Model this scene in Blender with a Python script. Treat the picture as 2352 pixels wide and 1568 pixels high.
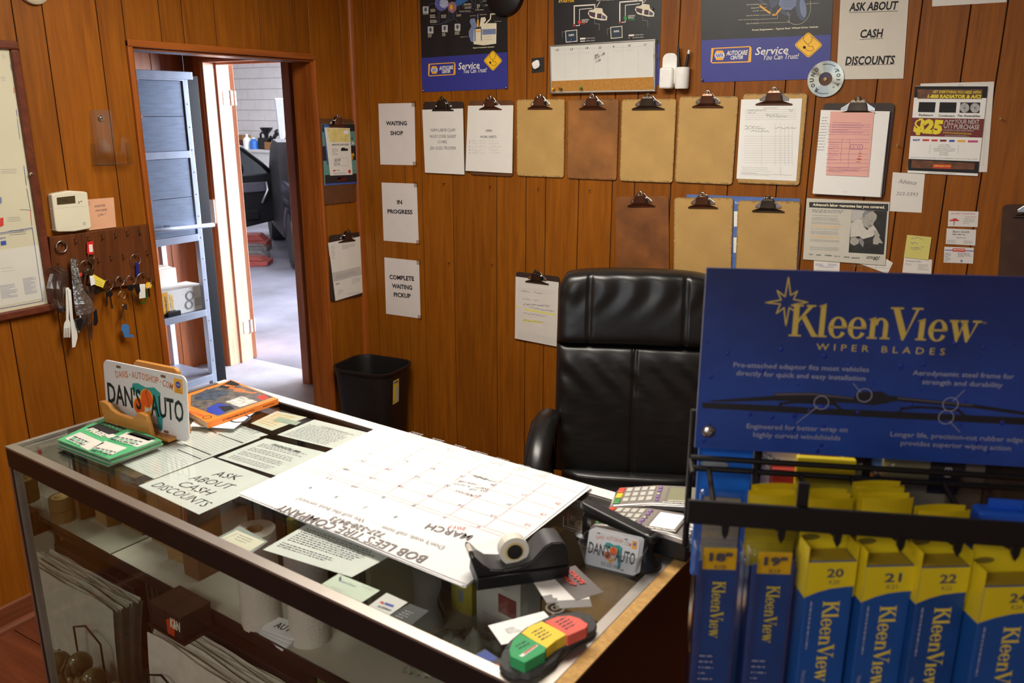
import bpy, bmesh, math, random
from mathutils import Vector, Matrix
random.seed(7)
for o in list(bpy.data.objects): bpy.data.objects.remove(o, do_unlink=True)
SC = bpy.context.scene; COL = SC.collection
PI = math.pi
# ---------------------------------------------------------------- camera
W, H, F = 2352.0, 1568.0, 1887.4
CP = Vector((2.4, -3.1215, 1.7271)); YAW, PIT, ROL = .5423, -.2735, .0023
FW = Vector((-math.sin(YAW)*math.cos(PIT), math.cos(YAW)*math.cos(PIT), math.sin(PIT)))
_r = Vector((math.cos(YAW), math.sin(YAW), 0)); _u = _r.cross(FW)
RT = _r*math.cos(ROL)+_u*math.sin(ROL); UP = _u*math.cos(ROL)-_r*math.sin(ROL)
cam = bpy.data.cameras.new('camera'); cam.sensor_width = 36; cam.lens = 36*F/W; cam.clip_start = .02
cam.dof.use_dof = True; cam.dof.focus_distance = 3.1; cam.dof.aperture_fstop = 6.3
camo = bpy.data.objects.new('camera', cam); COL.objects.link(camo)
camo.matrix_world = Matrix(((RT.x, UP.x, -FW.x, CP.x), (RT.y, UP.y, -FW.y, CP.y), (RT.z, UP.z, -FW.z, CP.z), (0, 0, 0, 1)))
SC.camera = camo
# ---------------------------------------------------------------- light
SC.view_settings.view_transform = 'Standard'; SC.view_settings.look = 'None'
SC.view_settings.gamma = 1; SC.view_settings.exposure = EXPO = 0.0
SC.view_settings.use_curve_mapping = False
wd = bpy.data.worlds.new('daylight'); SC.world = wd; wd.use_nodes = True
wd.node_tree.nodes['Background'].inputs[0].default_value = (.62, .74, 1, 1)
wd.node_tree.nodes['Background'].inputs[1].default_value = .9
def area(name, loc, rot, sx, sy, watts, col):
    l = bpy.data.lights.new(name, 'AREA'); l.shape = 'RECTANGLE'; l.size = sx; l.size_y = sy
    l.energy = watts; l.color = col
    o = bpy.data.objects.new(name, l); COL.objects.link(o); o.location = loc; o.rotation_euler = rot
    return o
WARM = (1, .93, .82)
area('fluorescent_light', (1.1, -1.4, 2.5), (0, 0, 0), 1.2, .6, 44, WARM)
area('fluorescent_light', (1.9, -4.4, 2.5), (0, 0, 0), 1.2, .6, 32, WARM)
area('window_daylight', (2.2, -5.55, 1.5), (PI/2, 0, 0), 2.6, 1.6, 14, (.95, .97, 1))
area('garage_door_daylight', (.3, 4.6, 1.8), (math.radians(86), 0, math.radians(152)), 3.0, 2.8, 1500, (.78, .85, 1))
area('garage_overhead_light', (-6.2, 6.2, 3.55), (math.radians(-20), 0, 0), 4.5, 3.0, 480, (.86, .90, 1))  # unseen overhead area light under the closed garage ceiling, brightens the garage
# ---------------------------------------------------------------- pixel helpers on real planes
XL, ZC = -.366, .9874                       # left wall, counter height
def ray(u, v): return RT*((u-W/2)/F)-UP*((v-H/2)/F)+FW
def on(u, v, ax, val):
    d = ray(u, v); return CP+d*((val-CP[ax])/d[ax])
def onp(u, v, P, N):
    d = ray(u, v); return CP+d*((P-CP).dot(N)/d.dot(N))
# ---------------------------------------------------------------- materials
def lin(c): return c/12.92 if c <= .04045 else ((c+.055)/1.055)**2.4
def S(r, g, b): return (lin(r/255), lin(g/255), lin(b/255), 1)
MATS = {}
def mat(name, col, rough=.6, metal=0, var=.06, scale=18, bump=0, bscale=60, coat=0, emit=None, estr=1, spec=.5, stretch=None, trans=0, alpha=1):
    if name in MATS: return MATS[name]
    m = bpy.data.materials.new(name); m.use_nodes = True; nt = m.node_tree; N = nt.nodes; L = nt.links
    p = N['Principled BSDF']; p.inputs['Roughness'].default_value = rough; p.inputs['Metallic'].default_value = metal
    p.inputs['Specular IOR Level'].default_value = spec
    if coat: p.inputs['Coat Weight'].default_value = coat; p.inputs['Coat Roughness'].default_value = .18
    tc = N.new('ShaderNodeTexCoord'); mp = N.new('ShaderNodeMapping'); L.new(tc.outputs['Object'], mp.inputs[0])
    if stretch: mp.inputs['Scale'].default_value = stretch
    nz = N.new('ShaderNodeTexNoise'); nz.inputs['Scale'].default_value = scale; nz.inputs['Detail'].default_value = 4
    L.new(mp.outputs[0], nz.inputs['Vector'])
    cr = N.new('ShaderNodeValToRGB'); a = [max(0, c*(1-var)) for c in col[:3]]; b = [min(1, c*(1+var)) for c in col[:3]]
    cr.color_ramp.elements[0].position = .3; cr.color_ramp.elements[1].position = .7
    cr.color_ramp.elements[0].color = (*a, 1); cr.color_ramp.elements[1].color = (*b, 1)
    L.new(nz.outputs['Fac'], cr.inputs[0]); L.new(cr.outputs[0], p.inputs['Base Color'])
    if bump:
        n2 = N.new('ShaderNodeTexNoise'); n2.inputs['Scale'].default_value = bscale; L.new(mp.outputs[0], n2.inputs['Vector'])
        bp = N.new('ShaderNodeBump'); bp.inputs['Strength'].default_value = bump; bp.inputs['Distance'].default_value = .004
        L.new(n2.outputs['Fac'], bp.inputs['Height']); L.new(bp.outputs[0], p.inputs['Normal'])
    if emit: p.inputs['Emission Color'].default_value = emit; p.inputs['Emission Strength'].default_value = estr
    if trans: p.inputs['Transmission Weight'].default_value = trans
    if alpha < 1: p.inputs['Alpha'].default_value = alpha
    MATS[name] = m; return m
def wood(name, c1, c2, axis=2, rough=.38, coat=.25, rnd=.25, grain=1.0):
    if name in MATS: return MATS[name]
    m = bpy.data.materials.new(name); m.use_nodes = True; nt = m.node_tree; N = nt.nodes; L = nt.links
    p = N['Principled BSDF']; p.inputs['Roughness'].default_value = rough; p.inputs['Specular IOR Level'].default_value = .22
    p.inputs['Coat Weight'].default_value = coat; p.inputs['Coat Roughness'].default_value = .3
    tc = N.new('ShaderNodeTexCoord'); oi = N.new('ShaderNodeObjectInfo')
    ad = N.new('ShaderNodeVectorMath'); ad.operation = 'ADD'
    cx = N.new('ShaderNodeCombineXYZ'); mu = N.new('ShaderNodeMath'); mu.operation = 'MULTIPLY'; mu.inputs[1].default_value = 37
    L.new(oi.outputs['Random'], mu.inputs[0])
    for i in range(3): L.new(mu.outputs[0], cx.inputs[i])
    L.new(tc.outputs['Object'], ad.inputs[0]); L.new(cx.outputs[0], ad.inputs[1])
    mp = N.new('ShaderNodeMapping'); sc = [14*grain, 14*grain, 14*grain]; sc[axis] = .9*grain; mp.inputs['Scale'].default_value = sc
    L.new(ad.outputs[0], mp.inputs[0])
    nz = N.new('ShaderNodeTexNoise'); nz.inputs['Scale'].default_value = 2.2; nz.inputs['Detail'].default_value = 7; nz.inputs['Distortion'].default_value = .6
    L.new(mp.outputs[0], nz.inputs['Vector'])
    mp2 = N.new('ShaderNodeMapping'); s2 = [130*grain]*3; s2[axis] = 3*grain; mp2.inputs['Scale'].default_value = s2; L.new(ad.outputs[0], mp2.inputs[0])
    n2 = N.new('ShaderNodeTexNoise'); n2.inputs['Scale'].default_value = 2; L.new(mp2.outputs[0], n2.inputs['Vector'])
    mx = N.new('ShaderNodeMath'); mx.operation = 'MULTIPLY_ADD'; mx.inputs[1].default_value = .35; L.new(n2.outputs['Fac'], mx.inputs[0]); 
    m3 = N.new('ShaderNodeMath'); m3.operation = 'MULTIPLY'; m3.inputs[1].default_value = .65; L.new(nz.outputs['Fac'], m3.inputs[0]); L.new(m3.outputs[0], mx.inputs[2])
    cr = N.new('ShaderNodeValToRGB'); cr.color_ramp.elements[0].color = c1; cr.color_ramp.elements[1].color = c2
    cr.color_ramp.elements[0].position = .34; cr.color_ramp.elements[1].position = .66
    L.new(mx.outputs[0], cr.inputs[0])
    hs = N.new('ShaderNodeHueSaturation'); mr = N.new('ShaderNodeMapRange'); mr.inputs['To Min'].default_value = 1-rnd; mr.inputs['To Max'].default_value = 1+rnd
    L.new(oi.outputs['Random'], mr.inputs[0]); L.new(mr.outputs[0], hs.inputs['Value']); L.new(cr.outputs[0], hs.inputs['Color'])
    L.new(hs.outputs[0], p.inputs['Base Color'])
    bp = N.new('ShaderNodeBump'); bp.inputs['Strength'].default_value = .12; bp.inputs['Distance'].default_value = .002
    L.new(n2.outputs['Fac'], bp.inputs['Height']); L.new(bp.outputs[0], p.inputs['Normal'])
    MATS[name] = m; return m
def glass(name, tint=(.92, .97, .95, 1), refl=.06, rough=.02):
    if name in MATS: return MATS[name]
    m = bpy.data.materials.new(name); m.use_nodes = True; nt = m.node_tree; N = nt.nodes; L = nt.links
    N.remove(N['Principled BSDF']); out = N['Material Output']
    t = N.new('ShaderNodeBsdfTransparent'); g = N.new('ShaderNodeBsdfGlossy'); g.inputs['Roughness'].default_value = rough
    nz = N.new('ShaderNodeTexNoise'); nz.inputs['Scale'].default_value = 3
    cr = N.new('ShaderNodeValToRGB'); cr.color_ramp.elements[0].color = tuple(c*.97 for c in tint[:3])+(1,); cr.color_ramp.elements[1].color = tint
    L.new(nz.outputs['Fac'], cr.inputs[0]); L.new(cr.outputs[0], t.inputs[0])
    lw = N.new('ShaderNodeLayerWeight'); lw.inputs[0].default_value = .5
    pw = N.new('ShaderNodeMath'); pw.operation = 'POWER'; pw.inputs[1].default_value = 4.5; L.new(lw.outputs['Facing'], pw.inputs[0])
    ma = N.new('ShaderNodeMath'); ma.operation = 'MULTIPLY_ADD'; ma.inputs[1].default_value = .9; ma.inputs[2].default_value = refl; L.new(pw.outputs[0], ma.inputs[0])
    mx = N.new('ShaderNodeMixShader'); L.new(ma.outputs[0], mx.inputs[0]); L.new(t.outputs[0], mx.inputs[1]); L.new(g.outputs[0], mx.inputs[2])
    L.new(mx.outputs[0], out.inputs[0]); MATS[name] = m; return m
# ---------------------------------------------------------------- mesh builder
class MB:
    def __init__(s): s.v = []; s.f = []
    def add(s, vs, fs):
        k = len(s.v); s.v += [tuple(v) for v in vs]; s.f += [tuple(i+k for i in f) for f in fs]; return s
    def box(s, a, b, M=None):
        x0, y0, z0 = a; x1, y1, z1 = b
        vs = [(x0,y0,z0),(x1,y0,z0),(x1,y1,z0),(x0,y1,z0),(x0,y0,z1),(x1,y0,z1),(x1,y1,z1),(x0,y1,z1)]
        if M: vs = [M @ Vector(v) for v in vs]
        return s.add(vs, [(3,2,1,0),(4,5,6,7),(0,1,5,4),(1,2,6,5),(2,3,7,6),(3,0,4,7)])
    def cbox(s, c, d, M=None):
        return s.box((c[0]-d[0]/2, c[1]-d[1]/2, c[2]-d[2]/2), (c[0]+d[0]/2, c[1]+d[1]/2, c[2]+d[2]/2), M)
    def prism(s, pts, z0, z1, M=None):       # polygon in xy extruded in z
        n = len(pts); vs = [(p[0], p[1], z0) for p in pts]+[(p[0], p[1], z1) for p in pts]
        if M: vs = [M @ Vector(v) for v in vs]
        return s.add(vs, [tuple(range(n-1, -1, -1)), tuple(range(n, 2*n))]+[(i, (i+1) % n, n+(i+1) % n, n+i) for i in range(n)])
    def poly(s, pts, z=0): return s.add([(p[0], p[1], z) for p in pts], [tuple(range(len(pts)))])
    def loft(s, rings, cap=True, close=True):
        n = len(rings[0]); vs = [v for r in rings for v in r]; fs = []
        for i in range(len(rings)-1):
            for j in range(n if close else n-1):
                fs.append((i*n+j, i*n+(j+1) % n, (i+1)*n+(j+1) % n, (i+1)*n+j))
        if cap: fs += [tuple(range(n-1, -1, -1)), tuple(range((len(rings)-1)*n, len(rings)*n))]
        return s.add(vs, fs)
    def tube(s, pts, r, n=8, cap=True, closed=False):
        P = [Vector(p) for p in pts]; R = r if isinstance(r, (list, tuple)) else [r]*len(P)
        rings = []; prev = None
        for i, p in enumerate(P):
            if closed: t = P[(i+1) % len(P)]-P[i-1]
            else: t = P[min(i+1, len(P)-1)]-P[max(i-1, 0)]
            if t.length < 1e-9: t = Vector((0, 0, 1))
            t.normalize()
            a = prev if prev is not None else (Vector((0, 0, 1)) if abs(t.z) < .9 else Vector((1, 0, 0)))
            a = (a-t*a.dot(t)); a = a.normalized() if a.length > 1e-6 else t.orthogonal().normalized()
            b = t.cross(a); prev = a
            rings.append([p+a*(R[i]*math.cos(2*PI*k/n))+b*(R[i]*math.sin(2*PI*k/n)) for k in range(n)])
        if closed: rings.append(rings[0]); return s.loft(rings, False)
        return s.loft(rings, cap)
    def lathe(s, prof, n=24, M=None, cap=True):   # prof [(r,z)], axis z
        rings = [[Vector((r*math.cos(2*PI*k/n), r*math.sin(2*PI*k/n), z)) for k in range(n)] for r, z in prof]
        if M: rings = [[M @ v for v in r] for r in rings]
        return s.loft(rings, cap)
    def ell(s, c, r, nu=14, nv=8, M=None):
        pr = [(math.sin(PI*i/nv), -math.cos(PI*i/nv)) for i in range(nv+1)]
        rings = [[Vector((c[0]+r[0]*max(a, .001)*math.cos(2*PI*k/nu), c[1]+r[1]*max(a, .001)*math.sin(2*PI*k/nu), c[2]+r[2]*b)) for k in range(nu)] for a, b in pr]
        if M: rings = [[M @ v for v in r] for r in rings]
        return s.loft(rings, True)
    def grid(s, fn, nu, nv, flip=False):
        vs = [fn(i/nu, j/nv) for j in range(nv+1) for i in range(nu+1)]; fs = []
        for j in range(nv):
            for i in range(nu):
                a = j*(nu+1)+i; f = (a, a+1, a+nu+2, a+nu+1); fs.append(f[::-1] if flip else f)
        return s.add(vs, fs)
    def mesh(s, name, m, smooth=False, bevel=0):
        me = bpy.data.meshes.new(name); me.from_pydata(s.v, [], s.f); 
        bm = bmesh.new(); bm.from_mesh(me)
        bmesh.ops.remove_doubles(bm, verts=bm.verts, dist=1e-6)
        bmesh.ops.recalc_face_normals(bm, faces=bm.faces)
        bm.to_mesh(me); bm.free()
        if m: me.materials.append(m)
        if smooth:
            for p in me.polygons: p.use_smooth = True
        me.update(); return me
    def build(s, name, m, parent=None, smooth=False, bevel=0, M=None, seg=2, autos=False):
        o = bpy.data.objects.new(name, s.mesh(name, m, smooth)); COL.objects.link(o)
        if parent: o.parent = parent
        if M is not None: o.matrix_local = M if parent else M
        if bevel:
            b = o.modifiers.new('bevel', 'BEVEL'); b.width = bevel; b.segments = seg; b.limit_method = 'ANGLE'; b.angle_limit = .6
        if autos:
            for p in o.data.polygons: p.use_smooth = True
            o.data.set_sharp_from_angle(angle=.7)
        return o
def tag(o, label, cat, group=None):
    o['label'] = label; o['category'] = cat
    if group: o['group'] = group
    return o
def empty(name, M, label=None, cat=None, group=None):
    o = bpy.data.objects.new(name, None); COL.objects.link(o); o.empty_display_size = .05
    o.matrix_world = M if isinstance(M, Matrix) else Matrix.Translation(M)
    if label: tag(o, label, cat, group)
    return o
def struct(o): o['kind'] = 'structure'; return o
def frame(o, ex, ey):
    ex = Vector(ex).normalized(); ey = Vector(ey); ey = (ey-ex*ey.dot(ex)).normalized(); n = ex.cross(ey)
    return Matrix(((ex.x, ey.x, n.x, o[0]), (ex.y, ey.y, n.y, o[1]), (ex.z, ey.z, n.z, o[2]), (0, 0, 0, 1)))
def rrect(w, h, r, n=5, x0=0, y0=0):
    pts = []
    for cx, cy, a in ((w-r, r, -PI/2), (w-r, h-r, 0), (r, h-r, PI/2), (r, r, PI)):
        for k in range(n+1): t = a+PI/2*k/n; pts.append((x0+cx+r*math.cos(t), y0+cy+r*math.sin(t)))
    return pts
def circ(cx, cy, r, n=20, ry=None): return [(cx+r*math.cos(2*PI*k/n), cy+(ry or r)*math.sin(2*PI*k/n)) for k in range(n)]
def stroke(pts, w):                          # flat ribbon polygons along a polyline in xy
    out = []
    for i in range(len(pts)-1):
        a = Vector(pts[i]).to_2d(); b = Vector(pts[i+1]).to_2d(); d = b-a
        if d.length < 1e-7: continue
        d.normalize(); n = Vector((-d.y, d.x))*w/2; e = d*w*.35
        out.append([a-n-e, b-n+e, b+n+e, a+n-e])
    return out
TXT = {}
def text_mesh(s, bold, shear, space):
    k = (s, bold, shear, space)
    if k in TXT: return TXT[k]
    c = bpy.data.curves.new('lettering', 'FONT'); c.body = s; c.size = 1; c.shear = shear; c.offset = bold; c.space_character = space
    c.resolution_u = 2; c.align_x = 'CENTER'; c.align_y = 'CENTER'
    o = bpy.data.objects.new('lettering', c); COL.objects.link(o)
    me = bpy.data.meshes.new_from_object(o.evaluated_get(bpy.context.evaluated_depsgraph_get()))
    bpy.data.objects.remove(o); bpy.data.curves.remove(c)
    xs = [v.co.x for v in me.vertices]; ys = [v.co.y for v in me.vertices]
    bb = (min(xs), max(xs), min(ys), max(ys)) if xs else (0, 1, 0, 1)
    TXT[k] = ([v.co.copy() for v in me.vertices], [tuple(p.vertices) for p in me.polygons], bb)
    bpy.data.meshes.remove(me); return TXT[k]
def text(parent, s, x, y, w, h, m, bold=0, shear=0, rot=0, z=.0009, space=1, name='lettering', al='c'):
    """lettering whose ink box is w x h, centred at x,y (al='l': x is the left edge)"""
    vs, fs, bb = text_mesh(s, bold, shear, space)
    bw = max(bb[1]-bb[0], 1e-4); bh = max(bb[3]-bb[2], 1e-4)
    sy = h/bh; sx = (w/bw) if w else sy
    cx = (bb[0]+bb[1])/2; cy = (bb[2]+bb[3])/2
    if al == 'l': x = x+bw*sx/2
    if z < .0025: z *= .35
    c, n = math.cos(rot), math.sin(rot)
    me = bpy.data.meshes.new(name)
    V = []
    for v in vs:
        a = (v.x-cx)*sx; b = (v.y-cy)*sy; V.append((x+a*c-b*n, y+a*n+b*c, z))
    me.from_pydata(V, [], fs); me.materials.append(m)
    o = bpy.data.objects.new(name, me); COL.objects.link(o); o.parent = parent; return o
def fine(parent, x, y, w, n, pitch, th, m, z=.0008, fill=.9, seed=1, words=True, name='fine_print', rot=0):
    """n lines of too-small-to-read print: little dashes, from y downwards"""
    if z < .0025: z *= .35
    rn = random.Random(seed); b = MB(); c, s_ = math.cos(rot), math.sin(rot)
    for i in range(n):
        xx = 0; L = w*(fill if i % 4 != 3 else fill*.55)*(.85+.15*rn.random()); yy = -i*pitch
        while xx < L:
            l = (.25+rn.random())*th*3.2 if words else L
            l = min(l, L-xx)
            q = [(xx, yy-th/2), (xx+l, yy-th/2), (xx+l, yy+th/2), (xx, yy+th/2)]
            b.poly([(x+a*c-d*s_, y+a*s_+d*c) for a, d in q], z); xx += l+th*.9
    o = b.build(name, m, parent); o['kind'] = 'stuff'; return o
def flat(parent, polys, m, z=.0006, name='printed_shape'):
    if 0 < z < .0025: z *= .35
    b = MB()
    for p in polys: b.poly(p, z)
    return b.build(name, m, parent)
def rect(x0, y0, x1, y1): return [(x0, y0), (x1, y0), (x1, y1), (x0, y1)]
# paper things on a plane; corners TL TR BR BL in photo pixels, local x right, y up, z out of the sheet
def quad_thing(name, label, cat, fn, px, m, off=.0015, th=.0006, group=None, rad=0, nrm=None):
    P = [fn(u, v) for u, v in px]
    ex = ((P[1]-P[0])+(P[2]-P[3])); ey = ((P[0]-P[3])+(P[1]-P[2]))
    M = frame(P[3], ex, ey)
    n = M.to_3x3().col[2]
    M = Matrix.Translation(n*off) @ M
    I = M.inverted(); q = [I @ p for p in P]
    w = ((q[1]-q[0]).length+(q[2]-q[3]).length)/2; h = ((q[0]-q[3]).length+(q[1]-q[2]).length)/2
    b = MB()
    if rad: b.prism(rrect(w, h, rad), -th, 0)
    else: b.prism([(q[i].x, q[i].y) for i in (3, 2, 1, 0)], -th, 0)
    o = b.build(name, m); o.matrix_world = M; tag(o, label, cat, group)
    return o, w, h
def back(u, v): return on(u, v, 1, 0.0)
def left(u, v): return on(u, v, 0, XL)
BLK = mat('black_ink', S(22, 22, 24), .7); GRY = mat('grey_ink', S(136, 136, 138), .7); LGR = mat('pale_grey_ink', S(190, 188, 184), .7)
RED = mat('red_ink', S(205, 60, 50), .6); PEN = mat('pen_ink', S(60, 62, 78), .7); BLU = mat('blue_ink', S(60, 80, 170), .6)
WHT = mat('white_ink', S(235, 232, 222), .6); YEL = mat('yellow_ink', S(246, 190, 40), .55)
PAPER = mat('white_paper', S(228, 224, 216), .75, var=.02, bump=.05, bscale=30)
PAPER2 = mat('bright_paper', S(240, 240, 236), .75, var=.015)
CREAM = mat('cream_paper', S(226, 222, 200), .75, var=.03)
# ================================================================ the setting
WOODM = wood('panel_wood', S(122, 66, 8), S(152, 88, 16), 2, .5, .04, .11, 1.6)
GROOVE = mat('panel_groove', S(52, 26, 12), .8)
TRIMW = wood('trim_wood', S(126, 62, 18), S(168, 92, 34), 2, .34, .35, .06)
TRIMY = wood('trim_wood_along', S(126, 62, 18), S(168, 92, 34), 1, .34, .35, .06)
PINE = wood('pine_wood', S(198, 138, 104), S(226, 172, 140), 2, .4, .3, .05)
HZ = 2.62
def sbox(name, a, b, m, parent=None, bevel=0):
    o = MB().box(a, b).build(name, m, parent, bevel=bevel)
    if not parent: struct(o)
    return o
wall_back = sbox('wall_back', (XL-.117, .006, 0), (4.7, .12, HZ), GROOVE)
gx = [XL, -.277, -.075, .025, .2, .437, .588, .685, .842, .995, 1.092, 1.245, 1.47, 1.652, 1.76, 1.955, 2.062, 2.203, 2.303, 2.5, 2.74, 2.89, 2.98, 3.15, 3.39, 3.54, 3.63, 3.8, 4.04, 4.28, 4.5, 4.7]
def plank(parent, a, b, axis, face, z0, z1, m, d=.006, gap=.0035):
    if axis == 0: bx = ((a+gap/2, face, z0), (b-gap/2, face+d, z1))
    else: bx = ((face-d, a+gap/2, z0), (face, b-gap/2, z1))
    return MB().box(*bx).build('plank', m, parent, bevel=.0012, seg=1)
for a, b in zip(gx, gx[1:]): plank(wall_back, a, b, 0, 0.0, 0, HZ, WOODM)
OY0, OY1, OZ = -1.168, -.268, 1.943       # hall opening in the left wall
wall_left = MB().box((XL-.117, -5.7, 0), (XL-.006, OY0, HZ)).box((XL-.117, OY1, 0), (XL-.006, .006, HZ)).box((XL-.117, OY0, OZ), (XL-.006, OY1, HZ)).build('wall_left', GROOVE); struct(wall_left)
gy = [-5.7, -5.46, -5.2, -4.97, -4.72, -4.5, -4.24, -4.0, -3.76, -3.5, -3.27, -3.05, -2.82, -2.59, -2.36, -2.2, -2.12, -1.96, -1.73, -1.568, -1.471, -1.282, -1.183, -1.034, -.935, -.784, -.554, -.379, -.274, -.069, 0]
for a, b in zip(gy, gy[1:]):
    if b <= OY0+.02 or a >= OY1-.02: plank(wall_left, a, min(b, OY0-.001) if a < OY0 else b, 1, XL, 0, HZ, WOODM)
    else: plank(wall_left, a, b, 1, XL, OZ+.002, HZ, WOODM)
plank(wall_left, OY1, -.2745, 1, XL, 0, OZ, WOODM) if False else None
# casing and lining of the hall opening
o = MB().box((XL, OY0-.02, 0), (XL+.013, OY0, OZ+.022)).box((XL, OY1, 0), (XL+.013, OY1+.014, OZ+.022)).build('trim_1', TRIMW, bevel=.003); struct(o)
o = MB().box((XL, OY0-.02, OZ), (XL+.016, OY1+.014, OZ+.026)).box((XL-.117, OY0, OZ-.008), (XL+.004, OY1, OZ)).build('trim_2', TRIMY, bevel=.003); struct(o)
o = MB().box((XL-.119, OY0-.001, 0), (XL+.004, OY0+.008, OZ)).box((XL-.119, OY1-.008, 0), (XL+.004, OY1+.001, OZ)).build('trim_3', TRIMW, bevel=.002); struct(o)
# corner quarter round
o = MB().prism([(XL, 0), (XL+.02, 0), (XL+.018, -.008), (XL+.014, -.014), (XL+.008, -.018), (XL, -.02)], 0, HZ).build('trim_4', TRIMW); struct(o)
# baseboard with a shoe moulding
bb = MB().prism([(0, 0), (.012, 0), (.012, .06), (.008, .085), (0, .09)], -5.7, OY0-.02, Matrix(((1, 0, 0, XL), (0, 0, 1, 0), (0, 1, 0, 0), (0, 0, 0, 1)))).build('baseboard_left', wood('base_wood', S(96, 52, 30), S(128, 72, 44), 1, .45, .1, .05)); struct(bb)
MB().prism([(.012, 0), (.03, 0), (.028, .012), (.022, .02), (.012, .024)], -5.7, OY0-.02, Matrix(((1, 0, 0, XL), (0, 0, 1, 0), (0, 1, 0, 0), (0, 0, 0, 1)))).build('shoe_moulding', MATS['base_wood'], bb)
bb = MB().box((XL, -.012, 0), (4.6, 0, .09)).build('baseboard_back', MATS['base_wood'], bevel=.004); struct(bb)
# floor of laminate planks
floor = sbox('floor', (XL-.1, -5.7, -.08), (4.7, .02, -.008), GROOVE)
FLW = wood('laminate', S(84, 42, 24), S(120, 64, 38), 0, .4, .15, .18)
fy = -5.7
while fy < 0:
    x = XL-.1-random.random()*.8
    while x < 4.7:
        a, b = max(x, XL-.1), min(x+1.25, 4.7)
        if b-a > .02: MB().box((a+.001, fy+.001, -.008), (b-.001, min(fy+.188, .02), 0)).build('floor_plank', FLW, floor)
        x += 1.25
    fy += .19
CEIL = mat('ceiling_white', S(225, 222, 214), .9, bump=.1, bscale=90)
ceiling = sbox('ceiling', (XL-.117, -5.8, HZ), (4.8, .12, HZ+.08), CEIL)
wall_right = sbox('wall_right', (4.7, -5.8, 0), (4.82, .12, HZ), mat('plain_wall', S(176, 150, 118), .7))
wf = MB().box((XL-.117, -5.82, 0), (4.8, -5.7, .7)).box((XL-.117, -5.82, 2.3), (4.8, -5.7, HZ)).box((XL-.117, -5.82, .7), (.9, -5.7, 2.3)).box((3.5, -5.82, .7), (4.8, -5.7, 2.3)).build('wall_front', MATS['plain_wall']); struct(wf)
w1 = MB().box((.9, -5.80, .7), (.96, -5.72, 2.3)).box((3.44, -5.80, .7), (3.5, -5.72, 2.3)).box((.9, -5.80, .7), (3.5, -5.72, .76)).box((.9, -5.80, 2.24), (3.5, -5.72, 2.3)).box((2.17, -5.80, .7), (2.23, -5.72, 2.3)).build('window_1', mat('alu_frame', S(170, 170, 168), .4, 1)); struct(w1)
MB().box((.96, -5.77, .76), (3.44, -5.764, 2.24)).build('pane', glass('window_glass'), w1)
# ceiling fixtures that carry the office light
for i, (x, y) in enumerate(((1.1, -1.4), (1.9, -4.4))):
    t = empty('ceiling_light', (x, y, HZ), ['fluorescent ceiling fixture above the glass counter', 'fluorescent ceiling fixture above the customer side'][i], 'ceiling light', 'office ceiling lights')
    MB().box((-.64, -.3, -.09), (.64, .3, 0)).build('housing', CEIL, t, bevel=.01)
    MB().box((-.6, -.26, -.1), (.6, .26, -.0901)).build('diffuser', mat('diffuser', S(250, 246, 236), .4, emit=(1, .93, .82, 1), estr=4), t)
# ---------------------------------------------------------------- hall behind the opening
Y2, HX = .58, -2.32
hall_floor = sbox('floor_hall', (-2.45, -1.6, -.08), (XL-.1, Y2+.2, 0), mat('concrete', S(150, 148, 152), .7, var=.18, scale=3.5, bump=.15, bscale=40))
HW = wood('hall_panel', S(128, 62, 26), S(172, 100, 52), 2, .4, .2, .16)
wall_hall = sbox('wall_hall', (HX-.12, -1.6, 0), (HX-.006, Y2, 2.62), GROOVE)
y = -1.6
for d in [.21, .16, .24, .2, .17, .23, .19, .15, .21, .18, .24]:
    e = min(y+d, Y2); plank(wall_hall, y, e, 1, HX, 0, 2.62, HW); y = e
    if y >= Y2: break
DX0, DX1, DZ = -2.13, -1.44, 2.02         # garage doorway in the hall's side wall
wall_hall_side = MB().box((HX, Y2, 0), (DX0-.03, Y2+.2, 2.62)).box((DX1+.03, Y2, 0), (XL-.1, Y2+.2, 2.62)).box((DX0-.03, Y2, DZ+.03), (DX1+.03, Y2+.2, 2.62)).build('wall_hall_side', HW); struct(wall_hall_side)
struct(MB().box((HX-.12, -1.72, 0), (XL-.117, -1.6, 2.62)).build('wall_hall_end', HW))
struct(MB().box((XL-.117, .1, 0), (XL-.0, Y2+.2, 2.62)).build('wall_hall_return', HW))
struct(MB().box((HX-.12, -1.72, 2.62), (XL-.117, Y2+.2, 2.7)).build('ceiling_hall', CEIL))
ORG = wood('casing_wood', S(150, 76, 30), S(190, 108, 54), 2, .35, .35, .04)
tr = MB().box((DX0-.075, Y2-.016, 0), (DX0-.012, Y2, DZ+.012)).box((DX1+.012, Y2-.016, 0), (DX1+.075, Y2, DZ+.012)).box((DX0-.075, Y2-.016, DZ+.012), (DX1+.075, Y2, DZ+.082)).build('trim_5', ORG, bevel=.003); struct(tr)
jb = MB().box((DX0-.03, Y2-.004, 0), (DX0, Y2+.2, DZ)).box((DX1, Y2-.004, 0), (DX1+.03, Y2+.2, DZ)).box((DX0-.03, Y2-.004, DZ), (DX1+.03, Y2+.2, DZ+.03)).build('trim_6', PINE, bevel=.002); struct(jb)
MB().box((DX0, Y2+.088, 0), (DX0+.012, Y2+.118, DZ)).box((DX1-.012, Y2+.088, 0), (DX1, Y2+.118, DZ)).box((DX0, Y2+.088, DZ-.012), (DX1, Y2+.118, DZ)).build('door_stop', PINE, jb, bevel=.002)
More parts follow.
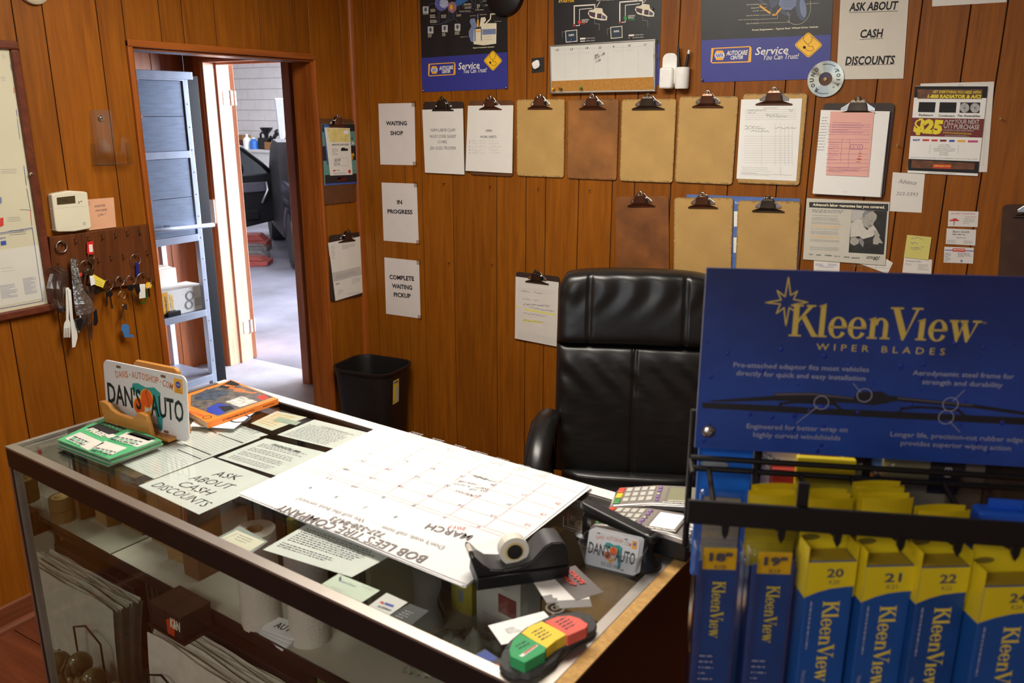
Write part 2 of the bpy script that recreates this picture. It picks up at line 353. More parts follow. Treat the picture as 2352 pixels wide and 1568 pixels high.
# the garage door leaf, swung out into the garage
ST = mat('hinge_steel', S(200, 198, 196), .35, 1)
dr = MB().box((0, 0, .01), (.66, .036, DZ-.006)).build('door_1', PINE, bevel=.002); struct(dr)
dr.matrix_world = Matrix.Translation((DX0+.012, Y2+.225, 0)) @ Matrix.Rotation(math.radians(141), 4, 'Z')
for z in (.2, 1.76):
    h = MB().box((DX0+.0005, Y2+.135, z), (DX0+.004, Y2+.19, z+.09)).box((DX0+.0005, Y2+.196, z), (DX0+.004, Y2+.24, z+.09)).tube([(DX0+.007, Y2+.193, z-.004), (DX0+.007, Y2+.193, z+.094)], .006, 8).build('hinge', ST, jb)
# ---------------------------------------------------------------- garage
garage_floor = sbox('floor_garage', (-13, Y2+.2, -.08), (1.5, 8.6, 0), mat('garage_concrete', S(112, 110, 120), .62, var=.45, scale=1.4, bump=.2, bscale=25))
CMU = mat('painted_block', S(226, 220, 216), .7, var=.04, scale=6, bump=.3, bscale=120)
wall_garage = sbox('wall_garage', (-13, 8.31, 0), (1.5, 8.5, 3.7), mat('mortar', S(196, 190, 188), .85))
for r in range(19):
    z = r*.192; x = -11.6+(.2 if r % 2 else 0)
    while x < -8.4:
        MB().box((x+.004, 8.295, z+.004), (x+.396, 8.312, z+.188)).build('block', CMU, wall_garage, bevel=.003, seg=1); x += .4
struct(MB().box((-13.2, Y2+.2, 0), (-13, 8.6, 3.7)).build('wall_garage_left', CMU))
struct(MB().box((-13, Y2+.2, 3.7), (1.5, 8.6, 3.8)).build('ceiling_garage', CEIL))
struct(MB().box((-13, Y2+.199, 0), (HX-.1, Y2+.26, 3.7)).box((XL-.1, Y2+.199, 0), (1.5, Y2+.26, 3.7)).box((HX-.1, Y2+.199, 2.6), (XL-.1, Y2+.26, 3.7)).build('wall_garage_front', CMU))
# ================================================================ flat things: drawing helpers in photo pixels on the thing's own plane
FN = {}
def put(name, label, cat, fn, px, m, **k):
    o, w, h = quad_thing(name, label, cat, fn, px, m, **k); FN[o.name] = fn; return o
def loc(o, u, v):
    q = o.matrix_world.inverted() @ FN[o.name](u, v); return (q.x, q.y)
def pp(o, polys, m, z=.0006, name='printed_shape'): return flat(o, [[loc(o, *p) for p in q] for q in polys], m, z, name)
def pt(o, s, a, b, h, m, z=.001, **k):                  # a, b: left and right ends of the ink at mid height; h: ink height in pixels
    A = Vector(loc(o, *a)); B = Vector(loc(o, *b)); d = B-A; c = (A+B)/2
    mu = ((a[0]+b[0])/2, (a[1]+b[1])/2)
    hm = k.pop('hm', None) or (Vector(loc(o, mu[0], mu[1]-h/2))-Vector(loc(o, mu[0], mu[1]+h/2))).length
    return text(o, s, c.x, c.y, d.length, hm, m, rot=math.atan2(d.y, d.x), z=z, **k)
def pf(o, a, b, n, pitch, th, m, z=.0008, seed=1, **k):  # n lines of fine print, first line from a to b (px), pitch and thickness in px
    A = Vector(loc(o, *a)); B = Vector(loc(o, *b)); d = B-A
    q = (Vector(loc(o, a[0], a[1]))-Vector(loc(o, a[0], a[1]+10))).length/10
    return fine(o, A.x, A.y, d.length, n, pitch*q, th*q, m, z, seed=seed, rot=math.atan2(d.y, d.x), **k)
def ps(o, lines, wpx, m, z=.0008, name='printed_line'):  # strokes
    q = (Vector(loc(o, *lines[0][0]))-Vector(loc(o, lines[0][0][0], lines[0][0][1]+10))).length/10
    P = []
    for l in lines: P += stroke([loc(o, *p) for p in l], wpx*q)
    r = flat(o, P, m, z, name); r['kind'] = 'stuff'; return r
def K(x0, y0, s): return lambda *pts: [(x0+x/s, y0+y/s) for x, y in pts]
def R4(k, x0, y0, x1, y1): return k((x0, y0), (x1, y0), (x1, y1), (x0, y1))
def scrib(o, a, b, hpx, wpx, m, seed=0, n=None, z=.0012, name='handwriting'):   # illegible handwriting
    rn = random.Random(seed); L = math.hypot(b[0]-a[0], b[1]-a[1]); n = n or max(6, int(L/(hpx*.45))); pts = []; lines = []
    for i in range(n+1):
        t = i/n; x = a[0]+(b[0]-a[0])*t; y = a[1]+(b[1]-a[1])*t+(rn.random()-.5)*hpx
        pts.append((x, y))
        if rn.random() < .16 and len(pts) > 2: lines.append(pts); pts = []
    if len(pts) > 1: lines.append(pts)
    return ps(o, lines, wpx, m, z, name)
# ---------------------------------------------------------------- white room-status signs
SG = mat('sign_paper', S(222, 214, 210), .8, var=.02)
TAPE = glass('sticky_tape', (.93, .9, .84, 1), .10, .25)
def tapes(o, pts, s=11):
    for u, v in pts:
        x, y = loc(o, u, v); q = .012
        MB().box((x-q, y-q, .0006), (x+q, y+q, .0009), Matrix.Translation((0, 0, 0))).build('tape', TAPE, o)
k = K(680, 180, 2.703)
o = put('paper_sign', 'white paper sign reading WAITING SHOP taped to the wall', 'sign', back, [(869.4,238),(952.3,236.2),(955.2,379.4),(874.2,377.6)], SG, group='job status signs')
pt(o, 'WAITING', (887, 283), (935, 283), 10, BLK, bold=.035); pt(o, 'SHOP', (897, 305.5), (926.5, 305.5), 10, BLK, bold=.035); tapes(o, [(951, 239), (954, 377)])
o = put('paper_sign', 'white paper sign reading IN PROGRESS taped to the wall', 'sign', back, [(876.8,419),(957.5,421.6),(962.3,559.2),(881.6,552.2)], SG, group='job status signs')
pt(o, 'IN', (912.5, 464), (924, 464), 10, BLK, bold=.035); pt(o, 'PROGRESS', (890.5, 485), (948, 487), 10, BLK, bold=.035); tapes(o, [(956, 424), (961, 557)])
o = put('paper_sign', 'white paper sign reading COMPLETE WAITING PICKUP beside the corner', 'sign', back, [(883.1,590.7),(963,598.8),(966.4,731.2),(887.2,720.1)], SG, group='job status signs')
pt(o, 'COMPLETE', (895, 635.5), (951.5, 640), 10.5, BLK, bold=.035); pt(o, 'WAITING', (901, 656), (947, 660.5), 10.5, BLK, bold=.035); pt(o, 'PICKUP', (905, 676), (944, 679.5), 10.5, BLK, bold=.035); tapes(o, [(962, 602), (965, 729)])
# ---------------------------------------------------------------- clipboards
def hardboard(name, c, var, dirt, sc=9):
    m = mat(name, c, .7, var=var, scale=sc, bump=.1, bscale=150); nt = m.node_tree; N = nt.nodes; L = nt.links; p = N['Principled BSDF']
    src = p.inputs['Base Color'].links[0].from_socket; tc = N.new('ShaderNodeTexCoord'); sx = N.new('ShaderNodeSeparateXYZ'); L.new(tc.outputs['Generated'], sx.inputs[0])
    ds = []
    for i in (0, 1):      # grime worn in along the rim of the board
        a = N.new('ShaderNodeMath'); a.operation = 'PINGPONG'; a.inputs[1].default_value = .5; L.new(sx.outputs[i], a.inputs[0]); ds.append(a)
    mn = N.new('ShaderNodeMath'); mn.operation = 'MINIMUM'; L.new(ds[0].outputs[0], mn.inputs[0]); L.new(ds[1].outputs[0], mn.inputs[1])
    nz = N.new('ShaderNodeTexNoise'); nz.inputs['Scale'].default_value = 90; nz.inputs['Detail'].default_value = 3; L.new(tc.outputs['Object'], nz.inputs['Vector'])
    ad = N.new('ShaderNodeMath'); ad.operation = 'MULTIPLY_ADD'; ad.inputs[1].default_value = -.07; L.new(nz.outputs['Fac'], ad.inputs[0]); L.new(mn.outputs[0], ad.inputs[2])
    mr = N.new('ShaderNodeMapRange'); mr.inputs['From Min'].default_value = -.035; mr.inputs['From Max'].default_value = -.012; mr.inputs['To Min'].default_value = .6; mr.inputs['To Max'].default_value = 0; L.new(ad.outputs[0], mr.inputs[0])
    mx = N.new('ShaderNodeMix'); mx.data_type = 'RGBA'; L.new(mr.outputs[0], mx.inputs['Factor']); L.new(src, mx.inputs['A']); mx.inputs['B'].default_value = dirt; L.new(mx.outputs['Result'], p.inputs['Base Color']); return m
BT = {'tan': hardboard('hardboard_tan', S(186, 148, 86), .10, S(84, 66, 30)),
      'stain': hardboard('hardboard_stained', S(146, 94, 42), .42, S(70, 46, 22), 6),
      'dark': mat('hardboard_dark', S(52, 38, 32), .55, var=.15), 'brown': mat('hardboard_brown', S(96, 58, 28), .6, var=.18)}
CLS = mat('clip_steel', S(205, 203, 200), .22, 1, var=.1); CLB = mat('clip_bronze', S(122, 86, 68), .28, .9, var=.2); CLD = mat('clip_dark', S(92, 82, 72), .32, .9, var=.2)
NAIL = mat('nail_brass', S(150, 126, 84), .4, 1)
def clipboard(label, fn, px, board, clip, cw=.118, worn=False, group='clipboards on the wall'):
    P = [fn(u, v) for u, v in px]; ex = ((P[1]-P[0])+(P[2]-P[3])); ey = ((P[0]-P[3])+(P[1]-P[2]))
    M = frame(P[3], ex, ey); w, h = ex.length/2, ey.length/2
    nrm = M.to_3x3().col[2]; t = empty('clipboard', Matrix.Translation(nrm*.004) @ M, label, 'clipboard', group); FN[t.name] = fn
    b = MB().prism(rrect(w, h, .014), 0, .0032).build('board', board, t)
    cx = w/2; cy = h-.004; a = cw/2
    MB().prism([(cx-a*.80, cy-.022), (cx+a*.80, cy-.022), (cx+a*.80, cy-.013), (cx+a*.44, cy+.003), (cx+a*.26, cy+.016), (cx-a*.26, cy+.016), (cx-a*.44, cy+.003), (cx-a*.80, cy-.013)], .0032, .0062).build('clip_plate', CLS, t, bevel=.0012)
    for sx in (-1, 1): MB().tube([(cx+sx*a*.66, cy-.016, .006), (cx+sx*a*.66, cy-.016, .0085)], .003, 8).build('rivet', CLS, t)
    prof = [(.033, .0075), (.030, .0125), (.021, .0165), (.006, .0175), (-.006, .0185), (-.014, .017)]
    rings = []
    for i, (d, z) in enumerate(prof):
        s = i/(len(prof)-1); hw = a*(1, .90, .46, .42, .36, .24)[i]; y = cy-d
        rings.append([Vector((cx-hw, y, z-.0016)), Vector((cx+hw, y, z-.0016)), Vector((cx+hw, y, z+.0006)), Vector((cx-hw, y, z+.0006))])
    MB().loft(rings).build('clamp', clip, t, bevel=.0008, seg=1)
    MB().box((cx-a, cy-.0365, .0045), (cx+a, cy-.031, .0095)).build('clamp_lip', clip, t, bevel=.0015)
    MB().tube([(cx+.0085*math.cos(2*PI*i/14), cy+.016+.0085*math.sin(2*PI*i/14), .0165) for i in range(14)], .0026, 6, closed=True).build('hang_ring', CLS if clip != CLD else CLD, t, smooth=True)
    MB().tube([(cx-.024, cy-.004, .009), (cx+.024, cy-.004, .009)], .0045, 8).build('spring', CLS, t, smooth=True)
    n = MB().tube([(cx, cy+.019, -.004), (cx, cy+.019, .02)], .0015, 6).tube([(cx, cy+.019, .02), (cx, cy+.019, .0215)], .004, 8).build('nail', NAIL, t)
    return t
def sheet(label, fn, px, m, off, n=1, cat='paper', name='paper_sheet', curl=.004, step=.0012, group=None):
    """a sheet (or stack) held by a clipboard: pinched at the top, bowing out at the bottom"""
    P = [fn(u, v) for u, v in px]; ex = ((P[1]-P[0])+(P[2]-P[3])); ey = ((P[0]-P[3])+(P[1]-P[2])); M = frame(P[3], ex, ey)
    nr = M.to_3x3().col[2]; M = Matrix.Translation(nr*off) @ M; I = M.inverted(); q = [I @ p for p in P]
    rn = random.Random(len(label)); root = None
    for i in range(n):
        d = (n-1-i)*step; jx = (rn.random()-.5)*.006*(1 if i else 0); jy = (rn.random()-.3)*.005*(1 if i else 0)
        # sheet 0 is the front one
        def f(s, t, i=i, jx=jx, jy=jy):
            a = q[3].lerp(q[2], s); b = q[0].lerp(q[1], s); c = a.lerp(b, t)
            return (c.x+jx*(1-t), c.y+jy*(1-t), -i*step)
        b = MB().grid(f, 1, 1)
        k = len(b.v); b.v += [(x, y, z-.0005) for x, y, z in b.v]; b.f += [tuple(j+k for j in fc[::-1]) for fc in b.f]
        b.f += [(0, 1, k+1, k), (1, 3, k+3, k+1), (3, 2, k+2, k+3), (2, 0, k, k+2)]
        if i == 0: root = b.build(name, m); root.matrix_world = M; tag(root, label, cat, group); FN[root.name] = fn
        else: b.build('sheet', m, root)
    return root
FORM = mat('form_paper', S(214, 208, 200), .8, var=.02)
# top row
clipboard('black clipboard with the labour claim sheet, leftmost in the top row', back, [(975,234),(1069,233),(1068,398),(979,394)], BT['dark'], CLD)
o = sheet('white sheet reading NAPA LABOR CLAIM held on a black clipboard', back, [(972.6,252),(1066,249),(1068,400.4),(979,396)], PAPER, .0095, 2)
for s, y, a, b in (('NAPA LABOR CLAIM', 298.5, 992.5, 1048), ('VALVE COVER GASKET', 313, 989, 1051), ('1.3 HRS.', 325.5, 1008, 1030.5), ('2001 ISUZU TROOPER', 339.8, 990, 1050)): pt(o, s, (a, y), (b, y), 7, PEN)
clipboard('dark brown clipboard with the open work sheets list, second in the top row', back, [(1080,230.4),(1181.6,230.4),(1180,404.7),(1082,400.4)], BT['brown'], CLB)
o = sheet('stack of white sheets headed OPEN WORK SHEETS with handwritten list', back, [(1078.4,242.8),(1182,241.7),(1178,397.5),(1072.6,391.7)], PAPER, .0125, 4)
pt(o, 'OPEN', (1119, 300), (1133.5, 300), 5.5, PEN, bold=.01); pt(o, 'WORK SHEETS', (1106.5, 314), (1144, 314), 5.5, PEN, bold=.01)
for i, y in enumerate((323, 329, 336.5, 344, 351)):
    for j, (a, b) in enumerate(((1081, 1084), (1088, 1100), (1105, 1120), (1126, 1148+4*(i % 3)))): scrib(o, (a, y), (b, y), 4, .7, LGR, i*7+j)
clipboard('empty tan clipboard with brown clip, third in the top row', back, [(1188.9,228.4),(1298.7,227),(1298.1,407.6),(1188.9,403.3)], BT['tan'], CLB, worn=True)
clipboard('empty water-stained brown clipboard, fourth in the top row', back, [(1306,227),(1422.5,227),(1418.7,412),(1303.6,409)], BT['stain'], CLB, worn=True)
clipboard('empty tan clipboard under the week planner, fifth in the top row', back, [(1428,227),(1553,226.4),(1546.8,418.3),(1424.5,414.9)], BT['tan'], CLD, .135, worn=True)
clipboard('empty tan clipboard under the blue poster edge, sixth in the top row', back, [(1555.5,221),(1691,221),(1683,423),(1551,417.7)], BT['tan'], CLB, worn=True)
clipboard('tan clipboard holding a ruled work order, seventh in the top row', back, [(1700.5,214.7),(1847,214),(1837.6,424.6),(1693.6,419.5)], BT['tan'], CLB, .13, worn=True)
o = sheet('white ruled work order form filled in by hand on a tan clipboard', back, [(1704,228.5),(1843.8,226),(1830,415.3),(1693,409.8)], PAPER2, .0085, 2)
k = K(1540, 0, 2.8966)
ps(o, [k((495, 905+i*16), (815, 905+i*16)) for i in range(12)]+[k((a, 820), (a, 1100)) for a in (610, 700, 735, 765, 790, 815)], .5, LGR)
ps(o, [k((500, 730+i*13), (840, 728+i*13)) for i in range(6)], .5, LGR)
for i, (x0, x1, y) in enumerate(((520, 640, 732), (520, 570, 750), (640, 720, 762), (640, 780, 772), (500, 600, 840), (500, 640, 855), (540, 660, 872), (700, 840, 852), (790, 820, 735))): scrib(o, k((x0, y))[0], k((x1, y))[0], 4.5, .8, GRY, i)
pf(o, k((478, 1110))[0], k((700, 1118))[0], 5, 4.2, 1.0, LGR); ps(o, [k((475, 1150), (810, 1165)), k((735, 1110), (735, 1160))], .5, GRY)
pt(o, "DAN'S AUTO SERVICE", *k((622, 718), (718, 718)), 2.6, GRY)
t = clipboard('black clipboard carrying a thick pile of sheets and a pink form', back, [(1885,236.5),(2047.5,236.5),(2030,453),(1872,446)], BT['dark'], CLD, .14)
o = sheet('thick pile of white printed sheets on the black clipboard', back, [(1887.7,252.5),(2045.5,255.7),(2023,451.8),(1870,443.8)], PAPER2, .0165, 6, step=.0018)
k = K(1800, 160, 3.136)
for i in range(12): pf(o, k((285-i*4, 345+i*21))[0], k((335-i*2, 345+i*21))[0], 1, 4, 1.4, GRY, seed=i)
pt(o, 'Page 1', *k((440, 878), (462, 878)), 2, GRY)
PINK = mat('pink_paper', S(236, 180, 168), .8, var=.02)
o = sheet('small pink vehicle inspection form clipped over the white pile', back, [(1910,255.7),(2009.8,255.7),(1995,405),(1899.5,400.8)], PINK, .0185, 2, step=.0006)
pk = mat('violet_ink', S(150, 90, 140), .7)
ps(o, [k((345-y*.055, y+60), (650-y*.055, y+62)) for y in (335, 350, 370, 385, 405, 440, 460, 505, 545, 585, 610, 640, 662)]+[k((430, 495), (415, 660)), k((485, 495), (470, 700)), k((560, 575), (545, 640))], .55, pk)
pf(o, k((360, 380))[0], k((620, 385))[0], 5, 5.5, 1, pk, seed=3); pf(o, k((340, 520))[0], k((420, 522))[0], 9, 5, .9, pk, seed=5); pf(o, k((335, 700))[0], k((600, 712))[0], 4, 3.2, .9, pk, seed=6)
ps(o, [k((490, 538), (575, 540), (572, 572), (486, 570), (490, 538)), k((510, 545), (508, 565)), k((540, 546), (539, 566)), k((555, 545), (553, 567))], .9, pk)
pf(o, k((545, 600))[0], k((575, 600))[0], 3, 7, 1.2, RED, seed=8, words=False); pf(o, k((530, 640))[0], k((570, 640))[0], 2, 7, 1.2, RED, seed=9, words=False)
# second row
clipboard('empty heavily stained brown clipboard, first in the second row', back, [(1423.4,449.6),(1546,449.6),(1539,627),(1419,625)], mat('hardboard_blotched', S(122, 72, 28), .6, var=.42, scale=9), CLB, worn=True)
clipboard('empty tan clipboard beside the stained one, second in the second row', back, [(1552.7,451.6),(1688,453.7),(1680,652),(1548,645)], BT['tan'], CLB, worn=True)
clipboard('empty tan clipboard with black clip, third in the second row', back, [(1696,458),(1838.7,462),(1829,664),(1689,656)], BT['tan'], CLD, worn=True)
o = put('clipped_flyer', 'blue printed flyer showing behind two tan clipboards', 'flyer', back, [(1577, 446), (1838, 456), (1832, 650), (1571, 640)], mat('flyer_blue', S(84, 110, 170), .5, var=.2), off=.0015)
pt(o, 'Se', (1688, 465), (1697, 465), 6, WHT)
pp(o, [[(1686, 485), (1699, 485), (1699, 520), (1686, 520)], [(1685, 545), (1697, 545), (1697, 580), (1685, 580)]], WHT)
# low one beside the chair, and the dark one at the frame edge
clipboard('dark brown clipboard hanging low on the wall beside the black chair', back, [(1186.4,626),(1287,635),(1283,797.5),(1185.7,778)], BT['dark'], CLD)
o = sheet('white work order with yellow highlighter lines on the low clipboard', back, [(1186.4,634),(1285.4,647.5),(1280.4,794.6),(1184.6,776)], FORM, .0085, 1)
k = K(1140, 560, 2.8)
HIL = mat('highlighter', S(226, 216, 110), .8)
pp(o, [k((190, 412), (385, 448), (385, 458), (190, 424)), k((180, 482), (275, 492), (312, 510), (180, 494)), k((135, 398), (160, 400), (160, 408), (135, 408))], HIL, .0005)
for i, (x0, y0, x1, y1) in enumerate(((170, 300, 220, 306), (250, 308, 300, 318), (175, 350, 230, 358), (245, 360, 275, 364), (180, 385, 350, 396), (220, 405, 375, 432), (180, 440, 330, 465), (180, 488, 310, 500))): scrib(o, k((x0, y0))[0], k((x1, y1))[0], 4, .8, GRY if i != 4 else PEN, i+40)
ps(o, [k((150, 560+i*12), (290, 584+i*12)) for i in range(4)]+[k((300, 590+i*9), (390, 606+i*9)) for i in range(5)]+[k((150, 280+i*11), (380, 300+i*11)) for i in range(3)], .5, LGR)
clipboard('dark brown clipboard at the far right edge of the wall', back, [(2313, 471), (2462, 466), (2440, 690), (2289, 684)], mat('hardboard_umber', S(66, 40, 24), .65, var=.3, scale=14), CLD)
# left wall, beside the corner
clipboard('brown clipboard with a coupon booklet beside the door casing', left, [(731,272.5),(807.7,273.5),(815.8,462.7),(739.5,470)], BT['brown'], CLB)
BKT = mat('booklet_teal', S(96, 146, 136), .5, var=.12, scale=30)
o = sheet('teal and black parts booklet held on the brown clipboard', left, [(736,284.5),(811.7,284.5),(816.5,421),(742.5,426)], BKT, .009, 3)
k = K(730, 250, 6.817)
pp(o, [k((52, 582), (570, 575), (575, 800), (60, 812)), k((45, 240), (556, 238), (556, 350), (48, 362)), k((88, 1035), (585, 1010), (588, 1140), (95, 1170))], mat('booklet_black', S(36, 32, 34), .5)); pp(o, [k((100, 1168), (588, 1140), (590, 1165), (102, 1195))], BLU)
pt(o, 'SER', *k((485, 720), (552, 715)), 7, YEL, bold=.03); pt(o, 'E!', *k((490, 772), (530, 770)), 7, YEL, bold=.03); pt(o, '36', *k((505, 535), (548, 530)), 8, WHT, bold=.03); pt(o, 'ER', *k((495, 465), (535, 462)), 5, BLK); pp(o, [k((285, 1082), (408, 1075), (408, 1112), (287, 1122))], RED)
o = sheet('blue folded brochure under the coupon slip on the brown clipboard', left, [(739, 286), (752, 287), (759, 376), (748, 379)], mat('brochure_blue', S(58, 98, 164), .5, var=.2), .0105, 1)
o = sheet('white coupon slip reading 25 OFF hanging from the brown clipboard', left, [(741,292.5),(799,294),(805,401),(754,403)], PAPER, .0125, 2)
pp(o, [k((110, 305), (462, 305), (480, 515), (160, 520))], mat('slip_yellow', S(224, 206, 130), .7, var=.12, scale=40)); pp(o, [k((372, 335), (450, 335), (452, 390), (374, 392))], PAPER2, .0008)
pt(o, 'TEMPERATURE CONTROL EXPERTS', *k((185, 562), (455, 556)), 3.8, BLK, bold=.02)
pf(o, k((190, 625))[0], k((300, 625))[0], 6, 2.6, .9, GRY); pp(o, [k((330, 625), (350, 605), (390, 605), (395, 620), (440, 618), (440, 655), (330, 658))], BLK)
pt(o, '$25 OFF', *k((232, 808), (322, 803)), 7, BLK, bold=.02); pt(o, 'NEXT PART', *k((225, 862), (318, 860)), 5.5, BLK); ps(o, [k((222, 775), (440, 765), (440, 885), (222, 890), (222, 775))], .4, GRY)
pp(o, [k((205, 955), (248, 953), (248, 972), (205, 975))], RED); pt(o, 'TYC', *k((262, 963), (310, 962)), 2.4, BLK, bold=.03); pf(o, k((215, 998))[0], k((440, 990))[0], 3, 2, .7, GRY); pp(o, [[(730+(465+22*math.cos(i*.5))/6.817, 250+(978+30*math.sin(i*.5))/6.817) for i in range(12)]], RED)
clipboard('black clipboard with an invoice hanging below the coupon clipboard', left, [(749.5,542.6),(822.4,533.3),(835.4,677.6),(757.7,692.4)], BT['dark'], CLD)
o = sheet('white invoice sheet with a grey band on the black clipboard', left, [(751,557.4),(823.5,542.6),(838.3,668.3),(767,690.5)], PAPER, .010, 3, step=.002)
k = K(680, 180, 2.703)
pp(o, [k((213, 1205), (392, 1165), (400, 1215), (225, 1262))], mat('grey_band', S(196, 192, 186), .8), .0004)
pf(o, k((208, 1040))[0], k((235, 1035))[0], 9, 3.6, .9, GRY); pf(o, k((275, 1035))[0], k((375, 1018))[0], 4, 2.8, .9, GRY); pf(o, k((240, 1220))[0], k((385, 1190))[0], 4, 2.6, .8, GRY)
pf(o, k((335, 1245))[0], k((400, 1235))[0], 4, 3.4, .8, GRY); pf(o, k((250, 1315))[0], k((290, 1308))[0], 4, 3, .8, GRY); pf(o, k((305, 1338))[0], k((405, 1322))[0], 1, 3, .9, GRY); pt(o, 'INVOICE', *k((237, 1276), (260, 1270)), 3, BLK, bold=.03)
# spare nails
NA = [(1022, 421), (1128, 427), (1238, 432), (1356, 436), (1034, 603), (1132, 606), (2298, 272), (2062, 333)]
for i, (u, v) in enumerate(NA):
    p = back(u, v); o = MB().tube([(0, 0, -.006), (0, 0, .014)], .0016, 6).tube([(0, 0, .014), (0, 0, .0155)], .0032, 8).build('nail', NAIL); o.matrix_world = Matrix.Translation(p) @ Matrix.Rotation(PI/2, 4, 'X')
    tag(o, ['bare nail under the labour claim clipboard', 'bare nail under the open work sheets clipboard', 'bare nail under the third clipboard of the top row', 'bare nail under the stained clipboard of the top row', 'lowest left bare nail, right of the IN PROGRESS sign', 'lower bare nail, second from the IN PROGRESS sign', 'bare nail right of the coupon flyer', 'bare nail beside the pile on the black clipboard'][i], 'nail', 'bare nails on the back wall')
# ================================================================ posters on the back wall
NAVY = mat('poster_blue', S(52, 56, 140), .42, var=.05); PBLK = mat('poster_black', S(30, 30, 33), .42, var=.2); AMB = mat('amber_ink', S(244, 176, 46), .5)
ROAD = mat('road_sign_yellow', S(246, 190, 38), .45); IVO = mat('ivory_ink', S(232, 224, 196), .5); STL = mat('steel_blue_ink', S(120, 134, 168), .5); SLT = mat('slate_ink', S(78, 88, 112), .5)
def diamond(o, k, c, rx, ry, dx=0):
    x, y = c; e = .12
    def d(s): 
        P = [(x+dx*s, y-ry*s), (x+rx*s, y+0), (x-dx*s, y+ry*s), (x-rx*s, y)]; out = []
        for i in range(4):
            a, b, cc = P[i-1], P[i], P[(i+1) % 4]
            out += [(b[0]+(a[0]-b[0])*e, b[1]+(a[1]-b[1])*e), (b[0]+(a[0]-b[0])*e*.3+(cc[0]-b[0])*e*.3, b[1]+(a[1]-b[1])*e*.3+(cc[1]-b[1])*e*.3), (b[0]+(cc[0]-b[0])*e, b[1]+(cc[1]-b[1])*e)]
        return k(*out)
    pp(o, [d(1)], ROAD, .0010, 'diamond_sign'); q = d(.91); ps(o, [q+[q[0]]], .8, BLK, .0014)
    s = rx
    ps(o, [k((x-.28*s, y-.62*ry), (x-.36*s, y-.52*ry), (x-.30*s, y-.3*ry), (x-.02*s, y-.02*ry), (x+.22*s, y-.3*ry), (x+.3*s, y-.52*ry), (x+.16*s, y-.62*ry)),
           k((x-.02*s, y-.02*ry), (x+.0*s, y+.08*ry), (x+.3*s, y+.12*ry), (x+.38*s, y+.3*ry), (x+.2*s, y+.46*ry), (x-.08*s, y+.42*ry), (x-.22*s, y+.24*ry))], .9, BLK, .0014, 'stethoscope')
    pp(o, [k(*[(x-.28*s+.11*s*math.cos(i*.6), y+.18*ry+.11*ry*math.sin(i*.6)) for i in range(11)])], BLK, .0014)
def service(o, k, napa, hexr, auto, cen, serv, you, outer, inner, m=WHT):
    pp(o, [k(*outer)], AMB, .0008, 'logo_frame'); pp(o, [k(*inner)], NAVY, .0010, 'logo_field')
    (cx, cy), (rx, ry) = hexr
    pp(o, [k((cx-rx*.62, cy-ry), (cx+rx*.62, cy-ry), (cx+rx, cy), (cx+rx*.62, cy+ry), (cx-rx*.62, cy+ry), (cx-rx, cy))], AMB, .0012, 'hexagon')
    pp(o, [k((cx-rx*.86, cy-ry*.5), (cx+rx*.86, cy-ry*.5), (cx+rx*.86, cy+ry*.5), (cx-rx*.86, cy+ry*.5))], WHT, .0014, 'hexagon_band')
    pt(o, 'NAPA', *k((cx-rx*.72, cy), (cx+rx*.72, cy)), ry*.78/(k((0, 0), (0, 1))[1][1]-k((0, 0))[0][1])*0+napa, BLU, .0018, bold=.03)
    a, b, h = auto; pt(o, 'AUTOCARE', *k(a, b), h, m, .0016, bold=.03, shear=.2)
    a, b, h = cen; pt(o, 'CENTER', *k(a, b), h, m, .0016, bold=.03, shear=.2)
    a, b, h = serv; pt(o, 'Service', *k(a, b), h, m, .0012, bold=.012, shear=.22)
    a, b, h = you; pt(o, 'You Can Trust!', *k(a, b), h, m, .0012, bold=.005, shear=.22)
# poster 1
k = K(960, 0, 7.127)
o = put('wall_poster', 'black and blue engine sensor poster above the labour claim clipboard', 'poster', back, [(961, -148), (1163, -152), (1167.7, 203.5), (971, 211.6)], PBLK, off=.002)
pp(o, [k((55, 950), (1465, 855), (1480, 1450), (80, 1508))], NAVY, .0003, 'blue_band')
service(o, k, 9, ((272, 1145), (58, 62)), ((352, 1118), (582, 1100), 9), ((398, 1175), (536, 1165), 7.5), ((662, 1085), (1012, 1062), 16), ((750, 1165), (1132, 1142), 10.5),
        [(175, 1045), (600, 1018), (618, 1040), (618, 1215), (600, 1225), (195, 1250), (172, 1235)], [(205, 1058), (600, 1032), (585, 1212), (190, 1235)])
diamond(o, k, (1232, 993), 158, 175)
pt(o, 'Typical Combustion Chamber', *k((903, 787), (1257, 768)), 4, IVO, bold=.02)
pp(o, [k((1035, 385), (1290, 378), (1290, 460), (1285, 715), (1075, 742), (915, 722), (915, 480), (1040, 470))], IVO, .0005, 'engine_block'); pp(o, [k((1060, 480), (1280, 470), (1280, 560), (1060, 570))], STL, .0007)
pp(o, [k((865, 310), (935, 300), (950, 360), (985, 440), (920, 480), (915, 690), (870, 680), (840, 590), (835, 520), (880, 430), (850, 360)), k((925, 480), (950, 480), (950, 675), (928, 678)), k((1030, 470), (1055, 468), (1055, 665), (1035, 668))], STL, .0008, 'engine_part'); pp(o, [k((975, 320), (1000, 320), (1000, 430), (985, 455), (970, 425)), k((955, 500), (1028, 495), (1028, 522), (958, 528))], AMB, .0009); pp(o, [k((1035, 290), (1105, 280), (1120, 330), (1060, 410), (1010, 450))], IVO, .0007)
ps(o, [k((1100, 400), (1190, 310), (1195, 235), (1280, 225))], 3.4, IVO, .0009); ps(o, [k((985, 235), (985, 320))], 2.4, STL, .0009)
for s_, a, b in (('Spark Plug', (860, 262), (955, 256)), ('Intake Valve', (1020, 240), (1130, 235)), ('Fuel Injector', (1262, 352), (1375, 347)), ('Oxygen Sensor', (697, 608), (825, 600))): pt(o, s_, *k(a, b), 2.2, IVO)
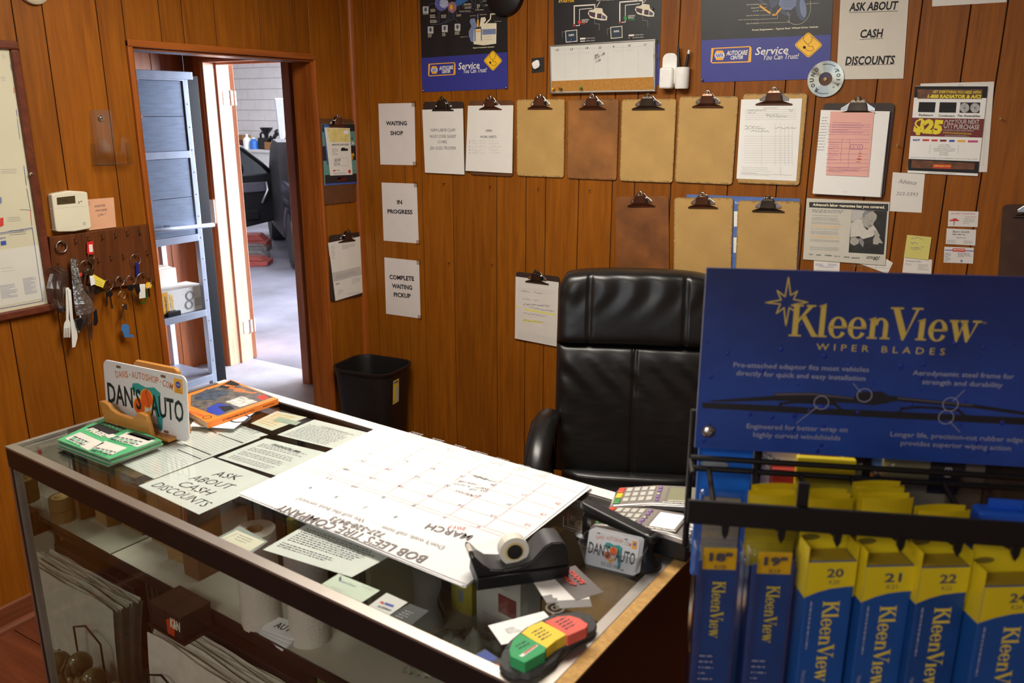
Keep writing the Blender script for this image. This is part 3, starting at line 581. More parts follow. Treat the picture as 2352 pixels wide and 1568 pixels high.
for i, (x, y) in enumerate(((1080, 520), (1080, 565), (1080, 605), (1080, 648))): pt(o, ['Piston Rings', 'Piston', 'Cylinder Wall', 'Connecting Rod'][i], *k((x, y), (x+[112, 56, 118, 135][i], y-4)), 2.2, SLT, .0012)
ps(o, [k((300, 60), (190, 65), (185, 160)), k((380, 110), (335, 210), (332, 290), (205, 298)), k((420, 130), (355, 225), (352, 360), (210, 368)), k((500, 140), (500, 290), (390, 295)), k((540, 180), (540, 300), (380, 392), (212, 410)), k((575, 190), (575, 320), (445, 380), (445, 410)), k((595, 200), (597, 300), (655, 360), (655, 390)), k((630, 190), (632, 280)), k((680, 80), (680, 208), (915, 200)), k((700, 60), (770, 150), (915, 140)), k((870, 0), (945, 70), (945, 180)), k((940, 0), (965, 60)), k((1010, 0), (1080, 105), (1255, 90)), k((690, 30), (750, 90), (905, 85))], .45, STL, .0008)
for i, (x, y, n) in enumerate(((205, 250, 3), (205, 335, 3), (385, 250, 3), (640, 245, 2), (210, 155, 3), (970, 80, 4), (755, 65, 2), (770, 115, 2), (690, 185, 1), (945, 165, 1), (1060, 20, 1), (1100, 85, 1), (90, 235, 1), (168, 570, 3), (402, 550, 3), (608, 525, 3))): pf(o, *k((x, y), (x+[95, 130, 95, 90, 95, 55, 140, 140, 225, 170, 160, 150, 105, 75, 60, 90][i], y-6)), n, 2.6, 1.2, IVO, seed=i)
for x, y, w_, h_ in ((85, 105, 92, 115), (165, 435, 92, 115), (397, 412, 95, 115), (606, 390, 92, 115)):
    pp(o, [R4(k, x, y, x+w_, y+h_)], LGR, .0007, 'photo_inset'); pp(o, [k((x+30, y+20), (x+60, y+15), (x+70, y+60), (x+45, y+95), (x+20, y+60))], SLT, .0009)
pp(o, [k(*[(390+110*math.cos(i*.35), 60+120*math.sin(i*.35)) for i in range(18)])], mat('violet_print', S(96, 100, 170), .5, var=.3, scale=60), .0005, 'engine_picture'); pp(o, [k((640, 0), (840, 0), (650, 105), (600, 40))], mat('blue_print', S(50, 106, 170), .5, var=.2), .0005); pp(o, [k(*[(565+72*math.cos(i*.4), 120+92*math.sin(i*.4)) for i in range(16)])], mat('rose_print', S(150, 110, 120), .5, var=.3, scale=70), .0008); pp(o, [k(*[(550+24*math.cos(i*.5), 120+42*math.sin(i*.5)) for i in range(13)])], AMB, .0010); pp(o, [k(*[(430+75*math.cos(i*.5), 55+75*math.sin(i*.5)) for i in range(13)])], mat('silver_print', S(170, 178, 204), .5, var=.35, scale=120), .0007)
def pins(o, pts):
    for u, v in pts:
        x, y = loc(o, u, v); MB().lathe([(.0045, .001), (.004, .004), (.002, .005), (.002, .008), (.0036, .0095), (.0036, .011)], 10, Matrix.Translation((x, y, 0))).build('push_pin', CLS, o, smooth=True)
pins(o, k((105, 1485), (1460, 1435)))
# black disc hanging over the poster's corner
p = back(1163, -14); o = MB().lathe([(.002, .03), (.07, .03), (.086, .02), (.09, 0)], 36).build('wall_disc', mat('black_plastic', S(20, 20, 22), .4), autos=True); o.matrix_world = Matrix.Translation(p+Vector((0, -.004, 0))) @ Matrix.Rotation(PI/2, 4, 'X'); tag(o, 'black round disc at the top edge overlapping the engine poster corner', 'wall disc')
# white button on a black card
o = put('hook_card', 'small black square backing card with a white rounded button', 'hook', back, k((1860, 955), (2065, 935), (2070, 1172), (1868, 1195)), mat('black_card', S(34, 30, 28), .6), off=.002, th=.0015)
q = [loc(o, *p) for p in k((1965, 980), (1995, 990), (2012, 1070), (1995, 1110), (1935, 1140), (1905, 1120), (1884, 1050), (1895, 1020))]
MB().prism(q, 0, .012).build('button', mat('white_plastic', S(238, 236, 230), .35), o, bevel=.005, seg=4, autos=True)
# poster 2, starter circuit
k = K(920, 0, 3.459)
o = put('wall_poster', 'black starter circuit poster mostly covered by the week planner', 'poster', back, [(1270, -168), (1524, -172), (1514, 195), (1275, 207)], PBLK, off=.002)
pp(o, [k((1225, 395), (2060, 350), (2055, 675), (1228, 715))], NAVY, .0003, 'blue_band')
pt(o, 'STARTER', *k((1258, 12), (1384, 6)), 6, YEL, bold=.03); pt(o, '(RELAY OR SOLENOID)', *k((1560, 4), (1695, -2)), 4, WHT, bold=.01)
ps(o, [k((1382, 190), (1382, 48), (1545, 38), (1545, 75)), k((1744, 170), (1744, 18), (1890, 6), (1925, 5), (1925, 50))], 3, WHT, .0008); ps(o, [k((1395, 205), (1424, 203), (1424, 75), (1525, 66)), k((1760, 178), (1788, 176), (1788, 42), (1900, 30)), k((1560, 55), (1585, 15)), k((1935, 20), (1950, 0))], 1.6, WHT, .0008); ps(o, [k((1542, 150), (1545, 188), (1582, 192), (1582, 240)), k((1924, 130), (1925, 162), (1966, 166), (1966, 215)), k((1310, 252), (1285, 255), (1288, 300)), k((1668, 226), (1645, 230), (1645, 280))], .9, GRY, .0008)
for x, y in ((1310, 235), (1668, 205)):
    pp(o, [k((x, y+10), (x+95, y), (x+97, y+95), (x+5, y+103))], IVO, .0007, 'battery_outline'); pp(o, [k((x+5, y+15), (x+90, y+6), (x+92, y+90), (x+10, y+97))], mat('battery_ink', S(34, 52, 66), .5), .0009, 'battery'); pt(o, 'NAPA', *k((x+28, y+45), (x+72, y+42)), 5, WHT, .0012, bold=.02)
for x, y in ((1490, 62), (1864, 32)):
    pp(o, [k((x+40, y+15), (x+70, y), (x+115, y+5), (x+120, y+35), (x+155, y+70), (x+150, y+100), (x+105, y+100), (x+20, y+80), (x, y+45), (x+10, y+20))], IVO, .0007, 'starter_outline'); pp(o, [k((x+8, y+30), (x+60, y+40), (x+55, y+80), (x+12, y+60)), k((x+75, y+45), (x+110, y+48), (x+108, y+88), (x+72, y+82))], mat('maroon_ink', S(70, 46, 62), .5), .0009, 'starter_motor'); pp(o, [k((x+115, y+55), (x+145, y+72), (x+140, y+92), (x+112, y+88))], SLT, .0009)
for (x, y), m_ in (((1380, 204), RED), ((1744, 178), RED)): ps(o, [k((x-10, y), (x+10, y)), k((x, y-10), (x, y+10))], 1.8, m_, .001)
GRN = mat('green_ink', S(50, 150, 70), .5)
for (x, y), m_ in (((1424, 176), RED), ((1788, 144), GRN)): pp(o, [k(*[(x+14*math.cos(i*.5), y+15*math.sin(i*.5)) for i in range(13)])], m_, .001)
for x, y, s_, m_ in ((1442, 160, 'OFF', RED), (1810, 128, 'START', GRN)): pt(o, 'IGNITION', *k((x, y), (x+55, y-3)), 3.4, WHT, bold=.02); pt(o, 'SWITCH', *k((x, y+15), (x+46, y+13)), 3.4, WHT, bold=.02); pt(o, s_, *k((x, y+29), (x+(28 if s_ == 'OFF' else 58), y+28)), 3.4, m_, bold=.02)
for x, y in ((1432, 308), (1818, 282)): ps(o, [k((x, y), (x+34, y-2))], 4, WHT); ps(o, [k((x, y+20), (x+34, y+18))], 2, WHT); pt(o, 'STARTER CIRCUIT', *k((x+42, y-3), (x+115, y-7)), 2.2, WHT); pt(o, 'CONTROL CIRCUIT', *k((x+42, y+17), (x+115, y+13)), 2.2, WHT)
pins(o, [(1500, 20)])
# poster 3, suspension
k = K(1600, 0, 6.532)
o = put('wall_poster', 'black and blue front suspension poster left of the cash discounts sign', 'poster', back, [(1611, -190), (1922, -190), (1906, 180.6), (1610.4, 189)], PBLK, off=.002)
pp(o, [k((75, 605), (2015, 520), (2000, 1180), (68, 1235))], NAVY, .0003, 'blue_band')
service(o, k, 9.5, ((348, 830), (80, 72)), ((450, 798), (770, 786), 11), ((512, 866), (700, 858), 8.5), ((882, 770), (1378, 745), 18), ((1005, 862), (1535, 840), 12),
        [(225, 722), (800, 690), (828, 715), (820, 925), (795, 935), (240, 952), (212, 930)], [(262, 735), (795, 708), (775, 918), (232, 935)])
diamond(o, k, (1680, 675), 217, 200)
pt(o, 'Front Suspension - Typical Rear Wheel Drive Vehicle', *k((836, 455), (1828, 406)), 5, IVO, bold=.03)
for s_, x, y, x2 in (('Inner Tie Rod End', 755, 72, 1060), ('Pitman Arm', 822, 122, 1060), ('Sway Bar', 846, 170, 1040), ('Sway Bar Bushing', 748, 238, 1100), ('Lower Control Arm Bushings', 632, 300, 1215), ('Outer Tie Rod End', 745, 356, 1390)):
    pt(o, s_, *k((x, y), (942, y-9)), 2.6, IVO, bold=.01); ps(o, [k((955, y-9), (x2, y-22 if x2 > 1200 else y-12))], .5, IVO, .0007)
pt(o, 'Lower Ball Joint', *k((1672, 60), (1840, 48)), 2.6, IVO); ps(o, [k((1510, 68), (1670, 60)), k((1215, 280), (1215, 150)), k((1390, 330), (1390, 240), (1365, 180))], .5, IVO, .0007)
pp(o, [k((910, 0), (980, 0), (1130, 130), (1300, 160), (1400, 200), (1425, 225), (1385, 245), (1290, 205), (1150, 130), (1000, 60)), k((1090, 0), (1240, 0), (1200, 90), (1150, 110), (1120, 180), (1150, 215), (1120, 240), (1085, 200), (1110, 110))], SLT, .0006, 'suspension_arm'); pp(o, [k((1250, 0), (1500, 0), (1500, 80), (1420, 150), (1300, 150), (1230, 70))], STL, .0005, 'suspension_spring')
ps(o, [k(*[(1270+i*2+40*math.cos(a*.8), 10+i*24) for a in range(2)], (1480, 10+i*24)) for i in range(5)], .6, SLT, .0008); ps(o, [k((955, 90), (1100, 195)), k((1150, 225), (1190, 220), (1265, 130))], 4, AMB, .0010, 'sway_bar')
pp(o, [k(*[(1570+(a*.42)*math.cos(i*.3)+.2*a*math.sin(i*.3), 130+(a*1.0)*math.sin(i*.3)-.2*a*math.cos(i*.3)) for i in range(21)]) for a in (175,)], SLT, .0009, 'tyre'); pp(o, [k(*[(1600+45*math.cos(i*.3)+25*math.sin(i*.3), 120+140*math.sin(i*.3)-25*math.cos(i*.3)) for i in range(21)])], STL, .0011, 'wheel_rim')
ps(o, [k(*[(1500+215*math.cos(i*.16-.3), 100+270*math.sin(i*.16-.3)) for i in range(17)])], .6, IVO, .0010); pins(o, k((92, 1200),))
# CD
c = back(1897, 181.5); q = back(1897, 140); r = .060
def ring(b, r0, r1, z0, z1, n=48):
    A = [(r0*math.cos(2*PI*i/n), r0*math.sin(2*PI*i/n)) for i in range(n)]; B = [(r1*math.cos(2*PI*i/n), r1*math.sin(2*PI*i/n)) for i in range(n)]
    return b.loft([[Vector((*p, z0)) for p in A], [Vector((*p, z0)) for p in B], [Vector((*p, z1)) for p in B], [Vector((*p, z1)) for p in A], [Vector((*p, z0)) for p in A]], False)
cdm = mat('cd_silver', S(206, 214, 206), .18, .9)
def cd_nodes(m):
    nt = m.node_tree; N = nt.nodes; L = nt.links; p = N['Principled BSDF']; p.inputs['Anisotropic'].default_value = .95
    tg = N.new('ShaderNodeTangent'); tg.direction_type = 'RADIAL'; tg.axis = 'Z'; L.new(tg.outputs[0], p.inputs['Tangent'])
cd_nodes(cdm)
t = empty('compact_disc', frame(c+Vector((0, -.006, 0)), (1, 0, 0), (0, 0, 1)), 'silver compact disc lettered ROUND TOIT overlapping the suspension poster', 'disc'); FN[t.name] = back
ring(MB(), .0225, r, 0, .0012).build('disc', cdm, t); ring(MB(), .0075, .0225, 0, .0012).build('hub', glass('cd_hub', (.9, .9, .9, 1), .2, .1), t); MB().tube([(0, 0, -.006), (0, 0, .006)], .006, 10).build('nail', NAIL, t)
for i, ch in enumerate('ROUND'):
    a = math.radians(232-i*24); text(t, ch, .045*math.cos(a), .045*math.sin(a), .012, .013, PEN, bold=.03, rot=a-PI/2, z=.0026)
for i, ch in enumerate('TOIT'):
    a = math.radians(36-i*20); text(t, ch, .043*math.cos(a), .043*math.sin(a), .011 if ch != 'I' else .003, .013, PEN, bold=.03, rot=a-PI/2, z=.0026)
for a0 in (55, 235): flat(t, stroke([(.049*math.cos(math.radians(a0+i*7)), .049*math.sin(math.radians(a0+i*7))) for i in range(8)], .002), PEN, .0026, 'marker_line')
for a0 in (46, -48): flat(t, [rect(.04*math.cos(math.radians(a0))+d, .04*math.sin(math.radians(a0)), .04*math.cos(math.radians(a0))+d+.0015, .04*math.sin(math.radians(a0))+.005) for d in (0, .004)], PEN, .0026, 'quote_mark')
# cash sign
k = K(1540, 0, 2.8966)
o = put('paper_sign', 'white wall sign with underlined bold ASK ABOUT CASH DISCOUNTS', 'sign', back, [(1932, -26), (2089, -26), (2075, 180.5), (1921.5, 182.5)], mat('sign_ivory', S(214, 208, 194), .7, var=.03), off=.003, th=.001)
for s_, a, b, y, x0, x1 in (('ASK ABOUT', (1192, 48), (1515, 36), 84, 1190, 1512), ('CASH', (1264, 226), (1415, 220), 264, 1260, 1415), ('DISCOUNTS', (1166, 405), (1493, 398), 436, 1162, 1492)):
    pt(o, s_, *k(a, b), 20, BLK, bold=.03, shear=.08); ps(o, [k((x0, y), (x1, y-10))], 1, BLK)
# week planner
t0 = k
k = K(920, 0, 3.459)
px = k((1200, 362), (2038, 312), (2036, 727), (1207, 746))
o = put('week_planner', 'white dry-erase week planner with a cork strip in an aluminium frame', 'whiteboard', back, px, mat('whiteboard', S(216, 216, 208), .25, var=.02), off=.016, th=.013)
def inner(s): 
    c_ = (sum(p[0] for p in px)/4, sum(p[1] for p in px)/4); return [(c_[0]+(p[0]-c_[0])*s[0], c_[1]+(p[1]-c_[1])*s[1]) for p in px]
ALU = mat('brushed_alu', S(190, 188, 184), .35, 1)
A = [loc(o, *p) for p in px]; B = [loc(o, *p) for p in inner((.972, .945))]
for i in range(4): MB().prism([A[i], A[(i+1) % 4], B[(i+1) % 4], B[i]], -.013, .004).build('frame_rail', ALU, o, bevel=.001)
MB().prism([loc(o, *p) for p in k((1218, 645), (2020, 612), (2022, 712), (1218, 728))], 0, .002).build('cork_strip', mat('cork', S(176, 124, 54), .9, var=.25, scale=220), o)
ps(o, [k((1215, 395), (2020, 370))]+[k((x, 378-(x-1320)*.03), (x, 635-(x-1320)*.035)) for x in (1325, 1435, 1548, 1662, 1780, 1902)], .6, LGR)
for s_, x, y in (('Sunday', 1265, 433), ('Monday', 1378, 427), ('Tuesday', 1490, 420), ('Wednesday', 1606, 413), ('Thursday', 1722, 407), ('Friday', 1842, 400), ('Saturday', 1965, 394)): pt(o, s_, *k((x-28, y+1), (x+28, y-1)), 3.2, LGR)
for s_, x, y in (('12', 1260, 400), ('13', 1372, 394), ('14', 1494, 384), ('22', 1597, 380), ('9', 1706, 374), ('10', 1830, 364), ('11', 1955, 358)): pt(o, s_, *k((x-(12 if len(s_) > 1 else 6), y), (x+(12 if len(s_) > 1 else 6), y-1)), 5, BLK, shear=.3, bold=.015)
for s_, a, b in (('Bill', (1555, 446), (1588, 436)), ('Ford -108', (1555, 468), (1638, 425)), ('11:00', (1560, 494), (1605, 476))): pt(o, s_, *k(a, b), 5.5, BLK, shear=.35, bold=.015)
for (x, y), m_ in (((1240, 708), YEL), ((1298, 706), NAIL), ((1458, 700), GRN), ((1388, 325), BLU), ((1858, 302), NAIL)):
    a, b = loc(o, *k((x, y))[0]); MB().lathe([(.001, .002), (.001, .008), (.0045, .009), (.003, .013), (.003, .018), (.005, .0195), (.005, .021)], 10, Matrix.Translation((a, b, 0))).build('push_pin', m_, o, smooth=True)
pp(o, [k((2022, 432), (2072, 425), (2072, 460), (2022, 465))], TAPE, .005, 'tape')
# pen cup
a, b = back(1525, 140), back(1590, 140); c = back(1557, 203); w_ = (b-a).length; z0, z1 = back(1557, 204).z, back(1557, 158).z
WP = mat('white_plastic', S(238, 236, 230), .35)
t = empty('pen_cup', frame(Vector(((a.x+b.x)/2, 0, z0)), (1, 0, 0), (0, 0, 1)), 'white plastic wall pen cup next to the week planner', 'pen holder')
h_ = z1-z0+.004
MB().prism([(-w_/2, 0), (-.004, 0), (-.004, h_), (-w_/2, h_)], .002, .045).build('eraser_pocket', WP, t, bevel=.008, seg=3, autos=True)
cup = MB(); n = 24
def oval(s, y): return [Vector((.002+(w_/2-.002)/2+(w_/2-.002)/2*s*math.cos(2*PI*i/n), y, .024+.022*s*math.sin(2*PI*i/n))) for i in range(n)]
cup.loft([oval(.9, 0), oval(1, .006), oval(1.0, h_), oval(.88, h_), oval(.88, .004)], True).build('cup', WP, t, autos=True)
MB().prism(rrect(w_*.52, h_*1.55, .022, 6, -w_/2+.002, .01), .010, .022).build('eraser_back', WP, t, bevel=.003)
def pen(label, x, tilt, ht, m1, m2):
    p = empty('marker', t.matrix_world @ Matrix.Translation((x, .006, .02)) @ Matrix.Rotation(tilt, 4, 'Z'), label, 'pen')
    MB().tube([(0, 0, 0), (0, ht, 0)], .0055, 10).build('barrel', m1, p, smooth=False); MB().tube([(0, ht, 0), (0, ht+.014, 0)], [.0045, .004], 10).build('cap', m2, p); MB().box((-.001, ht*.6, .0056), (.001, ht, .0072)).build('pocket_clip', m1, p)
BP = mat('black_plastic', S(20, 20, 22), .4)
pen('black marker leaning left in the white wall pen cup', .020, .10, h_*1.72, BP, BP); pen('black pen with white tip standing in the white wall pen cup', .030, -.14, h_*1.55, BP, WP)
# coupon flyer and sheet behind it
k = K(2080, 180, 6.532)
o = put('printed_sheet', 'plain white printed sheet behind the coupon flyer', 'paper', back, k((225, 78), (1330, 48), (1222, 1405), (120, 1385)), PAPER, off=.0015)
ps(o, [k((1218, 300), (1165, 1308), (1050, 1302))], .5, LGR); pt(o, '2017', *k((795, 105), (872, 103)), 2.4, GRY)
o = put('coupon_flyer', 'colourful radiator coupon flyer offering 25 dollars off', 'flyer', back, [(2102,197.5),(2269,198.5),(2246,404),(2084.5,396.3)], PAPER2, off=.004)
FB = mat('flyer_brown', S(104, 62, 34), .5, var=.5, scale=35); MAR = mat('flyer_maroon', S(112, 34, 32), .5); FY = mat('flyer_yellow', S(232, 214, 40), .5)
pp(o, [k((142, 118), (1235, 120), (1218, 295), (128, 288))], BLK, .0004, 'black_band'); pp(o, [k((45, 1205), (1107, 1245), (1090, 1425), (35, 1378))], BLK, .0004, 'black_band'); pp(o, [k((180, 165), (1155, 165), (1145, 310), (180, 305))], FB, .0007, 'picture_band'); pp(o, [k((95, 1220), (1040, 1270), (1028, 1368), (85, 1342))], FB, .0007, 'picture_band'); pp(o, [k((98, 588), (1180, 608), (1150, 888), (72, 862))], MAR, .0004, 'maroon_band')
pt(o, 'GET EVERYTHING YOU NEED WITH', *k((412, 200), (1130, 210)), 6.5, FY, bold=.02); pt(o, '1-800 RADIATOR & A/C!', *k((335, 268), (1135, 275)), 9, FY, bold=.05)
pt(o, '$25', *k((128, 720), (555, 750)), 38, FY, bold=.07); pt(o, 'OFF', *k((575, 685), (722, 690)), 20, LGR, bold=.0); pt(o, 'YOUR NEXT', *k((738, 645), (1108, 652)), 10, LGR, bold=.02); pt(o, 'PURCHASE', *k((728, 722), (1108, 732)), 11, LGR, bold=.02); pt(o, 'COUPON CODE: RAD17RUSH', *k((572, 775), (1018, 785)), 4, LGR)
pf(o, *k((565, 805), (1110, 832)), 2, 2, .8, FY); pf(o, *k((590, 850), (1010, 862)), 2, 2, .8, LGR)
pp(o, [k((205, 355), (455, 358), (438, 510), (188, 505)), k((515, 358), (768, 360), (755, 515), (500, 512)), k((825, 360), (1122, 362), (1108, 520), (808, 515))], BLK, .0006, 'product_picture')
for x, y in ((885, 440), (1042, 442)):
    pp(o, [k(*[(x+72*math.cos(i*.35), y+72*math.sin(i*.35)) for i in range(18)])], mat('fan_grey', S(176, 176, 174), .5, var=.3, scale=160), .0009, 'fan'); pp(o, [k(*[(x+20*math.cos(i*.6), y+20*math.sin(i*.6)) for i in range(11)])], GRY, .0012)
for s_, a, b in (('Radiators', (200, 548), (413, 552)), ('Condensers', (497, 558), (738, 562)), ('Fan Assemblies', (785, 558), (1122, 565))): pt(o, s_, *k(a, b), 5, BLK, bold=.02, shear=.1)
for x, m_, w_ in ((112, BLU, 104), (256, RED, 100), (390, RED, 92), (518, MAR, 96), (655, BLU, 82), (780, AMB, 118), (935, mat('magenta_ink', S(200, 70, 120), .5), 152)): pp(o, [R4(k, x, 905+x*.025, x+w_, 932+x*.03)], m_, .0008, 'brand_mark')
pt(o, 'TYC', *k((118, 918), (208, 920)), 3, WHT, .0014, bold=.03)
for i, s_ in enumerate(('LOCALLY OWNED', 'HIGH QUALITY PARTS', 'NATIONWIDE WARRANTY COVERAGE', 'UNMATCHED CUSTOMER SERVICE', 'FAST DELIVERY', 'OPEN SATURDAYS')): pt(o, s_, *k((585-[80, 102, 170, 158, 72, 82][i], 997+i*29), (585+[75, 95, 165, 148, 55, 62][i], 1000+i*29)), 2.6, GRY)
for x0 in (372, 795): pp(o, [R4(k, x0-5-i*2, 1000+i*23, x0+4-i*2, 1008+i*23) for i in range(6)], GRY, .0008, 'bullets')['kind'] = 'stuff'
pt(o, 'RADIATORS | CONDENSERS | FAN ASSEMBLIES | FULL A/C | FUEL PUMPS', *k((72, 1185), (1078, 1215)), 3, GRY); pp(o, [k((415, 1282), (688, 1290), (682, 1355), (412, 1345))], RED, .0010, 'red_badge'); pt(o, '1-800-Radiator & A/C', *k((425, 1308), (678, 1315)), 3.4, FY, .0014, bold=.03); pt(o, 'ONLINE ORDERING AT WWW.1800RADIATOR.COM', *k((330, 1412), (755, 1430)), 2.2, GRY)
# handwritten note, ad page, sticky note, cards
k = K(1800, 160, 3.136)
o = put('paper_note', 'white handwritten note with a phone number left below the coupon flyer', 'note', back, k((787, 738), (1018, 752), (993, 1030), (762, 1018)), PAPER, off=.0015)
pt(o, 'Advance', *k((828, 800), (958, 815)), 10, GRY, shear=.3); pt(o, '323-5393', *k((812, 890), (968, 898)), 8, GRY, shear=.15)
k = K(1840, 440, 7.84)
o = put('business_card', 'white business card half hidden below the labour guarantee page, left', 'card', back, k((232, 1230), (700, 1250), (690, 1480), (225, 1470)), PAPER, off=.0012)
pf(o, *k((260, 1300), (430, 1305)), 2, 3, 1, BLU); pt(o, 'The Best Deal In Town', *k((330, 1345), (590, 1362)), 2.6, BLU); pf(o, *k((480, 1300), (680, 1310)), 2, 3, 1, BLU)
o = put('receipt_slip', 'tilted ruled paper slip below the labour guarantee page, right', 'paper', back, k((900, 1240), (1545, 1215), (1655, 1280), (1560, 1480), (820, 1480))[:4], PAPER, off=.0012)
ps(o, [k((880, 1330), (1600, 1380)), k((1000, 1290), (960, 1400)), k((1190, 1300), (1150, 1400)), k((1370, 1300), (1340, 1400))], .5, GRY)
o = put('ad_page', 'black and white labour guarantee page with a mechanic photo', 'poster', back, k((105, 115), (1600, 185), (1515, 1325), (38, 1215)), mat('ad_paper', S(206, 202, 188), .6, var=.03), off=.004)
pp(o, [k((150, 185), (1575, 220), (1570, 350), (150, 280))], mat('charcoal_ink', S(48, 48, 50), .6), .0004, 'headline_band'); pt(o, "Advance's labor guarantee has you covered.", *k((213, 235), (1512, 285)), 9, IVO, bold=.04)
pp(o, [k((918, 322), (1555, 350), (1492, 1130), (858, 1092))], mat('photo_dark', S(46, 45, 44), .5, var=.4, scale=30), .0004, 'photo'); pp(o, [k((920, 322), (1180, 340), (1100, 480), (905, 540))], LGR, .0006)
SK = mat('photo_skin', S(172, 168, 158), .6, var=.1, scale=60); SH = mat('photo_shirt', S(206, 202, 192), .6, var=.06, scale=40)
pp(o, [k((900, 560), (1010, 500), (1110, 490), (1130, 620), (1190, 690), (1300, 590), (1370, 690), (1300, 800), (1120, 850), (1050, 800), (890, 820))], SH, .0008, 'shirt'); pp(o, [k((1100, 470), (1120, 380), (1200, 345), (1300, 350), (1368, 420), (1360, 490), (1310, 560), (1300, 610), (1220, 660), (1150, 630), (1100, 560))], SK, .0010, 'head'); pp(o, [k((1110, 400), (1150, 345), (1330, 345), (1240, 370), (1160, 420), (1140, 480), (1110, 460))], GRY, .0012, 'hair')
pp(o, [k((1200, 610), (1250, 590), (1290, 620), (1240, 640)), k((1240, 510), (1290, 520), (1285, 535), (1245, 530))], GRY, .0014, 'face_shadow'); pp(o, [k((885, 900), (900, 830), (980, 815), (1050, 860), (1040, 930), (960, 970), (890, 930)), k((1300, 850), (1330, 800), (1400, 800), (1430, 850), (1480, 930), (1400, 920), (1390, 950), (1340, 945), (1300, 940))], SK, .0012, 'hand'); pp(o, [k((1040, 830), (1100, 830), (1140, 920), (1120, 1000), (1060, 930))], GRY, .0011, 'glove')
pp(o, [k((1300, 690), (1370, 690), (1430, 800), (1330, 810))], SK, .0010, 'forearm')
pf(o, *k((208, 325), (850, 350)), 2, 4, 2, GRY, seed=2)
for i, (y, n) in enumerate(((420, 1), (460, 3), (545, 2), (605, 2), (662, 1), (705, 3), (795, 2), (860, 2), (990, 3))): pf(o, *k((205-i*5, y), (790, y+26)), n, 2.9, 1, AMB if i in (3, 6) else GRY, seed=i+3)
for s_, a, b in (('DORMAN', (430, 1140), (560, 1150)), ('BWD', (778, 1172), (875, 1180)), ('MONROE', (915, 1188), (1060, 1194)), ('Advance', (1185, 1165), (1345, 1172)), ('Auto Parts', (1170, 1190), (1340, 1200))): pt(o, s_, *k(a, b), 3.2, BLK, bold=.02, shear=.2)
pf(o, *k((148, 1125), (235, 1130)), 1, 4, 2.6, GRY); pf(o, *k((275, 1135), (395, 1140)), 1, 4, 3, GRY); pf(o, *k((600, 1158), (735, 1165)), 1, 4, 2, GRY)
pp(o, [k((1340+22*(i % 4)-j*10, 1160+j*18+i*2), (1362+22*(i % 4)-j*10, 1162+j*18+i*2), (1352+22*(i % 4)-j*10, 1178+j*18+i*2), (1330+22*(i % 4)-j*10, 1176+j*18+i*2)) for j in range(4) for i in range(4) if (i+j) % 2], BLK, .0008, 'chequered_flag')['kind'] = 'stuff'
k = K(1800, 160, 3.136)
o = put('business_card', 'white car dealer card tucked under the yellow sticky note', 'card', back, k((868, 1345), (1070, 1368), (1062, 1475), (855, 1460)), PAPER, off=.0012)
pt(o, 'AutoNation FORD', *k((878, 1374), (990, 1382)), 3, PEN); pf(o, *k((970, 1400), (1060, 1408)), 6, 2.4, .8, GRY); pf(o, *k((875, 1395), (930, 1400)), 2, 2.4, .8, GRY)
o = put('sticky_note', 'yellow handwritten sticky note above the car dealer card', 'note', back, k((890, 1188), (1066, 1205), (1042, 1370), (866, 1350)), mat('sticky_yellow', S(214, 206, 118), .8, var=.03), off=.003)
for i, (a, b) in enumerate((((920, 1208), (1000, 1215)), ((915, 1248), (965, 1250)), ((915, 1280), (1010, 1275)), ((930, 1295), (990, 1290)))): scrib(o, *k(a, b), 5, .9, GRY, i+70)
CARD = mat('card_stock', S(222, 218, 214), .6, var=.02)
o = put('business_card', 'white transmission shop card with a red car, top of three', 'card', back, k((1188, 1016), (1405, 1022), (1397, 1133), (1182, 1128)), CARD, off=.0015, group='cards on the right of the wall')
pt(o, 'Just Rite Transmissions', *k((1208, 1035), (1380, 1038)), 4, RED); pp(o, [k((1195, 1080), (1215, 1078), (1225, 1070), (1245, 1070), (1255, 1080), (1266, 1083), (1262, 1090), (1198, 1090))], RED, name='car_mark'); ps(o, [k((1228, 1090), (1226, 1118))], 1.2, BLK); pf(o, *k((1300, 1070), (1390, 1075)), 4, 3.6, 1, GRY); pt(o, 'Jimmy Gilstrap', *k((1310, 1057), (1388, 1060)), 2.6, RED)
o = put('business_card', 'white car salesman card, middle of three', 'card', back, k((1175, 1142), (1387, 1152), (1380, 1266), (1167, 1254)), CARD, off=.0015, group='cards on the right of the wall')
pt(o, 'Bert Smith', *k((1220, 1164), (1338, 1168)), 5.5, PEN); pf(o, *k((1215, 1184), (1340, 1190)), 1, 3, 2.4, GRY); pt(o, 'Adam St. Hush', *k((1245, 1208), (1312, 1211)), 2.4, BLK); pf(o, *k((1178, 1226), (1250, 1230)), 3, 2.6, .8, GRY); pf(o, *k((1298, 1232), (1372, 1236)), 3, 2.6, .8, GRY)
o = put('business_card', 'white tyre shop card with red banner, lowest of three', 'card', back, k((1158, 1274), (1371, 1282), (1364, 1396), (1152, 1388)), CARD, off=.0015, group='cards on the right of the wall')
ps(o, [k((1165, 1298), (1370, 1305))], 1.8, BLU); pp(o, [k((1218, 1285), (1308, 1288), (1306, 1312), (1216, 1308))], RED, .0009, 'red_banner'); pt(o, "BIG JOHN'S", *k((1224, 1296), (1302, 1299)), 4, WHT, .0013, bold=.03); pf(o, *k((1165, 1320), (1215, 1322)), 8, 2.6, .9, PEN); pf(o, *k((1255, 1318), (1365, 1325)), 4, 2.8, .9, PEN); pp(o, [k((1275, 1368), (1288, 1368), (1288, 1384), (1275, 1384))], BLU); pt(o, 'f', *k((1280, 1376), (1284, 1376)), 4, WHT, .0012)
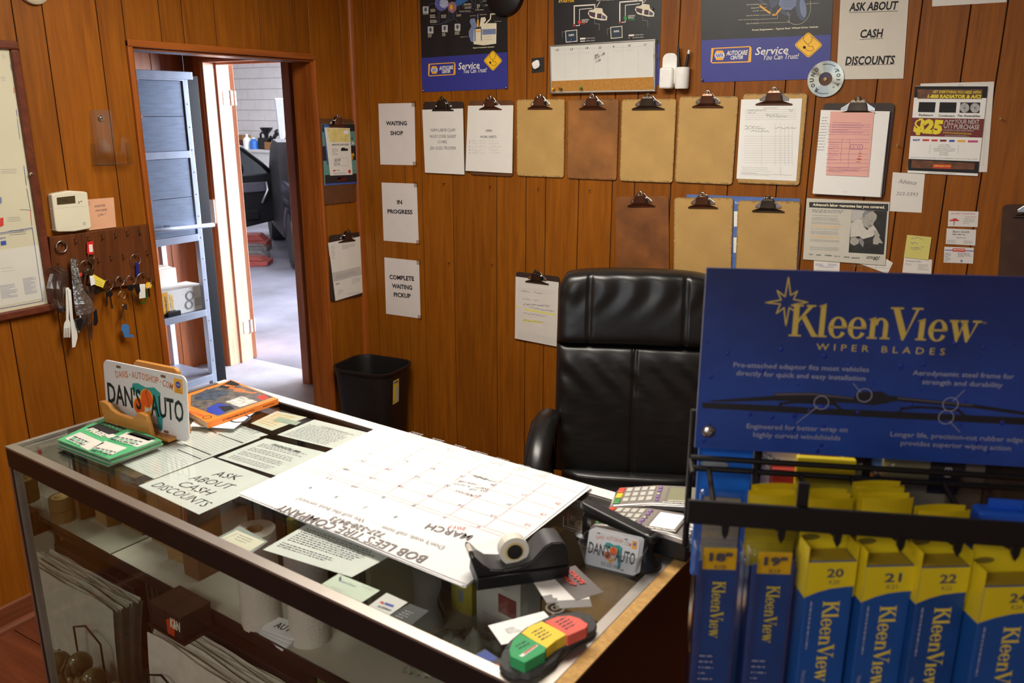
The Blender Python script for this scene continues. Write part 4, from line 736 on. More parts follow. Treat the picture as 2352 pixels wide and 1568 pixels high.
o = put('paper_sheet', 'white paper at the top right edge of the photo', 'paper', back, [(2146, -190), (2330, -200), (2312, 5), (2141, 15)], PAPER, off=.0015)
# ================================================================ left wall
k = K(0, 400, 3.0154); k1 = K(0, 0, 3.015)
def LW(d): return lambda u, v: on(u, v, 0, XL+d)
# framed certificate board
tr_, br_ = left(39, 94.5), left(116, 712)
y1 = (tr_.y+br_.y)/2+.005; zt, zb = left(20, 94).z, left(100, 715).z
FRW = wood('frame_wood', S(84, 40, 26), S(112, 58, 38), 2, .4, .2, .03)
t = empty('framed_board', frame(Vector((XL, y1-.56, zb)), (0, 1, 0), (0, 0, 1)), 'tall brown framed board of work records at the left edge', 'framed board'); FN[t.name] = LW(.008)
w_, h_ = .56, zt-zb; e = .026
for a, b in (((0, 0), (w_, e)), ((0, h_-e), (w_, h_)), ((0, e), (e, h_-e)), ((w_-e, e), (w_, h_-e))): MB().box((*a, .0), (*b, .02)).build('frame_rail', FRW, t, bevel=.005)
MB().box((e, e, 0), (w_-e, h_-e, .007)).build('backing', mat('yellowed_paper', S(206, 200, 172), .7, var=.05, scale=4), t)
x, y = loc(t, 67, 399); MB().lathe([(.001, .0195), (.006, .0195), (.005, .023), (.001, .024)], 12, Matrix.Translation((x, y, 0))).build('push_pin', CLS, t)
o = MB().box((w_-e-.20, e+.02, .0072), (w_-e-.004, e+.2, .0078)).build('record_sheet', mat('sheet_blue_edge', S(214, 212, 200), .75, var=.02), t)
kk = K(0, 90, 2.409)
ps(t, [kk((0, 1072), (178, 1042), (236, 1448), (0, 1490))], 1.0, BLU, .0085); ps(t, [kk((0, 1080), (176, 1050))], .6, BLU, .0085)
pf(t, *kk((50, 1060), (155, 1052)), 3, 4.5, 1.2, GRY, .0085); pp(t, [kk((4, 1118), (32, 1113), (35, 1136), (6, 1140))], BLU, .0085); pt(t, '2014', *kk((0, 1102), (30, 1096)), 4, BLU, .0086)
pf(t, *kk((125, 1325), (205, 1312)), 15, 2.6, .9, mat('violet_print_ink', S(130, 132, 170), .7), .0085); pf(t, *kk((0, 1365), (105, 1350)), 10, 3.2, .9, MATS['violet_print_ink'], .0085); pf(t, *kk((5, 1268), (85, 1258)), 2, 7, .9, LGR, .0085)
for y, a, b in ((85, 10, 25), (210, 5, 35), (720, 5, 105), (985, 40, 130)): pf(t, *kk((a, y), (b, y-3)), 3, 4, 1, LGR, .0085, seed=y)
for (x0, y0, x1, y1_), m_ in (((58, 140, 62, 170), STL), ((76, 265, 80, 297), RED), ((90, 390, 95, 425), BLU), ((96, 440, 110, 553), STL), ((132, 700, 146, 808), BLU), ((148, 825, 168, 940), SLT), ((168, 945, 176, 1030), RED)): ps(t, [kk((x0, y0), (x1, y1_))], .9, m_, .0085)
pp(t, [kk((0, 990), (18, 985), (20, 1030), (0, 1038))], RED, .0085); pp(t, [kk((0, 875), (8, 872), (10, 905), (0, 912))], STL, .0085); ps(t, [kk((110, 942), (140, 942), (178, 946))], .8, GRY, .0086)
# round beige detector at the top edge
p = left(72, -28); o = MB().lathe([(.05, 0), (.05, .014), (.042, .022), (.02, .026), (.002, .027)], 32).build('smoke_detector', mat('beige_plastic', S(206, 196, 168), .5), autos=True); o.matrix_world = Matrix.Translation(p) @ Matrix.Rotation(PI/2, 4, 'Y'); tag(o, 'beige round detector cut by the top edge above the framed board', 'detector')
# clear brochure pocket
CLR = glass('clear_acrylic', (.96, .96, .95, 1), .05, .06)
t = empty('brochure_pocket', frame(left(212, 380), (0, 1, 0), (0, 0, 1)), 'empty clear plastic brochure pocket screwed to the wall', 'holder'); FN[t.name] = left
P = lambda *q: [loc(t, *p) for p in k1(*q)]
MB().prism(P((640, 1145), (615, 790), (625, 765), (640, 760), (755, 760), (772, 785), (800, 1140)), .0015, .0035).build('back_plate', CLR, t)
q = P((632, 955), (690, 965), (735, 1010), (735, 1060), (800, 1055), (800, 950), (825, 950), (860, 960), (886, 1138), (770, 1138), (745, 1147), (640, 1147))
MB().prism(q, .030, .032).build('front_panel', CLR, t)
a, b = P((640, 1147), (886, 1138)); MB().box((a[0], a[1], .002), (b[0], a[1]+.002, .031)).build('pocket_floor', CLR, t)
for s in (a[0], b[0]-.002): MB().box((s, a[1], .002), (s+.002, a[1]+.075, .031)).build('pocket_side', CLR, t)
c_ = P((697, 817))[0]; MB().lathe([(.011, .0036), (.011, .005), (.004, .0055), (.004, .008), (.001, .0085)], 16, Matrix.Translation((*c_, 0))).build('screw', CLS, t)
# alarm keypad
fn = LW(.03); px = k((385, 125), (583, 118), (608, 370), (405, 398))
px = k((338, 128), (583, 116), (608, 370), (360, 398))
P_ = [LW(.0)(u, v) for u, v in px]; ex = (P_[1]-P_[0])+(P_[2]-P_[3]); ey = (P_[0]-P_[3])+(P_[1]-P_[2])
M = frame(P_[3], ex, ey); t = empty('alarm_keypad', M, 'off-white wall alarm keypad with a small dark display', 'keypad'); FN[t.name] = LW(.026)
w_, h_ = ex.length/2, ey.length/2
pts = [(0, .004), (.01, 0), (w_/2, -.004), (w_-.01, 0), (w_, .004), (w_, h_-.004), (w_-.01, h_), (w_/2, h_+.006), (.01, h_), (0, h_-.004)]
KP = mat('keypad_plastic', S(222, 216, 190), .45, var=.02)
MB().prism(pts, 0, .026).build('housing', KP, t, bevel=.004, seg=3)
def L3(*q): return [loc(t, *p) for p in k(*q)]
MB().prism(L3((392, 162), (518, 148), (522, 200), (396, 212))[::-1], .0262, .0268).build('display', mat('lcd_dark', S(74, 62, 40), .25), t)
text(t, 'READY', *[sum(v)/2 for v in zip(*L3((415, 185), (490, 178)))], .018, .005, mat('lcd_amber', S(60, 48, 30), .4), z=.0272)
ring(MB(), .0035, .005, .0262, .0266, 16).build('round_logo', GRY, t).location = (*L3((584, 341))[0], 0)
flat(t, [L3((540, 188), (552, 187), (552, 191), (540, 192)), L3((556, 186), (570, 185), (570, 189), (556, 190)), L3((540, 198), (552, 197), (552, 201), (540, 202))], BLK, .0264, 'indicator_marks')['kind'] = 'stuff'
flat(t, stroke(L3((345, 240), (595, 218)), .0006)+stroke(L3((345, 385), (605, 355)), .0005), LGR, .0264, 'cover_seam')['kind'] = 'stuff'
# pink note
o = put('sticky_note', 'pink handwritten note reading answer machine on', 'note', left, k((590, 175), (783, 160), (800, 365), (612, 388)), mat('note_pink', S(222, 168, 132), .8, var=.03), off=.004)
pt(o, 'ANSWER', *k((648, 222), (722, 215)), 5.5, PEN, shear=.3); pt(o, 'MACHINE', *k((655, 253), (738, 244)), 5, PEN, shear=.3); pt(o, 'ON ?', *k((672, 285), (727, 273)), 5.5, PEN, shear=.3); ps(o, [k((608, 192), (614, 192), (614, 212), (609, 213))], .6, PEN)
# key board
px = k((320, 432), (1003, 345), (1052, 742), (358, 838))
P_ = [left(u, v) for u, v in px]; M = frame(P_[3], (P_[1]-P_[0])+(P_[2]-P_[3]), (P_[0]-P_[3])+(P_[1]-P_[2]))
KB = wood('key_board_wood', S(78, 40, 18), S(112, 62, 28), 1, .5, .05, .02)
t = empty('key_board', M, 'dark wooden key board with rows of brass cup hooks', 'key board'); FN[t.name] = LW(.018)
I = M.inverted(); q = [I @ p for p in P_]; MB().prism([(p.x, p.y) for p in (q[3], q[2], q[1], q[0])], 0, .018).build('board', KB, t, bevel=.002)
HB = mat('hook_brass', S(96, 70, 40), .4, .8)
for x, y in ((425, 478), (517, 465), (608, 450), (703, 437), (793, 425), (875, 412), (960, 402), (400, 635), (500, 615), (585, 612), (675, 597), (762, 582), (848, 573), (930, 560), (1013, 546), (470, 790), (745, 752), (830, 725), (905, 712), (985, 700), (1030, 735)):
    c_ = loc(t, *k((x, y))[0]); MB().tube([(c_[0], c_[1]+.008, .016), (c_[0], c_[1]+.008, .022)]+[(c_[0], c_[1]+.008*math.cos(a), .022+.008*math.sin(a)) for a in (.5, 1.1, 1.7, 2.3, 2.9, 3.5)], .0014, 6).build('cup_hook', HB, t, smooth=True)
x, y = loc(t, *k((970, 445))[0]); MB().lathe([(.003, .018), (.003, .0195), (.001, .02)], 10, Matrix.Translation((x, y, 0))).build('screw', CLS, t)
# things hanging on the hooks
KM = mat('key_metal', S(150, 138, 112), .3, 1, var=.15); KS = mat('key_steel', S(176, 174, 168), .3, 1)
def hang(name, label, cat, x, y, d=.026, group='things hanging on the key board'):
    t = empty(name, frame(LW(d)(*k((x, y))[0]), (0, 1, 0), (0, 0, 1)), label, cat, group); FN[t.name] = LW(d); return t
def LP(t, *q): return [loc(t, *p) for p in k(*q)]
def ringat(t, x, y, r, m=KS, th=.0011, name='key_ring', tilt=0):
    c_ = LP(t, (x, y))[0]; r = r*.00095; MB().tube([(c_[0]+r*math.cos(2*PI*i/16), c_[1]+r*math.sin(2*PI*i/16), tilt*math.cos(2*PI*i/16)*r) for i in range(16)], th, 6, closed=True).build(name, m, t, smooth=True)
def key(t, head, tip, m=KM, hr=.011, z=0, name='key', hm=None):
    a, b = [Vector(p) for p in LP(t, head, tip)]; d = (b-a).normalized(); n = Vector((-d.y, d.x))
    pts = [a+n*hr*math.sin(i*.45)+d*hr*.9*(-math.cos(i*.45)) for i in range(14)]
    o = MB().prism(pts, z-.001, z+.001).build(name, hm or m, t)
    bl = [a+d*hr*.7-n*.0035, b-n*.0035, b+n*.001, b-d*.006+n*.0035, b-d*.010+n*.002, b-d*.014+n*.0038, b-d*.018+n*.0022, a+d*hr*.7+n*.0036]
    MB().prism(bl, z-.001, z+.001).build('blade', m, t); return o
t = hang('metal_ring', 'grey metal ring alone on the first hook of the key board', 'ring', 425, 500)
ringat(t, 428, 502, 20, KS, .0028, 'ring'); 
t = hang('key_tag', 'red key tag with white label and a key on it', 'key tag', 608, 455)
q = LP(t, (602, 470), (645, 462), (651, 545), (640, 556), (612, 558), (602, 545)); MB().prism(q, -.002, .002).build('tag', mat('tag_red', S(206, 36, 30), .4), t, bevel=.001); MB().prism(LP(t, (612, 488), (636, 484), (642, 536), (616, 540)), .002, .0026).build('paper_insert', PAPER, t); ringat(t, 632, 568, 12); key(t, (635, 600), (652, 672))
BAG = glass('plastic_bag', (.80, .80, .78, 1), .16, .25)
def bag(t, pts, th, m, name='bag', seed=1, nu=8):
    """crumpled thin bag between a left and a right outline (lists of px, top to bottom)"""
    rn = random.Random(seed); Lp, Rp = LP(t, *pts[0]), LP(t, *pts[1]); b = MB(); n = len(Lp)
    fr = {}
    def f(s, r_):
        j = min(int(r_*(n-1)+.5), n-1); i = int(s*nu+.5)
        a, c_ = Lp[j], Rp[j]; e = math.sin(PI*s)*th*(.5+fr.setdefault((i, j), rn.random()))
        return (a[0]+(c_[0]-a[0])*s, a[1]+(c_[1]-a[1])*s, e)
    b.grid(f, nu, n-1); k_ = len(b.v); vv = list(b.v); b.grid(lambda s, r_: (f(s, r_)[0], f(s, r_)[1], -f(s, r_)[2]*.5), nu, n-1)
    return b.build(name, m, t)
t = hang('plastic_bag', 'crumpled clear plastic bag holding a dark key fob, leftmost on the key board', 'bag', 400, 640, .034)
bag(t, [[(318, 650), (345, 690), (330, 745), (322, 790), (345, 860), (365, 920), (395, 955)], [(400, 628), (470, 660), (478, 720), (455, 790), (445, 860), (448, 930), (445, 952)]], .014, BAG, seed=3)
q = LP(t, (392, 925), (440, 905), (450, 940), (430, 958), (398, 958)); MB().prism(q, -.004, .006).build('key_fob', BP, t, bevel=.002)
t = hang('plastic_fork', 'white plastic fork hanging left of the white knife', 'fork', 465, 795, .036)
WPL = mat('cutlery_white', S(226, 224, 216), .4)
q = LP(t, (455, 790), (470, 782), (482, 795), (474, 1000), (488, 1035), (488, 1060), (440, 1068), (444, 1035), (458, 1010)); MB().prism(q, -.0012, .0012).build('handle', WPL, t)
for i in range(4):
    x = 441+i*12.5; MB().prism(LP(t, (x, 1062), (x+8, 1062), (x+6, 1130), (x, 1130)), -.001, .001).build('tine', WPL, t)
t = hang('plastic_knife', 'white plastic knife hanging beside the white fork', 'knife', 478, 800, .040)
q = LP(t, (468, 800), (490, 800), (505, 1000), (532, 1060), (536, 1130), (520, 1195), (500, 1200), (496, 1120), (488, 1020)); MB().prism(q, -.0012, .0012).build('blade', WPL, t)
FOIL = mat('foil', S(190, 190, 188), .25, .9, var=.2, bump=.9, bscale=90)
t = hang('foil_wrapped_remote', 'silver foil and plastic wrapped parcel with a dark remote sticking out', 'parcel', 508, 600, .044)
bag(t, [[(490, 590), (492, 650), (498, 720), (505, 800), (515, 900), (528, 980)], [(525, 582), (540, 640), (552, 690), (575, 790), (640, 880), (658, 945)]], .016, FOIL, 'foil_wrap', 5)
MB().prism(LP(t, (515, 1000), (560, 990), (585, 1040), (545, 1085), (528, 1060)), -.004, .008).build('remote', BP, t, bevel=.003); MB().prism(LP(t, (527, 685), (550, 678), (553, 700), (530, 707)), .012, .0135).build('red_tape', RED, t)
bag(t, [[(600, 900), (560, 960), (540, 1030), (540, 1100)], [(655, 940), (625, 1000), (590, 1060), (545, 1095)]], .008, BAG, 'plastic_film', 6, 4)
t = hang('key_bunch', 'bunch of keys with a yellow paper tag', 'keys', 590, 630, .034)
ringat(t, 598, 645, 26); key(t, (600, 668), (585, 745), KS); key(t, (625, 672), (610, 760), KM, z=.003); MB().prism(LP(t, (640, 690), (725, 738), (708, 785), (652, 765)), .004, .0048).build('yellow_tag', mat('tag_yellow', S(236, 214, 60), .7), t); MB().prism(LP(t, (612, 705), (642, 698), (652, 760), (622, 772)), .005, .008).build('white_fob', WP, t, bevel=.001); pf(t, *k((660, 735), (715, 760)), 2, 5, 1, GRY, .0052)
bag(t, [[(590, 770), (605, 860), (610, 960), (600, 1040), (618, 1165)], [(660, 780), (655, 860), (640, 960), (640, 1050), (642, 1135)]], .006, BAG, 'torn_bag', 9, 4); MB().prism(LP(t, (652, 800), (690, 795), (695, 815), (655, 825)), .001, .006).build('dark_fob', BP, t)
MB().prism(LP(t, (650, 940), (668, 930), (678, 1020), (665, 1050), (648, 1045)), -.003, .003).build('black_fob', BP, t, bevel=.002)
t = hang('key_pair', 'pair of keys with one dark head hanging below the board edge', 'keys', 745, 758, .03)
ringat(t, 748, 768, 20); key(t, (742, 800), (738, 915), KM, .010); key(t, (757, 828), (775, 930), KM, .012, .003, hm=BP)
t = hang('key_chain', 'long key chain ending in a cut blue plastic tag', 'keys', 830, 730, .03)
ringat(t, 832, 740, 18, KS, .0018); MB().tube([(*p, 0) for p in LP(t, (835, 762), (842, 820))], .0016, 6).build('swivel', KS, t); ringat(t, 846, 836, 15, KS, .0016); MB().tube([(*p, 0) for p in LP(t, (848, 855), (852, 890))], .0014, 6).build('chain', KS, t); key(t, (862, 912), (830, 1005), KS, .011); key(t, (858, 918), (878, 935), KS, .010, .003)
MB().tube([(*p, 0) for p in LP(t, (860, 950), (868, 1045))], .0009, 6).build('wire', NAIL, t); MB().prism(LP(t, (842, 1045), (875, 1035), (892, 1048), (895, 1105), (930, 1118), (925, 1128), (860, 1128), (850, 1090), (838, 1078)), -.001, .001).build('blue_tag', mat('tag_blue', S(64, 116, 176), .5), t)
t = hang('car_key', 'black headed car key on a small ring', 'key', 905, 715, .03)
ringat(t, 908, 735, 20); key(t, (905, 785), (932, 868), KS, .013, 0, hm=BP); MB().prism(LP(t, (925, 760), (960, 770), (968, 810), (945, 835), (930, 800)), .002, .009).build('remote_fob', BP, t, bevel=.003)
t = hang('carabiner_keys', 'green carabiner and white tag on a large key ring', 'keys', 985, 705, .034)
ringat(t, 995, 740, 34, KS, .0014); MB().prism(LP(t, (962, 760), (1000, 758), (1004, 855), (960, 862)), .002, .005).build('white_tag', WP, t, bevel=.0015); pf(t, *k((978, 790), (992, 850)), 1, 4, 1.5, RED, .0056, rot=0) if False else None
q = LP(t, (1005, 790), (1017, 850), (1005, 890), (975, 895), (962, 870)); MB().tube([(*p, 0) for p in q], .0022, 6).build('carabiner', mat('anodised_green', S(40, 150, 60), .3, .8), t)
t = hang('yellow_key', 'key with a round yellow head at the right board edge', 'key', 1030, 745, .03)
key(t, (1028, 770), (1035, 850), BP, .014, hm=YEL)
t = hang('blue_fob', 'dark blue key fob on a ring, upper right of the key board', 'key fob', 935, 565, .028)
ringat(t, 940, 590, 22); MB().prism(LP(t, (938, 610), (955, 606), (962, 690), (952, 706), (942, 700)), -.003, .004).build('fob', mat('fob_blue', S(28, 36, 120), .35), t, bevel=.002)
# ================================================================ hall: steel shelving
SX = -1.80                                   # shelf front
BSTL = mat('shelf_steel', S(184, 194, 212), .38, .35, var=.08, scale=14)
PNL = mat('shelf_panel', S(150, 164, 186), .32, .3, var=.12, scale=5, stretch=(1, 2, 14))
sh = empty('steel_shelving', (SX, 0, 0), 'blue-grey steel shelving with panelled upper bays in the hall', 'shelving')
def SXp(u, v): return on(u, v, 0, SX)
yr = SXp(466, 542).y; yl = yr-.92; D = .40
for y in (yl, yr-.035):
    MB().box((-.035, y, 0), (0, y+.035, 1.94)).build('post', BSTL, sh, bevel=.002); MB().box((-D, y, 0), (-D+.035, y+.035, 1.94)).build('post', BSTL, sh, bevel=.002)
    for z in [.2+.13*i for i in range(13)]: MB().tube([(0, y+.018, z), (.0015, y+.018, z)], .003, 8).build('bolt', CLD, sh)
zz = [SXp(470, 872).z, SXp(425, 730).z, SXp(410, 552).z, SXp(385, 357).z, SXp(380, 176).z]
for i, z in enumerate(zz):
    MB().box((-D, yl, z+.018), (-.002, yr, z+.022)).build('shelf', mat('shelf_top', S(120, 126, 140), .5, .2, var=.15) if i < 2 else PNL, sh); MB().box((-.004, yl+.03, z-.02), (.002, yr-.03, z+.022)).build('shelf_lip', BSTL, sh, bevel=.002)
MB().box((-.02, yl-.005, zz[4]-.012), (.012, yr+.03, zz[4]+.032)).build('top_channel', BSTL, sh, bevel=.003)
for a, b in ((zz[2], zz[3]), (zz[3], zz[4])):
    m_ = (a+b)/2; MB().box((-.012, yl+.035, a+.024), (-.006, yr-.036, m_-.0015)).build('bay_panel', PNL, sh); MB().box((-.012, yl+.035, m_+.0015), (-.006, yr-.036, b-.022)).build('bay_panel', PNL, sh)
MB().box((-D, yr-.004, zz[2]), (-.035, yr, 1.93)).build('side_sheet', mat('side_dark', S(40, 42, 48), .5, .2), sh)
a, b = on(350, 527, 0, SX+.06), on(491, 516, 0, SX+.06); MB().tube([(a.x-SX, a.y-.3, a.z), (b.x-SX, b.y, b.z)], .013, 12).build('rail_tube', BSTL, sh, smooth=True)
MB().tube([(0, b.y-.3, a.z), (.06, b.y-.3, a.z)], .008, 8).build('rail_bracket', BSTL, sh)
# black strip added to stand in for the dark gap between shelving and casing
o = MB().box((-.012, 0, 0), (0, .075, 1.92)).build('gap_strip', mat('gap_black', S(9, 10, 14), .5, spec=.2), bevel=.002); o.matrix_world = Matrix.Translation((SX-.01, yr+.006, 0)); tag(o, 'narrow black strip filling the dark gap between the shelving and the door casing', 'board')
# goods on the shelves
def shelf_box(name, label, cat, z, y0, y1, h, x0, d, m, rz=0):
    t = empty(name, Matrix.Translation((SX+x0, y0, z)) @ Matrix.Rotation(rz, 4, 'Z'), label, cat); MB().box((-d, 0, 0), (0, y1-y0, h)).build('carton', m, t, bevel=.002); return t
CBX = mat('carton_white', S(222, 220, 214), .55, var=.04); CYL = mat('carton_yellow', S(226, 164, 40), .5)
z1 = zz[1]+.022
def yz(u, v, x): p = on(u, v, 0, SX+x); return p.y, p.z
t = shelf_box('paper_bag', 'pale brown paper bag standing behind the boxed filters', 'bag', z1, yz(352, 600, -.2)[0]-.06, yz(402, 600, -.2)[0], .25, -.2, .12, mat('kraft_pale', S(206, 186, 170), .7, var=.1, scale=8))
MB().prism([(0, .25), (.2, .25), (.18, .262), (.02, .262)], -.10, -.02, Matrix(((0, 0, 1, 0), (1, 0, 0, 0), (0, 1, 0, 0), (0, 0, 0, 1)))).build('folded_top', MATS['kraft_pale'], t)
for i, (u0, u1, x0, hh, lb) in enumerate(((352, 452, -.12, .15, 'white boxed filter standing behind another on the shelf'), (372, 474, -.03, .15, 'white and yellow boxed filter in front on the shelf'))):
    y0, y1 = yz(u0, 680, x0)[0], yz(u1, 680, x0)[0]
    t = shelf_box('filter_box', lb, 'box', z1, y0, y1, hh, x0, .09, CBX); FN[t.name] = (lambda x: lambda u, v: on(u, v, 0, SX+x))(x0)
    w_ = y1-y0
    q = MB().box((.0005, 0, 0), (.0012, .04, hh)).build('yellow_end', CYL, t)
    M2 = frame((.0014, 0, 0), (0, 1, 0), (0, 0, 1)); f = empty('print', M2) if False else None
    def onface(fn_, M2=M2, t=t): o_ = fn_(t); o_.matrix_local = M2; return o_
    onface(lambda t: text(t, 'PROSELECT', .062, hh/2, hh*.8, .022, YEL, bold=.04, rot=PI/2, z=.0004)); onface(lambda t: text(t, 'PROSELECT', .02, hh/2, hh*.7, .012, PEN, bold=.04, rot=PI/2, z=.0004))
    for cx, cy, r in ((w_*.62, hh*.66, .030), (w_*.58, hh*.30, .028)): ring(MB(), r*.72, r, .0004, .0008, 20).build('filter_picture', GRY, t).matrix_local = M2 @ Matrix.Translation((cx, cy, 0))
    onface(lambda t: flat(t, [rect(w_*.72, hh*.18, w_*.88, hh*.52)], LGR, .0003, 'filter_panel'))
t = shelf_box('small_carton', 'plain white carton at the left end of the filter shelf', 'box', z1, yz(345, 720, .0)[0]-.08, yz(373, 720, .0)[0], .115, -.005, .1, CBX)
y0, z0 = yz(386, 716, -.01)
t = empty('sensor_module', (SX-.01, y0, z1), 'black plastic electrical module lying before the boxed filter', 'module'); MB().box((-.04, 0, 0), (0, .09, .028)).build('body', BP, t, bevel=.003); MB().box((-.035, .02, .028), (-.005, .06, .036)).build('lid', mat('grey_plastic', S(90, 94, 104), .4), t, bevel=.002); MB().box((-.03, -.02, .004), (-.008, 0, .022)).build('connector', BP, t, bevel=.002)
t = shelf_box('tall_carton', 'tall white carton on the lowest shelf left', 'box', zz[0]+.022, yz(360, 800, -.15)[0]-.07, yz(377, 800, -.15)[0], .30, -.15, .14, CBX)
MB().tube([(.001, .05, .15), (.002, .05, .15)], .03, 18).build('round_mark', mat('faded_pink', S(190, 130, 130), .6), t)
t = shelf_box('low_carton', 'low white carton on the lowest shelf in front', 'box', zz[0]+.022, yz(373, 850, -.04)[0]-.1, yz(398, 850, -.04)[0], .05, -.04, .12, CBX)
p = on(481, 458, 1, Y2-.02); q = on(491, 512, 1, Y2-.02)
o = MB().box((p.x, Y2-.021, q.z), (q.x+.02, Y2-.0165, p.z)).build('wall_notice', PAPER2); tag(o, 'small white notice on the casing beside the shelving', 'notice')
# ================================================================ garage: bench, car
GY = 8.29
def gp(u, v, y): return on(u, v, 1, y)
by = 7.75; tb = gp(600, 344, by).z
bx0, bx1 = -11.2, gp(632, 344, by).x+.05
t = empty('work_bench', ((bx0+bx1)/2, by, 0), 'white work bench against the garage block wall', 'bench'); hw = (bx1-bx0)/2
MB().box((-hw, 0, tb-.05), (hw, .52, tb)).build('bench_top', mat('bench_white', S(214, 210, 206), .5), t, bevel=.004); MB().box((-hw+.02, .03, 0), (hw-.02, .5, tb-.05)).build('cabinet', MATS['bench_white'], t)
for i in range(3): MB().box((-hw+.05+i*(hw*2-.1)/3, .022, .08), (-hw+.04+(i+1)*(hw*2-.1)/3, .03, tb-.08)).build('cabinet_door', MATS['bench_white'], t, bevel=.003)
def bench_pt(u, v): return gp(u, v, by+.12)
def bottle(name, label, u0, u1, vt, m, cap, neck=.3):
    a, b = bench_pt(u0, 335), bench_pt(u1, 335); r = (b-a).length/2; h = bench_pt((u0+u1)/2, vt).z-tb; c_ = (a+b)/2
    t = empty(name, (c_.x, by+.12, tb), label, 'bottle'); MB().lathe([(r, 0), (r, h*.62), (r*.9, h*.7), (r*neck, h*.84), (r*neck, h*.9)], 16).build('body', m, t, autos=True); MB().lathe([(r*neck*1.2, h*.9), (r*neck*1.2, h)], 12).build('cap', cap, t); return t
bottle('spray_bottle', 'white bottle on the garage bench left of the blue one', 562, 575, 308, WP, WP); bottle('spray_bottle', 'blue bottle on the garage bench', 577, 590, 316, mat('bottle_blue', S(48, 110, 190), .4), WP, .4)
# black jug with handle and funnel
a, b = bench_pt(592, 335), bench_pt(612, 335); w_ = (b-a).length; h_ = bench_pt(602, 306).z-tb
t = empty('oil_jug', (a.x, by+.12, tb), 'black oil jug with a funnel on the garage bench', 'jug')
MB().box((0, 0, 0), (w_, .14, h_*.72)).build('body', BP, t, bevel=.02, seg=3); MB().tube([(w_*.1, .07, h_*.7), (w_*.1, .07, h_*.95), (w_*.3, .07, h_*1.05), (w_*.6, .07, h_*.95), (w_*.65, .07, h_*.7)], .02, 8).build('handle', BP, t, smooth=True)
MB().lathe([(.03, h_*.7), (.035, h_*.95), (.1, h_*1.2), (.12, h_*1.35), (.11, h_*1.35), (.03, h_*.98)], 16, Matrix.Translation((w_*.8, .07, 0))).build('funnel', BP, t, autos=True)
a, b = bench_pt(613, 335), bench_pt(640, 335)
t = empty('parts_tray', (a.x, by+.05, tb), 'open brown box with dark hoses on the garage bench', 'box'); w_ = (b-a).length*.8
for q in (((0, 0, 0), (w_, .01, .14)), ((0, .2, 0), (w_, .21, .14)), ((0, 0, 0), (.01, .21, .14)), ((w_-.01, 0, 0), (w_, .21, .14)), ((0, 0, 0), (w_, .21, .01))): MB().box(*q).build('tray_side', mat('kraft', S(150, 104, 66), .8), t)
MB().tube([(.02, .1, .13), (w_*.3, .12, .22), (w_*.6, .1, .18), (w_*.9, .08, .25), (w_*1.1, .1, .3)], .035, 8).build('hose', BP, t, smooth=True); MB().ell((w_*1.12, .1, .31), (.06, .06, .06)).build('hose_end', BP, t, smooth=True)
a = bench_pt(552, 335); t = empty('red_crate', (a.x-.1, by+.1, tb), 'dark red carton at the left end of the garage bench', 'box'); MB().box((0, 0, 0), (.16, .2, .16)).build('carton', mat('dark_red', S(90, 30, 30), .6), t, bevel=.004); MB().box((-.05, 0, .161), (.2, .2, .25)).build('tan_lid', MATS['kraft'], t, bevel=.004)
# car: pointing away, driver's door open towards us
wr, wf_ = on(668, 618, 2, 0), on(630, 564, 2, 0)
ax = (wf_-wr).normalized(); side = Vector((ax.y, -ax.x, 0))          # side: to the car's right
WB = 2.35
car = empty('car', frame(Vector((wr.x, wr.y, 0)), ax, (-side.x, -side.y, 0)), 'dark grey car with hood raised and driver door open in the garage', 'car')
CPT = mat('car_paint', S(64, 66, 84), .22, .55, coat=.6); RUB = mat('tyre_rubber', S(30, 30, 32), .7, bump=.3); GLS = glass('car_glass', (.45, .47, .5, 1), .12); INT = mat('car_interior', S(24, 24, 28), .55); HUB = mat('wheel_alloy', S(180, 180, 186), .3, .9)
# local: x forward, y left (towards us), z up
body = [(-.75, .45), (-.78, .75), (-.7, .92), (-.35, .96), (.1, .97), (1.75, .98), (2.3, .92), (2.95, .78), (3.1, .6), (3.05, .35), (2.75, .28), (2.68, .5), (2.5, .64), (2.2, .64), (2.02, .5), (1.95, .28), (.42, .28), (.34, .5), (.15, .66), (-.15, .66), (-.34, .5), (-.42, .3), (-.7, .32)]
XZ = Matrix(((1, 0, 0, 0), (0, 0, 1, 0), (0, 1, 0, 0), (0, 0, 0, 1)))
MB().prism(body, -1.62, .0, XZ).build('body', CPT, car, bevel=.04, seg=3, autos=True)
roof = [(-.6, .95), (-.35, 1.28), (.1, 1.44), (.9, 1.46), (1.35, 1.36), (1.85, .97)]
MB().prism(roof, -1.45, -.14, XZ).build('cabin', CPT, car, bevel=.05, seg=3, autos=True)
MB().prism([(-.48, .98), (-.28, 1.24), (.12, 1.38), (.40, 1.40), (.40, .98)], -.145, -.125, XZ).build('rear_window', GLS, car)
MB().prism([(.42, .3), (.42, 1.38), (.9, 1.4), (1.3, 1.3), (1.72, .98), (1.72, .3)], -.5, .006, XZ).build('door_opening', INT, car)
for x, y, nm in ((0, -.12, 1), (WB, -.12, 1), (0, -1.5, 1), (WB, -1.5, 1)):
    wt = MB().lathe([(.19, -.1), (.29, -.11), (.315, -.08), (.315, .08), (.29, .11), (.19, .1)], 28, Matrix.Translation((x, y, .315)) @ Matrix.Rotation(PI/2, 4, 'X')).build('tyre', RUB, car, autos=True); wh = MB().lathe([(.19, -.09), (.19, .06), (.1, .03), (.05, .07), (.002, .07)], 20, Matrix.Translation((x, y, .315)) @ Matrix.Rotation(-PI/2, 4, 'X')).build('wheel', HUB, wt, autos=True)
MB().prism([(-.18, .74), (.2, .74), (.2, .78), (-.18, .78)], .0, .012, XZ).build('side_moulding', INT, car)
